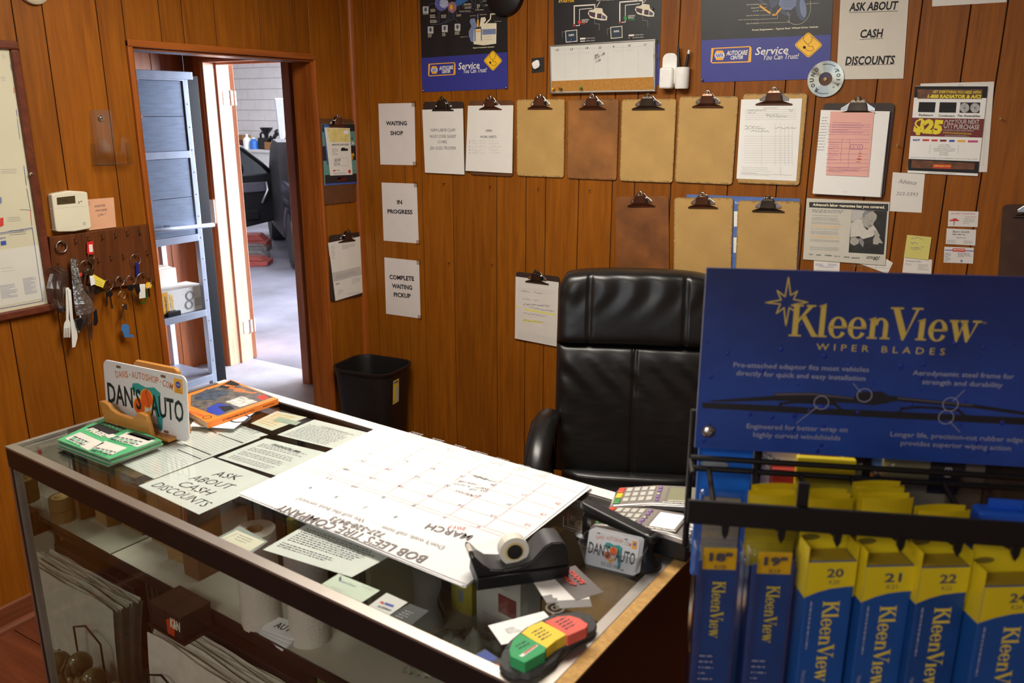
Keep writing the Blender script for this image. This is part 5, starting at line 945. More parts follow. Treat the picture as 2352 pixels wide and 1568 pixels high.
hd = [(0, 0), (.05, .02), (.95, .06), (.98, .03), (.9, 0)]
MB().prism(hd, -1.4, -.2, Matrix.Translation((1.95, 0, 1.02)) @ Matrix.Rotation(-1.05, 4, 'Y') @ XZ).build('hood', mat('hood_reflection', S(196, 198, 206), .2, .6), car, bevel=.02)  # bright reflection on the raised hood is put into its base colour
# the open door: hinged near the A pillar
dh = Vector((1.62, .0, 0)); dm = Matrix.Translation(dh) @ Matrix.Rotation(math.radians(116), 4, 'Z') @ Matrix.Scale(-1, 4, (0, 1, 0))
prof = [(0, .34), (.0, .98), (.05, 1.0), (1.05, .96), (1.08, .7), (1.0, .34)]
prof = [(0, .36), (0, .96), (.98, .96), (1.02, .7), (.98, .34), (.5, .30)]
MB().prism(prof, -.05, .03, dm @ XZ).build('door', INT, car, bevel=.02)
fr = [(0, .96), (.12, 1.08), (.38, 1.28), (.7, 1.36), (1.0, 1.34), (1.0, .96)]
MB().tube([(dm @ Vector((x, -.01, z))) for x, z in fr[:5]]+[dm @ Vector((1.0, -.01, .96))], .03, 8).build('window_frame', BP, car, smooth=True)
MB().prism(fr, -.012, -.006, dm @ XZ).build('door_glass', GLS, car)
MB().box((.08, -.075, .74), (.92, -.05, .86), dm).build('door_trim', mat('trim_grey', S(88, 88, 98), .5), car, bevel=.01); MB().tube([dm @ Vector((.12, -.09, .86)), dm @ Vector((.12, -.12, .76)), dm @ Vector((.2, -.09, .6))], .02, 8).build('door_pull', HUB, car, smooth=True)
MB().box((.25, -.09, .40), (.85, -.05, .52), dm).build('door_pocket', INT, car, bevel=.015)
q = dm @ Vector((.62, -.056, .42)); MB().ell(q, (.05, .03, .02)).build('door_lamp', mat('red_lens', S(230, 30, 20), .3, emit=(1, .05, .03, 1), estr=3), car, smooth=True)
MB().ell(dm @ Vector((.34, .16, 1.02)), (.14, .06, .09)).build('wing_mirror', BP, car, smooth=True); MB().ell(dm @ Vector((.36, .13, 1.02)), (.115, .03, .075)).build('mirror_glass', mat('mirror_sky', S(170, 190, 210), .08, 1), car, smooth=True)
MB().box((1.62, -.01, .55), (1.66, .012, .9)).build('door_jamb_label', PAPER, car)
# jack stands / wood blocks on the floor
for i, (u, v, sx, sy, sz, m_, lb) in enumerate(((572, 607, .5, .3, .09, 'r', 'red painted wheel chock nearest the door leaf'), (583, 592, .34, .26, .1, 'g', 'grey wood block right of the red chock'), (574, 572, .5, .3, .2, 'r', 'red stacked crate behind the wheel chock'), (590, 575, .3, .24, .1, 'g', 'grey wood block behind the front block'))):
    p = on(u, v, 2, 0); t = empty('floor_block', Matrix.Translation((p.x, p.y, 0)) @ Matrix.Rotation(.6, 4, 'Z'), lb, 'block', 'blocks on the garage floor')
    mm = mat('chock_red', S(140, 60, 52), .7, var=.2) if m_ == 'r' else mat('block_grey', S(104, 98, 96), .8, var=.2)
    MB().box((-sx/2, -sy/2, 0), (sx/2, sy/2, sz*.6)).build('block_base', mm, t, bevel=.01); MB().prism([(-sx*.4, sz*.6), (sx*.45, sz*.6), (sx*.3, sz), (-sx*.3, sz)], -sy*.4, sy*.4, XZ).build('block_top', mm, t, bevel=.008)
# ================================================================ glass counter
CYAW, LC, DC = -.0649, 1.458, .593
CM = Matrix.Translation((.5082, -2.2267, 0)) @ Matrix.Rotation(CYAW, 4, 'Z'); CI = CM.inverted()
BRZ = mat('bronze_alu', S(58, 50, 48), .35, .7, var=.08); ALR = mat('satin_alu', S(176, 168, 160), .38, .85, var=.05); DKW = wood('dark_laminate', S(34, 16, 10), S(52, 26, 16), 2, .4, .2, .02)
ct = empty('showcase_counter', CM, 'long glass topped display counter with bronze metal frame', 'counter')
def cb(name, a, b, m, bevel=.0015, par=ct): return MB().box(a, b).build(name, m, par, bevel=bevel)
Z = ZC
cb('front_rail', (0, 0, Z-.052), (LC, .018, Z-.004), BRZ); cb('front_rail_top', (0, -.001, Z-.005), (LC, .021, Z), ALR, .001)
cb('end_rail', (0, .021, Z-.03), (.010, DC-.03, Z), ALR); cb('end_rail', (LC-.02, .021, Z-.03), (LC, DC, Z), ALR)
cb('back_rail', (0, DC-.032, Z-.03), (LC, DC, Z), mat('white_edge', S(236, 232, 222), .45)); cb('glass_channel', (.01, DC-.040, Z-.02), (LC-.02, DC-.032, Z-.001), BRZ)
for x, y in ((0, 0), (0, DC-.02), (LC-.02, DC-.02), (LC-.02, 0)): cb('corner_post', (x, y, 0), (x+.02, y+.02, Z-.03), ALR if x == 0 else BRZ)
cb('post_inlay', (.013, -.001, .02), (.0205, .0, Z-.05), BRZ, 0)
cb('base', (.012, .02, .02), (LC-.01, DC-.02, .12), DKW, .004)
GT = glass('counter_glass', (.968, .985, .978, 1), .035, .012)
cb('glass_top', (.010, .020, Z-.007), (LC-.02, DC-.034, Z-.001), GT, 0); cb('glass_front', (.02, .006, .12), (LC-.02, .011, Z-.05), GT, 0)
cb('mirror_end', (.004, .02, .12), (.009, DC-.02, Z-.032), mat('mirror', S(214, 220, 214), .02, 1, var=.01), 0); cb('end_skin', (.0, .02, .02), (.0035, DC-.02, Z-.03), DKW, 0)
ep = cb('end_panel', (LC, 0, 0), (LC+.021, DC, Z-.003), DKW, .001); cb('panel_edge', (LC+.0002, 0, Z-.003), (LC+.0212, DC, Z+.0002), mat('chipboard_edge', S(192, 148, 84), .8, var=.2, scale=120), 0)
DECK = mat('deck_white', S(180, 176, 160), .6, var=.08, scale=5)
cb('deck', (.012, .02, .12), (LC-.01, DC-.02, .138), DECK)
SHZ, SHY = .62, .195
sh2 = cb('mid_shelf', (.012, SHY, SHZ-.018), (LC-.01, DC-.02, SHZ), DECK, .001); cb('shelf_front_track', (.012, SHY-.006, SHZ-.022), (LC-.01, SHY, SHZ+.004), BRZ, .001)
for x0, x1, y in ((.02, .74, DC-.03), (.70, LC-.02, DC-.022)): 
    d = cb('sliding_door', (x0, y, .14), (x1, y+.006, Z-.05), mat('door_laminate', S(120, 96, 62), .5, var=.1)); cb('door_edge', (x1-.014, y-.003, .14), (x1, y, Z-.05), BRZ, 0)
for x in (.36, .73, 1.1): cb('shelf_bracket', (x-.006, DC-.05, .14), (x+.006, DC-.032, Z-.05), BRZ, 0)
# ---------------------------------------------------------------- sheets under and on the glass
def CT(h): return lambda u, v: on(u, v, 2, ZC+h)
UG = CT(-.0085); TG = CT(0)
UGP = mat('under_glass_paper', S(226, 228, 222), .8, var=.02)
GR = 'papers under the counter glass'
def ug(name, label, px, m=UGP, cat='paper', off=0, th=.0003): return put(name, label, cat, UG, px, m, off=off, th=th, group=GR)
k = K(230, 820, 5.47)
o = ug('form_sheet', 'ruled inspection form under glass beneath the orange catalogue', [(440, 935), (549, 973.5), (616, 997), (400, 1052)], off=-.0012)
def ruled(o, px, n, m=LGR, wpx=.6):
    (a, b, c, d) = px; L = []
    for i in range(n):
        t = (i+.5)/n; L.append([(a[0]+(d[0]-a[0])*t+(b[0]-a[0])*.04, a[1]+(d[1]-a[1])*t+(b[1]-a[1])*.04), (b[0]+(c[0]-b[0])*t-(b[0]-a[0])*.06, b[1]+(c[1]-b[1])*t-(b[1]-a[1])*.06)])
    return ps(o, L, wpx, m, .0005)
ruled(o, [(440, 935), (549, 973.5), (616, 997), (400, 1052)], 3)
pt(o, 'COURTESY INSPECTION', (548, 978), (596, 992), 4, GRY); pt(o, 'VEHICLE', (546, 985), (582, 996), 4, GRY)
o = ug('form_sheet', 'long ruled white inspection form with black bands under the glass', [(519, 969), (598, 1005), (354, 1099), (274.6, 1063)])
ruled(o, [(519, 969), (598, 1005), (354, 1099), (274.6, 1063)], 34)
pp(o, [k((1490, 965), (1805, 1075), (1790, 1082), (1480, 970)), k((1040, 1080), (1400, 1225), (1385, 1232), (1075, 1108)), k((985, 1160), (1275, 1278), (1262, 1285), (970, 1165)), k((1350, 895), (1470, 955), (1455, 962), (1340, 905))], BLK, .0008, 'black_band')['kind'] = 'stuff'
o = ug('info_sheet', 'white sheet headed DIAGNOSTIC FEES under the glass', [(610, 1006), (755, 1040.3), (641.6, 1094.2), (500, 1050)])
pt(o, 'DIAGNOSTIC FEES', (626, 1020), (690, 1039), 9, BLK, hm=.0095, bold=.03, shear=.25)
for i in range(15):
    t_ = .2+i*.05; a = (610+(500-610)*t_+14, 1006+(1050-1006)*t_+4); b = (755+(641.6-755)*t_-14, 1040.3+(1094.2-1040.3)*t_-4)
    if i % 4 != 3: pf(o, a, b, 1, 3, 1.1, GRY, .0006, seed=i)
o = ug('info_sheet', 'white sheet ASK ABOUT CASH DISCOUNTS lying under the glass', [(488.6, 1050), (633, 1102), (456.8, 1181), (318, 1115)])
for s_, a, b in (('ASK', (493, 1083), (552, 1098)), ('ABOUT', (440, 1094), (536, 1120)), ('CASH', (415, 1109), (489, 1135)), ('DISCOUNTS', (358, 1113), (478, 1162))): 
    pass
k5 = K(0, 800, 3.459)
for s_, a, b in (('ASK', (1705, 990), (1905, 1030)), ('ABOUT', (1525, 1020), (1850, 1105)), ('CASH', (1440, 1070), (1690, 1155)), ('DISCOUNTS', (1235, 1075), (1655, 1245))): pt(o, s_, *k5(a, b), 10, BLK, hm=.0235, shear=.22, z=.0006)
o = ug('info_sheet', 'air conditioning service cost sheet under the glass by the back rail', [(722, 963), (885, 1003), (795, 1037), (636, 998)])
pt(o, 'AIR CONDITIONING SERVICE COSTS', (738, 978), (800, 995), 4, GRY, hm=.005); 
for i in range(12):
    t_ = .25+i*.06; a = (722+(636-722)*t_+10, 963+(998-963)*t_+3); b = (885+(795-885)*t_-30, 1003+(1037-1003)*t_-8); pf(o, a, b, 1, 3, 1, GRY, .0006, seed=i+30)
o = ug('receipt', 'cream coloured printed card under the glass near the catalogue', [(636, 943.7), (705, 958), (624.8, 988.6), (576, 971.8)], CREAM)
for i in range(7):
    t_ = .15+i*.11; pf(o, (636-60*t_+6, 943.7+28*t_+1.5), (705-80*t_-8, 958+30.6*t_-2), 1, 3, .9, AMB, .0006, seed=i)
o = ug('small_card', 'small pale green card overlapping the cream card under the glass', [(640, 958), (692, 970), (680, 977), (628, 966)], mat('pale_green', S(176, 190, 172), .7), off=.0008)
o = ug('terms_sheet', 'white sheet of small capital print partly under the desk calendar', [(745, 1180), (945, 1250), (808, 1325), (604, 1261.8)])
for i in range(12):
    t_ = .38+i*.043; a = (745-141*t_+12, 1180+81.8*t_+3); b = (945-137*t_-14, 1250+75*t_-5)
    if i != 8: pf(o, a, b, 1, 3, 1.5, PEN, .0006, seed=i+60, fill=.97 if i < 8 else .7)
pt(o, 'THANK YOU', (641, 1249), (664, 1258), 3, GRY, hm=.004)
k = K(440, 1120, 7.35)
ug('business_card', 'grey card peeking from behind the rounded cream card', k((815, 640), (1290, 900), (960, 1140), (375, 860))[:4], mat('grey_card', S(150, 160, 156), .7), 'card', off=-.0006)
o = ug('business_card', 'cream rounded card printed faintly near the front rail, leftmost card', [(543.4, 1217), (608.7, 1243.8), (566.5, 1273), (495.8, 1240.4)], CREAM, 'card')
pf(o, (550, 1228), (590, 1244), 1, 3, 1, GRY, seed=1); pf(o, (545, 1232), (580, 1247), 1, 3, 1, GRY, seed=2); pf(o, (540, 1237), (572, 1250), 1, 3, 1, GRY, seed=3); ps(o, [k((480, 890), (800, 760)), k((950, 1090), (1220, 930))], .6, GRY)
o = ug('business_card', 'pale mint business card under the glass near the front rail', [(777.6, 1317), (872.8, 1355.6), (825, 1387), (731.6, 1345.4)], mat('mint_card', S(214, 224, 206), .7), 'card')
pt(o, 'Bankard Center', (779, 1332), (818, 1347), 5, STL, hm=.005); pp(o, [[(778, 1328), (783, 1322), (785, 1331), (780, 1335)]], SLT); pf(o, (762, 1347), (800, 1362), 1, 4, 1.2, LGR); pf(o, (756, 1351), (790, 1364), 1, 4, 1.2, LGR, seed=3); pf(o, (830, 1345), (858, 1357), 1, 4, 1.2, LGR, seed=5)
o = ug('business_card', 'white business card with a red and blue logo near the front rail', [(888, 1360.7), (936.7, 1382.8), (888, 1416.8), (838.8, 1396.4)], CARD, 'card')
pp(o, [[(876, 1380), (884, 1384), (880, 1388), (872, 1384)]], RED); pp(o, [[(886, 1383), (906, 1390), (902, 1395), (882, 1388)]], BLU); pt(o, 'ALDERMAN', (868, 1391), (898, 1402), 4, PEN, hm=.005, bold=.02)
o = ug('business_card', 'black business card with white print, rightmost card at the front rail', [(941, 1386), (985, 1403), (941, 1439), (890, 1417)], mat('black_card_stock', S(48, 48, 50), .6), 'card', off=.0004)
for i in range(4): pf(o, (930-7*i, 1402+4*i), (952-7*i, 1410+4*i), 1, 4, 1.3, LGR, .0006, seed=i)
# desk calendar pad
k4 = K(520, 940, 2.6727)
px = [(1068, 1352), (546, 1142), (868, 987), (1358, 1122)]
P_ = [TG(u, v) for u, v in px]; M = frame(P_[3], (P_[1]-P_[0])+(P_[2]-P_[3]), (P_[0]-P_[3])+(P_[1]-P_[2]))
cal = empty('desk_calendar', Matrix.Translation((0, 0, .0)) @ M, 'large white March 2017 desk calendar pad lying on the counter glass', 'calendar'); FN[cal.name] = CT(.008)
I = M.inverted(); q = [(I @ p).to_2d() for p in P_]
CW = mat('calendar_paper', S(226, 226, 226), .8, var=.015)
for i in range(5):
    rn = random.Random(i); j = [(p.x+(rn.random()-.5)*.008, p.y+(rn.random()-.5)*.008) for p in q]; j = [j[3], j[2], j[1], j[0]]
    def f(s, t, j=j, i=i):
        a = Vector(j[0]).lerp(Vector(j[1]), s); b = Vector(j[3]).lerp(Vector(j[2]), s); c_ = a.lerp(b, t)
        ed = min(t, 1-t, s, 1-s); wav = .0012*math.sin(s*9+i)*max(0, 1-ed*12)
        return (c_.x, c_.y, .0018+i*.0014+max(0, wav))
    MB().grid(f, 20, 12).build('calendar_leaf', CW, cal)
def ctx(s_, a, b, h, m=PEN, **kw): return pt(cal, s_, *k4(a, b), 10, m, .0005+.0085-.0, hm=h, **kw)
GBR = mat('calendar_grey', S(120, 112, 108), .7); GLT = mat('calendar_light', S(150, 146, 144), .7)
ctx("BOB LEE'S TIRE COMPANY", (1215, 925), (318, 600), .025, GBR, bold=.008); ctx('727-328-8473', (965, 775), (645, 668), .017, GBR, bold=.01); ctx("Don't wait, call now . . .   We sell the best service!", (1335, 850), (435, 545), .014, GLT)
ctx('MARCH', (1500, 790), (1232, 715), .02, GBR, bold=.006); ctx('2017', (1470, 735), (1362, 718), .010, RED)
PKL = mat('pink_line', S(240, 190, 186), .7)
cy_ = lambda s, t: (q[0].lerp(q[1], s)).lerp(q[3].lerp(q[2], s), t)       # s: right->left in photo, t: near->far
L = [[tuple(cy_(.02+.96*i/12, t)) for i in range(13)] for t in (.37, .395, .485, .595, .70, .80, .90)]
L += [[tuple(cy_(s, .395)), tuple(cy_(s, .90))] for s in (.145, .285, .425, .565, .70, .84)]
r_ = flat(cal, [p for l in L for p in stroke(l, .0012)], PKL, .0088, 'calendar_rule'); r_['kind'] = 'stuff'
for n_, x, y in ((1, 1038, 660), (2, 855, 602), (3, 680, 538), (4, 518, 482), (5, 1760, 792), (6, 1547, 722), (7, 1345, 662), (8, 1152, 590), (9, 965, 540), (10, 785, 475), (11, 628, 425), (12, 1850, 710), (13, 1640, 655), (14, 1440, 590), (15, 1248, 532), (16, 1070, 473), (17, 898, 422), (18, 738, 370), (19, 1945, 645), (20, 1738, 585), (21, 1548, 533), (22, 1358, 470), (23, 1175, 415), (24, 1000, 368), (25, 842, 318), (26, 2035, 580), (27, 1830, 525), (28, 1640, 465), (29, 1450, 412), (30, 1272, 365), (31, 1107, 318)):
    d = 9 if n_ < 10 else 16; ctx(str(n_), (x+d, y+d*.28), (x-d, y-d*.28), .008, RED if n_ in (5, 12, 19, 26) else PEN, shear=.2)
for i, (s_, a, b) in enumerate((('Alaron', (1528, 535), (1408, 500)), ('inv nd', (1605, 505), (1490, 490)), ('wiper 5 Jeniy', (1608, 492), (1388, 455)), ('out off', (1535, 462), (1420, 440)))): ctx(s_, a, b, .008, BLK, shear=.3)
for i in range(3): scrib(cal, *k4((1660-i*30, 445-i*8), (1520-i*10, 410-i*6)), 4, .7, LGR, i+90, z=.009)
for i in range(7): pf(cal, *k4((1960-i*135, 425-i*40), (1870-i*135, 400-i*40)), 6, 2.6, .8, LGR, .0088, seed=i)
# paper with an oval logo, orange catalogue on it
o = put('logo_paper', 'white paper with a dark oval logo under the orange catalogue', 'paper', CT(.002), [(480, 920), (588, 944), (537, 984), (436, 978)], PAPER2, off=0, th=.001)
x, y = loc(o, 552, 962); ring(MB(), .02, .026, 0, .0004, 24).build('oval_logo', PEN, o).location = (x, y, .0004)
OR = mat('catalogue_orange', S(246, 130, 34), .35, var=.04); k = K(230, 820, 5.47)
px = [(531.6, 872), (638.6, 915), (475, 970), (386, 918)]
fn = CT(.018); P_ = [fn(u, v) for u, v in px]; M = frame(P_[3], (P_[1]-P_[0])+(P_[2]-P_[3]), (P_[0]-P_[3])+(P_[1]-P_[2])); I = M.inverted(); q = [I @ p for p in P_]
t = empty('tool_catalogue', M, 'thick orange tool catalogue lying at the back left of the counter', 'catalogue'); FN[t.name] = fn
Q = [(q[i].x, q[i].y) for i in (3, 2, 1, 0)]
c_ = (sum(p[0] for p in Q)/4, sum(p[1] for p in Q)/4)
MB().prism([(c_[0]+(x-c_[0])*.985, c_[1]+(y-c_[1])*.985) for x, y in Q], -.0145, -.0006).build('page_block', mat('page_edges', S(206, 196, 176), .8, var=.1, scale=200), t); MB().prism(Q, -.0006, 0).build('cover', OR, t); MB().prism([Q[1], (Q[1][0]+.001, Q[1][1]), (Q[2][0]+.001, Q[2][1]), Q[2]], -.0150, 0).build('spine', OR, t)
pp(t, [k((1640, 310), (2180, 500), (1480, 745), (1135, 610), (1140, 480))], mat('photo_mix', S(96, 90, 84), .4, var=.7, scale=45), .0003, 'cover_photo'); pp(t, [k((1340, 640), (1480, 580), (1690, 620), (1560, 700), (1480, 730), (1350, 690))], mat('engine_blue', S(40, 62, 168), .35), .0006, 'engine_photo'); pp(t, [k((1480, 620), (1640, 610), (1690, 650), (1560, 690))], BLK, .0008); pp(t, [k((1570, 560), (1780, 490), (1980, 560), (1760, 630))], mat('leaf_photo', S(190, 190, 184), .5, var=.5, scale=90), .0006); pp(t, [k((1960, 500), (2060, 470), (2120, 510), (2030, 540))], RED, .0006); pp(t, [k((1180, 500), (1340, 400), (1640, 430), (1440, 540), (1200, 540))], mat('machine_photo', S(60, 72, 86), .4, var=.6, scale=60), .0006); pp(t, [k((1640, 290), (1760, 340), (1640, 400), (1480, 380))], BLK, .0007)
for i in range(3): pt(t, ['HEAVY', 'SEASONAL', 'EQUIPMENT'][i], *k((1560+i*60, 350+i*35), (1700+i*130, 375+i*40)), 4, OR, hm=.012, bold=.05, z=.0010)
pt(t, 'NORTHERN', *k((1120, 680), (1300, 740)), 4, RED, hm=.009, bold=.03, z=.0004); ring(MB(), .009, .011, .0004, .0006, 20).build('round_logo', BLK, t).location = (*loc(t, *k((1345, 755))[0]), 0)
SPM = frame((Q[1][0]+.0012, Q[1][1], -.0075), (Q[2][0]-Q[1][0], Q[2][1]-Q[1][1], 0), (0, 0, 1))
spl = (Vector(Q[2])-Vector(Q[1])).length
for s_, a, w_ in (('2017 SPRING/SUMMER MASTER CATALOG', .42, .34), ('NorthernTool.com', .85, .13)): text(t, s_, spl*a, 0, spl*w_*1.3, .004, BLK, bold=.02, z=.0004).matrix_local = SPM
# coupon booklets
px = [(247, 955), (371, 1010), (251.5, 1054), (132, 1009)]
fn = CT(.018); P_ = [fn(u, v) for u, v in px]; M = frame(P_[3], (P_[1]-P_[0])+(P_[2]-P_[3]), (P_[0]-P_[3])+(P_[1]-P_[2])); I = M.inverted(); q = [I @ p for p in P_]; Q = [(q[i].x, q[i].y) for i in (3, 2, 1, 0)]; c_ = (sum(p[0] for p in Q)/4, sum(p[1] for p in Q)/4)
GRNB = mat('booklet_green', S(78, 172, 116), .4, var=.05); NEWS = mat('newsprint', S(176, 168, 158), .8, var=.12, scale=90)
k = k5
for i in range(6):
    rn = random.Random(i+4); dx, dy, a = ((rn.random()-.5)*.008, (rn.random()-.5)*.008, (rn.random()-.5)*.03) if i < 5 else (0, 0, 0)
    b = empty('coupon_booklet', M @ Matrix.Translation((c_[0]+dx, c_[1]+dy, -.018+i*.003)) @ Matrix.Rotation(a, 4, 'Z'), 'green coupon book on top of the pile at the front left corner' if i == 5 else ['lowest coupon booklet of the pile on the glass', 'second coupon booklet from the bottom of the pile', 'middle coupon booklet of the pile', 'coupon booklet third from the top of the pile', 'coupon booklet directly under the green top one'][i], 'booklet', 'coupon booklet pile')
    R_ = [(x-c_[0], y-c_[1]) for x, y in Q]
    MB().prism([(x*.99, y*.99) for x, y in R_], 0, .0022).build('pages', NEWS, b); MB().prism(R_, .0022, .0028).build('cover', GRNB, b)
FN[b.name] = CT(.018); NW = mat('coupon_paper', S(206, 202, 192), .7, var=.05)
for pl in (((635, 665), (830, 750), (700, 810), (515, 715)), ((1010, 665), (1235, 735), (1090, 785), (895, 720)), ((835, 735), (1010, 790), (880, 850), (735, 790))): pp(b, [k(*pl)], NW, .0034, 'coupon_panel')
for pl in (((845, 575), (1010, 640), (865, 700), (690, 630)), ((1060, 665), (1240, 715), (1180, 735), (1005, 680))): pp(b, [k(*pl)], BLK, .0034, 'coupon_panel')
pt(b, 'COUPON BOOK', *k((800, 590), (995, 665)), 5, GRNB, .0038, hm=.010, bold=.03); pt(b, 'FREE', *k((708, 640), (835, 695)), 8, NW, .0038, hm=.017, bold=.05); pp(b, [k((830, 690), (900, 680), (935, 700), (860, 715))], NW, .0037); pt(b, 'Specials', *k((835, 580), (940, 615)), 4, NW, .0038, hm=.006, bold=.03)
for a, c2_ in (((590, 700), (720, 755)), ((915, 700), (1160, 750)), ((760, 790), (940, 830))):
    for i in range(4): pf(b, *k((a[0]-i*18, a[1]+i*10), (c2_[0]-i*18, c2_[1]+i*10)), 1, 3, 1.6, [PEN, GRNB, PEN, GRNB][i], .0038, seed=i)
# licence plate in a wooden holder
PA, PB = Vector((.043, .219)), Vector((.322, .253)); dv = (PB-PA).normalized(); ang = math.atan2(dv.y, dv.x)
PM = CM @ Matrix.Translation((PA.x, PA.y, Z)) @ Matrix.Rotation(ang, 4, 'Z') @ Matrix.Rotation(math.radians(86), 4, 'X')
pw, ph = (PB-PA).length+.005, .158
HWD = wood('holder_wood', S(176, 116, 48), S(206, 146, 72), 0, .35, .35, .03)
h = empty('wooden_holder', CM @ Matrix.Translation((PA.x, PA.y, Z)) @ Matrix.Rotation(ang, 4, 'Z'), 'honey coloured wooden stand gripping the licence plate', 'holder')
fp_ = [(.045, .0), (.028, .068), (.040, .070), (.058, .066), (.068, .055), (.090, .047), (.140, .044), (.152, .050), (.160, .062), (.172, .064), (.192, .060), (.206, .0)]
MB().prism(fp_, .0, .012, Matrix.Translation((0, -.022, 0)) @ Matrix.Rotation(PI/2, 4, 'X')).build('front_panel', HWD, h, bevel=.003)
MB().prism([(.08, 0), (.08, .152), (.088, .161), (.222, .161), (.231, .154), (.245, 0)], .0, .012, Matrix.Translation((0, .045, 0)) @ Matrix.Rotation(PI/2, 4, 'X')).build('back_panel', HWD, h, bevel=.003); MB().box((.04, -.022, 0), (.245, .034, .008)).build('base_board', HWD, h, bevel=.002)
def plate(name, label, M, w, hh, th, detail=True, group=None):
    """a shop licence plate lying in its own xy plane"""
    t = empty(name, M, label, 'licence plate', group)
    MB().prism(rrect(w, hh, w*.06), -th, 0).build('plate', mat('plate_white', S(226, 226, 226), .4, var=.01), t, bevel=th*.3)
    s = w/.305; TQ = mat('plate_teal', S(54, 158, 156), .45); OG = mat('plate_orange', S(236, 96, 28), .45); OY = mat('plate_gold', S(250, 178, 40), .45); DG = mat('plate_green_black', S(22, 48, 44), .4)
    z = .0005*max(s, .5)
    flat(t, [[(.105*s, hh*.62), (.11*s, hh*.72), (.13*s, hh*.74), (.16*s, hh*.70), (.19*s, hh*.73), (.212*s, hh*.66), (.205*s, hh*.50), (.215*s, hh*.30), (.212*s, hh*.10), (.200*s, hh*.08), (.192*s, hh*.25), (.185*s, hh*.42), (.15*s, hh*.52)]], TQ, z, 'teal_map')
    for (x, y), r in (((.130, .38), .019), ((.160, .53), .021)): flat(t, [circ(x*s, y*hh, r*s*1.14, 18, r*s*1.2)], OY, z*2, 'orange_rim'); flat(t, [circ(x*s, y*hh, r*s, 18, r*s*1.1)], OG, z*3, 'orange_fruit')
    flat(t, [[(.135*s, hh*.26), (.172*s, hh*.36), (.172*s, hh*.28), (.150*s, hh*.16)]], OY, z*2, 'blossom'); flat(t, [stroke([(.165*s, hh*.68), (.158*s, hh*.62), (.165*s, hh*.5), (.168*s, hh*.38)], .0015*s)[i] for i in range(3)], DG, z*3.5, 'stem')['kind'] = 'stuff'
    text(t, "DAN'S", .075*s, hh*.49, .128*s, hh*.34, DG, bold=.02, z=z*4); text(t, 'AUTO', .232*s, hh*.45, .118*s, hh*.34, DG, bold=.02, z=z*4)
    n = len('DANS-AUTOSHOP.COM')
    for i, ch in enumerate('DANS-AUTOSHOP.COM'):
        a = (i/(n-1)-.5); text(t, ch, (.152+a*.2)*s, hh*(.86-.22*a*a), (.0108 if ch not in '-.' else .004)*s, (hh*.105 if ch not in '-.' else hh*.02), mat('plate_rust', S(206, 118, 62), .5), rot=-a*.5, z=z*2, bold=.01)
    text(t, '727-323-1988', .152*s, hh*.12, .115*s, hh*.10, PEN, z=z*5)
    flat(t, [rect(.262*s, hh*.72, .292*s, hh*.94)], OY, z*2, 'yellow_badge'); flat(t, [circ(.277*s, hh*.85, .009*s, 14)], BLU, z*3, 'blue_seal'); text(t, 'ASE', .277*s, hh*.85, .012*s, .004*s, WHT, z=z*4)
    if detail: text(t, 'MASTER', .277*s, hh*.775, .018*s, .0035*s, PEN, z=z*3); text(t, 'TECHNICIAN', .277*s, hh*.742, .024*s, .0035*s, PEN, z=z*3)
    for x in (.06, .225):
        for y in (.93, .08):
            if x == .06 and y == .08: continue
            o_ = MB().prism(rrect(.018*s, .007*s, .0034*s, 4, x*s-.009*s, y*hh-.0035*s), .0001, .0006).build('slot', mat('slot_shadow', S(120, 92, 62), .8), t)
    return t
PT = plate('licence_plate', 'large white DANS AUTO licence plate standing in the wooden holder', PM, pw, ph, .004)
# ---------------------------------------------------------------- tape dispenser
a, b = CI @ TG(1097, 1357), CI @ TG(1307, 1328); d = (b-a); d.z = 0; ang = math.atan2(d.y, d.x)
t = empty('tape_dispenser', CM @ Matrix.Translation((a.x, a.y, Z)) @ Matrix.Rotation(ang, 4, 'Z'), 'black desk tape dispenser standing on the calendar edge', 'tape dispenser')
MAT_B = mat('dispenser_black', S(24, 24, 26), .38, var=.1); MAT_G = mat('dispenser_grey', S(64, 64, 66), .45)
lo = [(-.002, 0), (.153, 0), (.155, .022), (0, .022)]
up = [(-.004, .058), (-.008, .060), (-.010, .054), (.0, .022), (.155, .022), (.150, .056), (.142, .064), (.124, .066), (.112, .060), (.092, .038), (.072, .030), (.045, .028), (.022, .032), (.010, .042)]
RX = Matrix.Rotation(PI/2, 4, 'X')
MB().prism(lo, -.062, 0, RX).build('base', MAT_B, t, bevel=.002); MB().prism(up, -.057, -.003, RX).build('body', MAT_B, t, bevel=.0025); 
def strip(pts, y0, y1, m, name): 
    b_ = MB(); n = len(pts); b_.add([(x, y0, z+.0006) for x, z in pts]+[(x, y1, z+.0006) for x, z in pts], [(i, i+1, n+i+1, n+i) for i in range(n-1)]); return b_.build(name, m, t, smooth=True)
strip([(.148, .0585), (.142, .0645), (.124, .0665), (.112, .0605), (.092, .0385), (.072, .0305), (.045, .0285), (.022, .0325), (.010, .0425), (-.003, .0585)], .006, .054, MAT_G, 'top_cover')
MB().box((.098, .018, .0445), (.118, .044, .0605)).build('slot', MAT_B, t, M=None) if False else None
MB().lathe([(.0125, -.012), (.0125, .012)], 20, Matrix.Translation((.066, .03, .050)) @ RX).build('core', MAT_B, t)
tp = empty('tape_roll', t.matrix_world @ Matrix.Translation((.066, .03, .050)) @ Matrix.Rotation(PI/2, 4, 'X'), 'roll of matte tape loaded in the black dispenser', 'tape')
ring(MB(), .0135, .0245, -.0095, .0095, 32).build('roll', mat('tape_matte', S(226, 222, 208), .5), tp, autos=True); ring(MB(), .0125, .0165, -.0098, .0098, 32).build('cardboard_core', mat('tape_core', S(222, 200, 140), .6), tp)
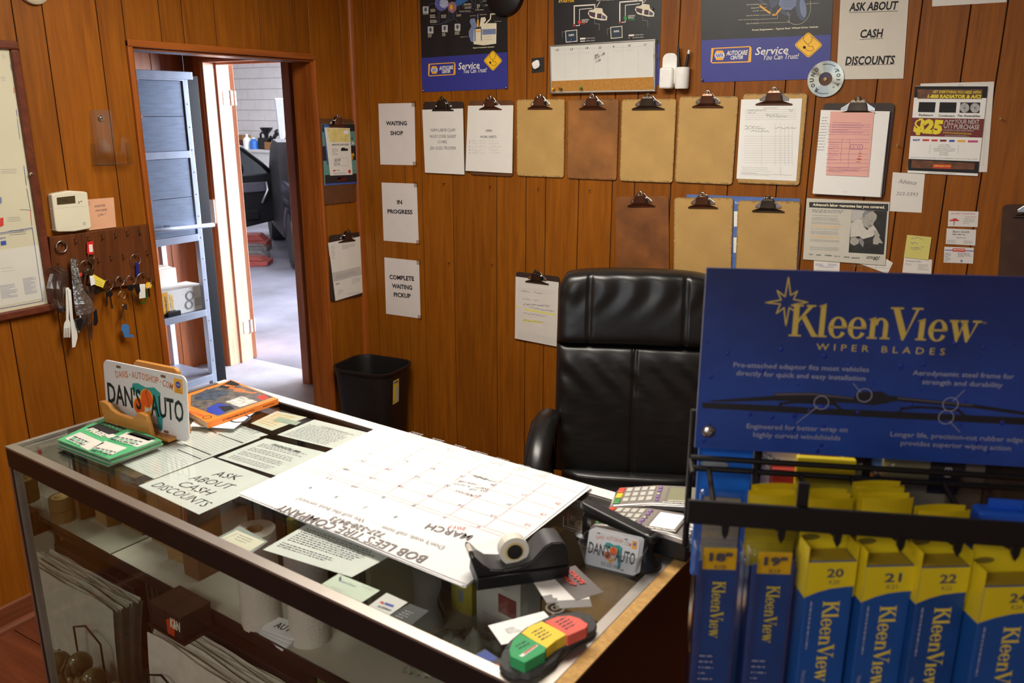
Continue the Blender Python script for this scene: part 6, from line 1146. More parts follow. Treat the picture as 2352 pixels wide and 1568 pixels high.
MB().add([(-.071, .010, -.009), (-.016, .018, -.009), (-.016, .018, .009), (-.071, .010, .009)], [(0, 1, 2, 3)]).build('tape_tongue', glass('tape_film', (.9, .9, .88, 1), .12, .3), tp)
MB().box((-.010, .018, .054), (-.004, .042, .063)).build('cutter', ALR, t)
# ---------------------------------------------------------------- card box with mini plates
a, b = CI @ TG(1341, 1302), CI @ TG(1453, 1330); d = b-a; ang = math.atan2(d.y, d.x)
FRO = glass('frosted_plastic', (.88, .9, .92, 1), .10, .3)
t = empty('card_box', CM @ Matrix.Translation((a.x, a.y, Z)) @ Matrix.Rotation(ang, 4, 'Z'), 'frosted plastic box holding small licence plate shaped cards', 'box')
W0, D0, H0 = .086, .046, .044
def ringr(w, d, z, r): return [Vector((x-w/2+W0/2, y-d/2+D0/2, z)) for x, y in rrect(w, d, r, 4)]
MB().loft([ringr(W0, D0, 0, .010), ringr(W0+.012, D0+.010, H0*.55, .012), ringr(W0+.026, D0+.018, H0, .015), ringr(W0+.023, D0+.015, H0, .014), ringr(W0+.009, D0+.007, H0*.55, .011), ringr(W0-.003, D0-.003, .002, .009)]).build('tub', FRO, t, autos=True)
for i in range(3):
    plate('promo_card', 'front small DANS AUTO card in the frosted box' if i == 0 else 'small DANS AUTO card behind the front one in the frosted box', t.matrix_world @ Matrix.Translation((-.001+i*.001, .006+i*.005, .003)) @ Matrix.Rotation(math.radians(72), 4, 'X'), .089, .06, .0008, False, 'mini plate cards') if i == 0 else \
    (lambda e_: MB().prism(rrect(.089, .06, .005), -.0008, 0).build('card', MATS['plate_white'], e_))(empty('promo_card', t.matrix_world @ Matrix.Translation((-.001+i*.002, .006+i*.005, .003)) @ Matrix.Rotation(math.radians(72), 4, 'X'), ['', 'white card right behind the front one in the frosted box', 'rearmost white card in the frosted box'][i], 'card', 'mini plate cards'))
# ---------------------------------------------------------------- card terminals
TGY = mat('terminal_grey', S(150, 144, 136), .32, .4, var=.03); TSV = mat('terminal_silver', S(196, 192, 188), .25, .7); KEY = mat('key_grey', S(198, 196, 186), .4); PUR = mat('key_purple', S(140, 100, 160), .4)
def terminal(label, cx, cy, ang, scr, Lt=.178, Wt=.084, Ht=.050):
    t = empty('card_terminal', CM @ Matrix.Translation((cx, cy, Z)) @ Matrix.Rotation(ang, 4, 'Z'), label, 'card terminal', 'payment terminals')
    prof = [(-Lt/2, .004), (-Lt/2-.004, .016), (-Lt/2+.006, .030), (-.01, .046), (.05, .052), (Lt/2-.004, .050), (Lt/2, .044), (Lt/2, .004)]
    MB().prism(prof, -Wt/2+.003, Wt/2-.003, RX).build('body', BP, t, bevel=.005, seg=3, autos=True)
    tp_ = prof[1:7]; b_ = MB(); n = len(tp_)
    b_.add([(x, -Wt/2, z+.001) for x, z in tp_]+[(x, Wt/2, z+.001) for x, z in tp_]+[(x, -Wt/2, z-.010) for x, z in tp_]+[(x, Wt/2, z-.010) for x, z in tp_], [(i, i+1, n+i+1, n+i) for i in range(n-1)]+[(2*n+i, 2*n+i+1, i+1, i) for i in range(n-1)]+[(n+i, n+i+1, 3*n+i+1, 3*n+i) for i in range(n-1)]+[(0, n, 3*n, 2*n), (n-1, 2*n-1, 4*n-1, 3*n-1)])
    b_.build('top_shell', TSV, t, bevel=.003, autos=True)
    def top(x): 
        for (x0, z0), (x1, z1) in zip(tp_, tp_[1:]):
            if x0 <= x <= x1: return z0+(z1-z0)*(x-x0)/(x1-x0)+.001, math.atan2(z1-z0, x1-x0)
        return .05, 0
    def pad(name, x, y, w, d, m, hgt=.0025):
        z, a = top(x); return MB().box((-w/2, -d/2, -.001), (w/2, d/2, hgt), Matrix.Translation((x, y, z)) @ Matrix.Rotation(-a, 4, 'Y')).build(name, m, t, bevel=.0012)
    for i, m_ in enumerate((mat('key_red', S(222, 74, 54), .4), mat('key_yellow', S(236, 200, 44), .4), mat('key_green', S(60, 140, 70), .4))): pad('function_key', -Lt/2+.012, .024-i*.024, .012, .019, m_)
    for i in range(4):
        for j in range(3): pad('key', -Lt/2+.028+i*.0145, .024-j*.022, .011, .015, KEY)
    for j in range(5): pad('soft_key', -Lt/2+.086, .028-j*.0135, .007, .008, PUR if j != 2 else TGY)
    pad('screen_bezel', .038, 0, .056, .068, TGY, .0012); s_ = pad('screen', .038, 0, .045, .056, scr, .0018)
    for i in range(4): pad('screen_key', .012+i*.013, -.036, .008, .004, TGY)
    for i in range(4): pad('ridge', Lt/2-.006, -.024+i*.015, .012, .0018, TSV, .003)
    MB().lathe([(.012, -Wt*.36), (.016, -Wt*.3), (.016, Wt*.3), (.012, Wt*.36)], 16, Matrix.Translation((Lt/2-.002, 0, .034)) @ RX).build('printer_cover', mat('smoke_plastic', S(96, 100, 110), .15, .3), t, smooth=True)
    x_, z_ = .068, top(.068)[0]; o_ = MB().box((x_-.005, .024, z_), (x_+.003, .031, z_+.0012)).build('brand_mark', mat('logo_blue', S(60, 110, 230), .4), t); return t
terminal('grey card terminal with a dark blank screen at the back rail', 1.372, .545, .30, mat('lcd_off', S(140, 140, 112), .2))
terminal('grey card terminal with a lit white screen next to the black stapler', 1.392, .445, .08, mat('lcd_lit', S(232, 244, 255), .2, emit=(.85, .93, 1, 1), estr=1.0))
o = MB().tube([(1.475, .455, Z+.02), (1.495, .448, Z+.012), (1.52, .43, Z-.02), (1.53, .40, Z-.15)], .0055, 8).build('coiled_cable', BP, smooth=True); o.matrix_world = CM; tag(o, 'black coiled cable leaving the lit terminal over the counter edge', 'cable')
# stapler with a round foot
t = empty('stapler', CM @ Matrix.Translation((1.300, .392, Z)) @ Matrix.Rotation(-.10, 4, 'Z'), 'long black stapler with a round foot beside the frosted card box', 'stapler')
MB().prism([(x, y) for x, y in rrect(.155, .026, .012, 5, -.01, -.013)], .0, .014, Matrix.Translation((0, 0, .062)) @ Matrix.Rotation(.12, 4, 'Y')).build('arm', BP, t, bevel=.004, seg=3); MB().box((.0, -.010, .050), (.135, .010, .061), Matrix.Rotation(.0, 4, 'Y')).build('magazine', mat('gun_metal', S(60, 60, 62), .3, .9), t, bevel=.002)
MB().lathe([(.028, 0), (.028, .006), (.020, .012), (.014, .02), (.014, .055)], 24, Matrix.Translation((.125, -.004, 0))).build('foot', BP, t, autos=True); MB().lathe([(.018, 0), (.018, .008), (.010, .012), (.002, .012)], 20, Matrix.Translation((-.004, .004, 0))).build('anvil_foot', BP, t, autos=True); ring(MB(), .006, .009, .0121, .0135, 16).build('anvil', CLS, t).location = (-.004, .004, 0)
MB().box((-.004, -.006, .012), (.006, .006, .05)).build('front_strut', BP, t); MB().box((-.004, -.008, .004), (.125, .008, .010)).build('base_bar', BP, t)
# ---------------------------------------------------------------- brake wear gauge, note, card fan
k = K(1040, 1060, 3.0867)
o = put('paper_note', 'white paper slip under the foam brake gauge', 'note', CT(.001), [(1121, 1436), (1249, 1403), (1292, 1448), (1152, 1480)], PAPER2, off=0, th=.0004)
for i in range(4): scrib(o, *k((370+i*6, 1190+i*9), (430+i*20, 1170+i*9)), 3, .7, LGR, i)
t = empty('brake_gauge', CM @ Matrix.Translation((1.39, .08, Z)), 'dark foam brake wear gauge with green yellow and red blocks', 'gauge'); FN[t.name] = CT(.0); tmi = t.matrix_world.inverted()
def lg(h, *q): return [(tmi @ CT(h)(*p)).to_2d().to_tuple() for p in k(*q)]
FOA = mat('foam_grey', S(74, 74, 74), .9, var=.15, scale=200, bump=.3, bscale=400)
MB().prism(lg(.013, (328, 1430), (350, 1350), (400, 1270), (520, 1170), (700, 1085), (880, 1058), (985, 1085), (1022, 1150), (1005, 1190), (900, 1245), (790, 1320), (730, 1400), (640, 1465), (540, 1505), (490, 1492), (440, 1500), (380, 1480)), .002, .013).build('foam_base', FOA, t, bevel=.002)
for nm, pl, c_ in (('green_block', ((400, 1330), (425, 1265), (475, 1215), (662, 1312), (655, 1345), (510, 1425), (410, 1378)), S(52, 160, 96)), ('yellow_block', ((485, 1212), (540, 1165), (632, 1128), (812, 1222), (735, 1265), (664, 1322)), S(240, 208, 60)), ('red_block', ((650, 1130), (740, 1095), (830, 1088), (900, 1108), (960, 1150), (945, 1178), (814, 1235)), S(226, 98, 84))):
    MB().prism(lg(.030, *pl), .013, .030).build(nm, mat(nm, c_, .7, var=.04), t, bevel=.001)
FN[t.name] = CT(.030)
for (x, y), n in (((445, 1310), 2), ((560, 1215), 4), ((730, 1140), 4)):
    for i in range(n): pf(t, *k((x+i*22, y+i*16), (x+85+i*22, y-45+i*16)), 1, 3, 2.0, PEN, .0306, seed=i+int(x))
pp(t, [k((468, 1378), (590, 1295), (605, 1305), (495, 1385))], WHT, .0304, 'white_label'); pp(t, [k((500, 1360), (588, 1298), (596, 1304), (510, 1366))], RED, .0308, 'red_label')
for x, y in ((385, 1318), (725, 1102)): MB().lathe([(.003, .0131), (.003, .0134)], 10, Matrix.Translation((*lg(.013, (x, y))[0], 0))).build('hole', BLK, t)
# fan of cards
for i, (u, v, an, m_) in enumerate(((1268, 1345, -.30, 0), (1298, 1352, -.42, 0), (1312, 1360, -.52, 0), (1322, 1340, -.15, 1))):
    p = CI @ TG(u, v); c_ = empty('business_card', CM @ Matrix.Translation((p.x, p.y, Z+.0006+i*.0006)) @ Matrix.Rotation(an-.35, 4, 'Z'), ['white and grey card at the bottom of the fan behind the dispenser', 'white and grey card second from the bottom of the fan', 'white and grey card third in the fan by the dispenser', 'dark grey shop card with red lettering on top of the fan'][i], 'card', 'cards fanned beside the dispenser')
    MB().box((-.0445, -.0255, 0), (.0445, .0255, .0004)).build('card', CARD if not m_ else mat('card_dark', S(98, 90, 88), .5), c_)
    if not m_: MB().box((.024, -.0255, .0004), (.0445, .0255, .0005)).build('grey_end', mat('card_grey', S(120, 116, 114), .5), c_)
    else: text(c_, "DAN'S", -.01, .008, .045, .011, RED, bold=.04, shear=.2, z=.0026); text(c_, 'SHOP', -.01, -.008, .04, .011, RED, bold=.04, shear=.2, z=.0026)
p = CI @ TG(1275, 1398); t = empty('chrome_badge', CM @ Matrix.Translation((p.x, p.y, Z)), 'small chrome ring badge lying on the counter glass', 'badge'); ring(MB(), .012, .015, 0, .002, 24).build('outer_ring', CLS, t); ring(MB(), .004, .006, 0, .002, 16).build('inner_ring', CLS, t)
p = CI @ TG(1118, 1502); t = empty('small_tool', CM @ Matrix.Translation((p.x, p.y, Z-.012)) @ Matrix.Rotation(-.2, 4, 'Z'), 'small black tool with a blue label and red end at the front rail', 'tool')
MB().box((-.02, -.012, 0), (.028, .014, .0045)).build('body', BP, t, bevel=.001); flat(t, [rect(-.016, -.008, .010, .012)], BLU, .0048, 'blue_label'); MB().lathe([(.005, .0), (.005, .0049)], 12, Matrix.Translation((.022, 0, 0))).build('red_end', RED, t)
# ================================================================ things inside the counter
def CL(x, y, z, rz=0): return CM @ Matrix.Translation((x, y, z)) @ Matrix.Rotation(rz, 4, 'Z')
INP = mat('file_paper', S(224, 214, 198), .8, var=.08, scale=30)
DK = .138
# wire file rack with a thick sheaf of paper standing on the deck
wr_ = empty('wire_file_rack', CL(.10, .19, DK), 'dark wire file rack holding a sheaf of paper behind the front glass', 'file rack')
WM = mat('rack_wire', S(70, 58, 40), .35, .9)
for y in (0, .10): MB().tube([(.02, y, 0), (.02, y, .17), (.09, y, .20), (.16, y, .17), (.16, y, 0)], .003, 8).build('wire_hoop', WM, wr_, smooth=True)
for x in (.02, .16): MB().tube([(x, -.01, .004), (x, .11, .004)], .003, 8).build('wire_foot', WM, wr_)
fs = empty('paper_sheaf', CL(.09, .21, DK+.006), 'thick sheaf of off-white papers standing inside the glass counter', 'papers')
for i in range(16):
    rn = random.Random(i*3); hgt = .245+rn.random()*.02; y = i*.0045; ln = .50+rn.random()*.03
    def f(s, t, y=y, hgt=hgt, ln=ln, i=i): return (s*ln+.004*math.sin(i), y+(.02+.002*i)*t*t*.6+.003*math.sin(s*7+i), t*hgt*(1-.05*s*s)+.004*math.sin(s*11+i*2)*t)
    b = MB().grid(f, 10, 3); n_ = len(b.v); b.v += [(x, y_+.0016, z) for x, y_, z in b.v]; b.f += [tuple(j+n_ for j in q[::-1]) for q in b.f]
    b.build('paper_leaf', INP, fs, smooth=False)
def box_at(name, label, cat, x, y, z, w, d, h, m, rz=0, bevel=.002, group=None, part='carton'):
    t = empty(name, CL(x, y, z, rz), label, cat, group); MB().box((0, 0, 0), (w, d, h)).build(part, m, t, bevel=bevel); return t
box_at('binder', 'dark brown binder standing behind the paper sheaf', 'binder', .14, .315, DK, .45, .035, .27, mat('binder_dark', S(48, 34, 32), .5), part='cover')
for i, (m_, lb, hh) in enumerate(((S(120, 128, 78), 'olive green file folder next to the dark binder', .285), (S(150, 152, 112), 'pale green file folder behind the olive one', .28), (S(176, 164, 130), 'manila file folder at the back of the file row', .29))):
    t = empty('file_folder', CL(.17+i*.02, .362+i*.026, DK), lb, 'folder', 'file folders in the counter'); mm = mat('folder_%d' % i, m_, .8, var=.06)
    MB().box((0, 0, 0), (.42, .003, hh)).build('front_cover', mm, t); MB().box((0, .012, 0), (.42, .015, hh+.008)).build('back_cover', mm, t); MB().box((.06+i*.1, .012, hh+.008), (.14+i*.1, .015, hh+.02)).build('tab', mm, t); MB().box((.004, .004, .004), (.415, .011, hh-.006)).build('papers', INP, t)
# air filter boxes standing on a plain carton
KNB = mat('box_brown_black', S(44, 32, 26), .5, var=.1)
RT_ = .595
MB().box((.325, .10, RT_-.005), (.465, SHY+.01, RT_)).build('shelf_extension', DKW, ct, bevel=.001); MB().box((.325, SHY, RT_), (.465, SHY+.01, SHZ-.02)).build('extension_bracket', DKW, ct)
for i in range(2):
    t = empty('air_filter_box', CL(.337+i*.059, .106, RT_), ['plain dark air filter box left of the lettered one', 'dark air filter box with K&N lettering and orange flash'][i], 'box', 'air filter boxes'); MB().box((0, 0, 0), (.057, .076, .056)).build('carton', KNB, t, bevel=.0015); MB().box((-.0005, -.0005, .056), (.0575, .0765, .060)).build('lid', mat('box_lid', S(70, 48, 34), .5), t)
    if i:
        M2 = frame((0, -.0008, 0), (1, 0, 0), (0, 0, 1)); flat(t, [[(0, .0), (.026, .0), (.036, .05), (0, .035)]], mat('orange_flash', S(206, 70, 30), .5), .0002, 'orange_flash').matrix_local = M2; text(t, 'K&N', .034, .034, .040, .026, IVO, bold=.04, shear=.25, z=.0008).matrix_local = M2
# paper rolls on the shelf
TWL = mat('paper_towel', S(204, 196, 182), .9, var=.04, bump=.5, bscale=160)
for i, (u, v, h_) in enumerate(((578, 1442, .23), (690, 1478, .23))):
    q = CI @ on(u, v, 2, SHZ); t = empty('paper_towel_roll', CL(q.x, q.y+.03, SHZ), ['white paper towel roll standing left on the inner shelf', 'white paper towel roll standing right of the other on the inner shelf'][i], 'paper towels', 'towel rolls'); MB().lathe([(.045, 0), (.045, h_), (.018, h_), (.018, h_-.02)], 28).build('roll', TWL, t, autos=True); MB().lathe([(.0185, h_-.03), (.0185, h_+.001), (.016, h_+.001), (.016, h_-.03)], 20, cap=False).build('core', mat('card_core', S(150, 120, 84), .8), t)
for i in range(4):
    q = CI @ on(632, 1450, 2, SHZ); t = empty('licence_plate', CL(q.x-.02+.004*i, q.y-.03, SHZ+.006*i, .08*(i-1)), ['lowest white plate in the small stack on the inner shelf', 'second white plate in the small stack on the inner shelf', 'third white plate in the small stack on the inner shelf', 'top white DANS AUTO plate of the small stack'][i], 'licence plate', 'plate stack inside the counter'); MB().prism(rrect(.09, .05, .006), 0, .004).build('plate', MATS['plate_white'], t)
    if i == 3: text(t, 'AUTO', .05, .025, .06, .02, MATS['plate_green_black'], bold=.02, z=.0045)
INS = mat('kraft_inside', S(150, 116, 70), .8, var=.08)
box_at('kraft_carton', 'brown kraft carton on the inner shelf under the coupon booklets', 'box', .03, .30, SHZ, .10, .11, .17, INS); box_at('kraft_carton', 'taller tan carton right of the kraft one under the glass', 'box', .15, .27, SHZ, .07, .12, .20, INS, .1); box_at('kraft_carton', 'low brown carton with open top under the discounts sheet', 'box', .25, .25, SHZ, .06, .08, .07, mat('carton_brown', S(112, 78, 44), .8))
for i, (x, w_, hh, c_, lb) in enumerate(((.34, .02, .20, S(56, 44, 34), 'thin dark binder first in the row under the glass'), (.37, .026, .22, S(110, 108, 100), 'grey binder second in the row under the glass'), (.405, .035, .24, S(34, 36, 58), 'navy blue binder in the row under the glass'), (.45, .03, .24, S(52, 34, 26), 'dark brown binder right of the navy one'), (.49, .02, .17, S(150, 140, 40), 'yellow folder right of the brown binder'), (.53, .03, .2, S(60, 46, 34), 'umber binder last before the towel rolls'))):
    box_at('binder', lb, 'binder', x, .38, SHZ, w_, .14, hh, mat('binder_c%d' % i, c_, .5, var=.1), group='binders on the inner shelf', part='cover')
for i, (x, c_, lb) in enumerate(((.70, S(100, 100, 60), 'olive folder on the inner shelf under the mint card'), (.735, S(70, 66, 44), 'dark olive folder beside the olive one'), (.77, S(120, 116, 84), 'pale olive folder right of the dark one'))): box_at('file_folder', lb, 'folder', x, .36, SHZ, .022, .16, .17, mat('folder_c%d' % i, c_, .7), -.35, group='folders on the inner shelf', part='cover')
BGR = mat('grey_bag', S(112, 110, 100), .6, var=.2, bump=.6, bscale=20)
def gb(s, t): return (.04*math.cos(2*PI*s)*(1-.25*t)+.006*math.sin(9*t+8*s), .03*math.sin(2*PI*s)*(1-.2*t)+.004*math.sin(13*t), t*.17)
t = MB().grid(gb, 20, 10).build('paper_bag', BGR, smooth=True); t.matrix_world = CL(.87, .45, SHZ); tag(t, 'wrinkled grey paper bag on the inner shelf left of the yellow box', 'bag')
q = CI @ on(1060, 1408, 2, SHZ)
t = box_at('yellow_box', 'yellow carton with a small grey label on the inner shelf', 'box', q.x-.03, q.y, SHZ, .06, .035, .10, mat('carton_mustard', S(186, 168, 56), .6)); M2 = frame((0, -.0006, 0), (1, 0, 0), (0, 0, 1)); flat(t, [rect(.022, .03, .036, .06)], GRY, .0002, 'grey_label').matrix_local = M2
t = box_at('parts_carton', 'white carton printed with car parts pictures on the inner shelf', 'box', .985, .478, SHZ, .125, .07, .17, mat('carton_grey_white', S(196, 192, 180), .6), -.1)
for f_ in (lambda t: flat(t, [rect(.065, .08, .115, .125)], mat('print_red', S(130, 62, 56), .6), .0002, 'picture'), lambda t: fine(t, .02, .155, .09, 4, .007, .002, GRY, .0003), lambda t: fine(t, .02, .06, .1, 5, .007, .002, GRY, .0003)): f_(t).matrix_local = M2
t = box_at('tan_carton', 'plain tan carton filling the right end of the inner shelf', 'box', 1.215, .38, SHZ, .19, .16, .22, mat('carton_tan', S(128, 98, 58), .8, var=.08))
# rolls of packing tape on a narrow glass ledge
lg_ = MB().box((.012, .03, .80), (.22, .09, .806)).build('glass_ledge', GT, ct)
for i in range(2):
    t = empty('packing_tape', CL(.095, .06, .806+.0295*i), ['lower roll of brown packing tape on the glass ledge', 'upper roll of brown packing tape on the glass ledge'][i], 'tape', 'packing tape rolls')
    ring(MB(), .018, .027, 0, .028, 28).build('tape', mat('tape_brown', S(96, 84, 48), .3), t); ring(MB(), .0165, .0185, -.0005, .0285, 28).build('core', mat('tape_core', S(222, 200, 140), .6), t)
# crumpled camouflage cloth
CAM = mat('camo_cloth', S(150, 152, 132), .9, var=.5, scale=38, bump=.4, bscale=60)
def cl_(s, t):
    r = math.hypot(s-.5, t-.5); return ((s-.5)*.24, (t-.5)*.17, max(0, .075*(1-r*1.5))+.02*math.sin(s*21)*math.sin(t*17+s*4)*max(0, 1-r*1.4)+.008*abs(math.sin(s*43+t*29))+.001)
t = MB().grid(cl_, 40, 28).build('camouflage_cloth', CAM, smooth=True); t.matrix_world = CL(1.055, .375, SHZ, .1); tag(t, 'crumpled green and white camouflage cloth under the front glass corner', 'cloth')
# three figurines on the deck
FIG = mat('glazed_ceramic', S(132, 112, 66), .15, var=.35, scale=25, coat=.6)
for i, (x, y, s, lb) in enumerate(((.06, .13, 1, 'glazed brown ceramic figurine with raised ribbed hands nearest the mirror'), (.145, .14, 1.05, 'glazed brown ceramic figurine beside the rack, covering its face'), (.215, .12, .95, 'glazed brown ceramic figurine right of the other two'))):
    t = empty('figurine', CL(x, y, DK, i*.7), lb, 'figurine', 'figurines in the counter')
    MB().lathe([(.03*s, 0), (.036*s, .03), (.032*s, .07*s), (.022*s, .095*s)], 20).build('body', FIG, t, smooth=True); MB().ell((0, 0, .12*s), (.030*s, .032*s, .034*s), 18, 12).build('head', FIG, t, smooth=True)
    for sx in (-1, 1):
        MB().ell((sx*.016*s, -.024*s, .115*s), (.014*s, .013*s, .022*s), 14, 10).build('hand', FIG, t, smooth=True)
        for j in range(4): MB().tube([(sx*(.006+.006*j)*s, -.036*s, .105*s), (sx*(.006+.006*j)*s, -.038*s, .125*s), (sx*(.006+.006*j)*s, -.030*s, .138*s)], .0032*s, 6).build('finger', FIG, t, smooth=True)
        MB().tube([(sx*.03*s, 0, .07*s), (sx*.034*s, -.015*s, .09*s), (sx*.018*s, -.024*s, .105*s)], .010*s, 8).build('arm', FIG, t, smooth=True)
# ================================================================ executive chair
LEA = mat('black_leather', S(20, 19, 19), .34, var=.15, scale=8, bump=.35, bscale=14, spec=.6)
LEA2 = mat('black_leather_creased', S(20, 19, 19), .36, var=.15, scale=6, bump=.9, bscale=7, spec=.6, stretch=(1, 1, 2.2))
CHY = -.58; CWD = .545; cx = on(1455, 900, 1, CHY).x
ch = empty('office_chair', Matrix.Translation((cx, CHY, 0)) @ Matrix.Rotation(.42, 4, 'Z'), 'black leather executive office chair behind the counter', 'chair')
def pil(name, x0, x1, z0, z1, y0, dep, m=LEA, nu=16, nv=16, e=5, fold=0, lean=.10, par=ch, edge=.35):
    """puffed leather panel facing -y"""
    def f(s, t, front=True):
        x = x0+(x1-x0)*s; z = z0+(z1-z0)*t; u = abs(2*s-1); v = abs(2*t-1)
        p = (1-u**e)**(1/2.2)*(1-v**e)**(1/2.2) if u < 1 and v < 1 else 0
        w = fold*math.sin(x*90+3*math.sin(z*13))*(p)*(.5+.5*math.sin(z*9+x*20))
        return (x, y0+(z-.5)*lean-dep*p*(1-edge*0)-w, z)
    b = MB().grid(f, nu, nv); b2 = [(x, y0+(z-.5)*lean+.03, z) for x, y, z in [f(i/nu, j/nv) for j in range(nv+1) for i in range(nu+1)]]
    b.v += b2; n_ = (nu+1)*(nv+1); b.f += [tuple(n_+i for i in q[::-1]) for q in b.f[:nu*nv]]
    return b.build(name, m, par, smooth=True)
hw = CWD/2
def sewn(name, z0, z1, y0, dep, seams, m, fold, crowned=0, nu=64, nv=28, rz=.06):
    """one upholstered section: rounded pillow with stitched grooves at the given x"""
    def f(s, t):
        x = -hw+2*hw*s; z = z0+(z1-z0)*t; u = abs(2*s-1); 
        z += crowned*(1-u**3)*t
        p = (1-u**14)**.4*(1-abs(2*t-1)**10)**.4 if 0 < s < 1 and 0 < t < 1 else 0
        g = sum(.013*math.exp(-((x-q)/.0045)**2) for q in seams)
        w = fold*p*(math.sin(x*62+4*math.sin(z*15))*math.exp(-((t-.75)/.22)**2)+.8*math.sin(z*75+x*9)*math.exp(-((abs(x)-hw+.03)/.03)**2)*(.5+.5*math.sin(z*23))+.7*math.sin(x*14+z*19))
        k_ = 1-.10*max(0, t-.8)/.2*u**6 if crowned else 1
        return (x*k_, y0+(z-.5)*.10-dep*p+g*p-w, z)
    b = MB().grid(f, nu, nv); n_ = (nu+1)*(nv+1); vv = list(b.v); b.v += [(x, y0+(z-.5)*.10+.03, z) for x, y, z in vv]; b.f += [tuple(n_+i for i in q[::-1]) for q in b.f[:nu*nv]]
    for i in range(nu): j = nv*(nu+1)+i; b.f += [(i+1, i, n_+i, n_+i+1), (j, j+1, n_+j+1, n_+j)]
    for i in range(nv): j = i*(nu+1); b.f += [(j, j+nu+1, n_+j+nu+1, n_+j)]; j += nu; b.f += [(j+nu+1, j, n_+j, n_+j+nu+1)]
    return b.build(name, m, ch, smooth=True)
sewn('headrest', .945, 1.185, -.004, .055, (-hw+.112, hw-.112), LEA, .0035, .02); sewn('backrest', .478, .950, -.004, .046, (0,), LEA2, .0028, nv=44)
for dx in (-.006, .006): MB().tube([(dx, -.042+(z-.5)*.10, z) for z in [.50+.02*i for i in range(23)]], .0016, 6).build('back_seam', LEA, ch, smooth=True)
pil('lumbar_roll', -hw+.03, hw-.03, .448, .50, -.035, .045, e=4)
MB().prism(rrect(CWD-.01, .69, .07, 6, -hw+.005, .46), 0, .045, Matrix(((1, 0, 0, 0), (0, .1, 1, -.012), (0, 1, 0, 0), (0, 0, 0, 1)))).build('back_shell', LEA, ch, bevel=.015, seg=3, autos=True)
def seatf(s, t, sx0=-hw+.01, sx1=hw-.01): 
    u = abs(2*s-1); v = abs(2*t-1); p = (1-u**6)**.5*(1-v**6)**.5
    return (sx0+(sx1-sx0)*s, -.52+.52*t, .40+.065*p-(.02*(1-t)**3))
b = MB().grid(seatf, 24, 20); nb = len(b.v); b.v += [(x, y, .36) for x, y, z in b.v]; b.f += [tuple(i+nb for i in q[::-1]) for q in list(b.f)]
for i in range(24): b.f += [(i, nb+i, nb+i+1, i+1)]; j = 20*25+i; b.f += [(j+1, nb+j+1, nb+j, j)]
for i in range(20): j = i*25; b.f += [(j+25, nb+j+25, nb+j, j)]; j += 24; b.f += [(j, nb+j, nb+j+25, j+25)]
b.build('seat', LEA, ch, smooth=True); MB().tube([(0, -.5+.02*i, .466-.02*max(0, 1-i*.04)**3) for i in range(25)], .0035, 6).build('seat_seam', LEA, ch, smooth=True)
for sx in (-1, 1):
    ap = [(sx*(hw+.012), .04, .655), (sx*(hw+.02), -.03, .690), (sx*(hw+.03), -.12, .690), (sx*(hw+.036), -.22, .655), (sx*(hw+.04), -.30, .595), (sx*(hw+.04), -.325, .54)]
    rings = []
    for i, p in enumerate(ap):
        q = Vector(ap[min(i+1, len(ap)-1)])-Vector(ap[max(i-1, 0)]); q.normalize(); n_ = Vector((0, -q.z, q.y)); wv = [.034, .042, .046, .046, .042, .026][i]; tv = [.022, .030, .034, .036, .034, .018][i]
        rings.append([Vector(p)+Vector((wv*math.cos(2*PI*k_/14), 0, 0))+n_*(tv*math.sin(2*PI*k_/14)) for k_ in range(14)])
    MB().loft(rings).build('arm_pad', LEA, ch, smooth=True)
    MB().tube([(sx*(hw+.04), -.31, .55), (sx*(hw+.04), -.30, .44), (sx*(hw+.02), -.27, .385), (sx*(hw-.05), -.24, .365)], .024, 8).build('arm_bracket', BP, ch, smooth=True); MB().tube([(sx*(hw+.02), .0, .655), (sx*(hw+.02), .0, .45), (sx*(hw+.0), -.03, .40)], .02, 8).build('arm_support', BP, ch, smooth=True)
MB().lathe([(.03, .09), (.03, .25), (.022, .25), (.022, .36)], 16, Matrix.Translation((0, -.26, 0))).build('gas_lift', BP, ch)
for i in range(5):
    a = i*2*PI/5+.3; c_, s_ = math.cos(a), math.sin(a); l_ = MB().tube([(0, -.26, .10), (.16*c_, -.26+.16*s_, .09), (.29*c_, -.26+.29*s_, .065)], [.03, .024, .016], 8).build('base_leg', BP, ch, smooth=True); MB().lathe([(.026, -.02), (.028, 0), (.026, .02)], 14, Matrix.Translation((.29*c_, -.26+.29*s_, .028)) @ Matrix.Rotation(PI/2, 4, 'X')).build('caster', BP, l_, smooth=True)
# ================================================================ waste basket
ZT = .53
rp = [on(u, v, 2, ZT) for u, v in ((753, 846), (880, 866), (949, 826), (830, 813))]
c_ = sum(rp, Vector())/4; c_.z = 0; ex = ((rp[1]-rp[0])+(rp[2]-rp[3])); ang = math.atan2(ex.y, ex.x)
c_ = Vector((-.172, -.178, 0))
t = empty('waste_basket', Matrix.Translation(c_) @ Matrix.Rotation(.10, 4, 'Z'), 'black plastic waste basket with a yellow sticker in the corner', 'waste basket')
def rr(w, d, r, z): return [Vector((x-w/2, y-d/2, z)) for x, y in rrect(w, d, r, 6)]
MB().loft([rr(.24, .20, .05, 0), rr(.255, .21, .05, .01), rr(.318, .268, .075, ZT-.014), rr(.334, .284, .08, ZT-.012), rr(.338, .288, .08, ZT), rr(.318, .268, .075, ZT), rr(.310, .260, .075, ZT-.02), rr(.245, .20, .05, .012)]).build('bin', mat('bin_black', S(24, 22, 22), .42, var=.1, bump=.1), t, autos=True)
M2 = Matrix.Translation((.1545, -.02, ZT-.13)) @ frame((0, -.035, 0), (0, 1, 0), (.062, 0, 1))
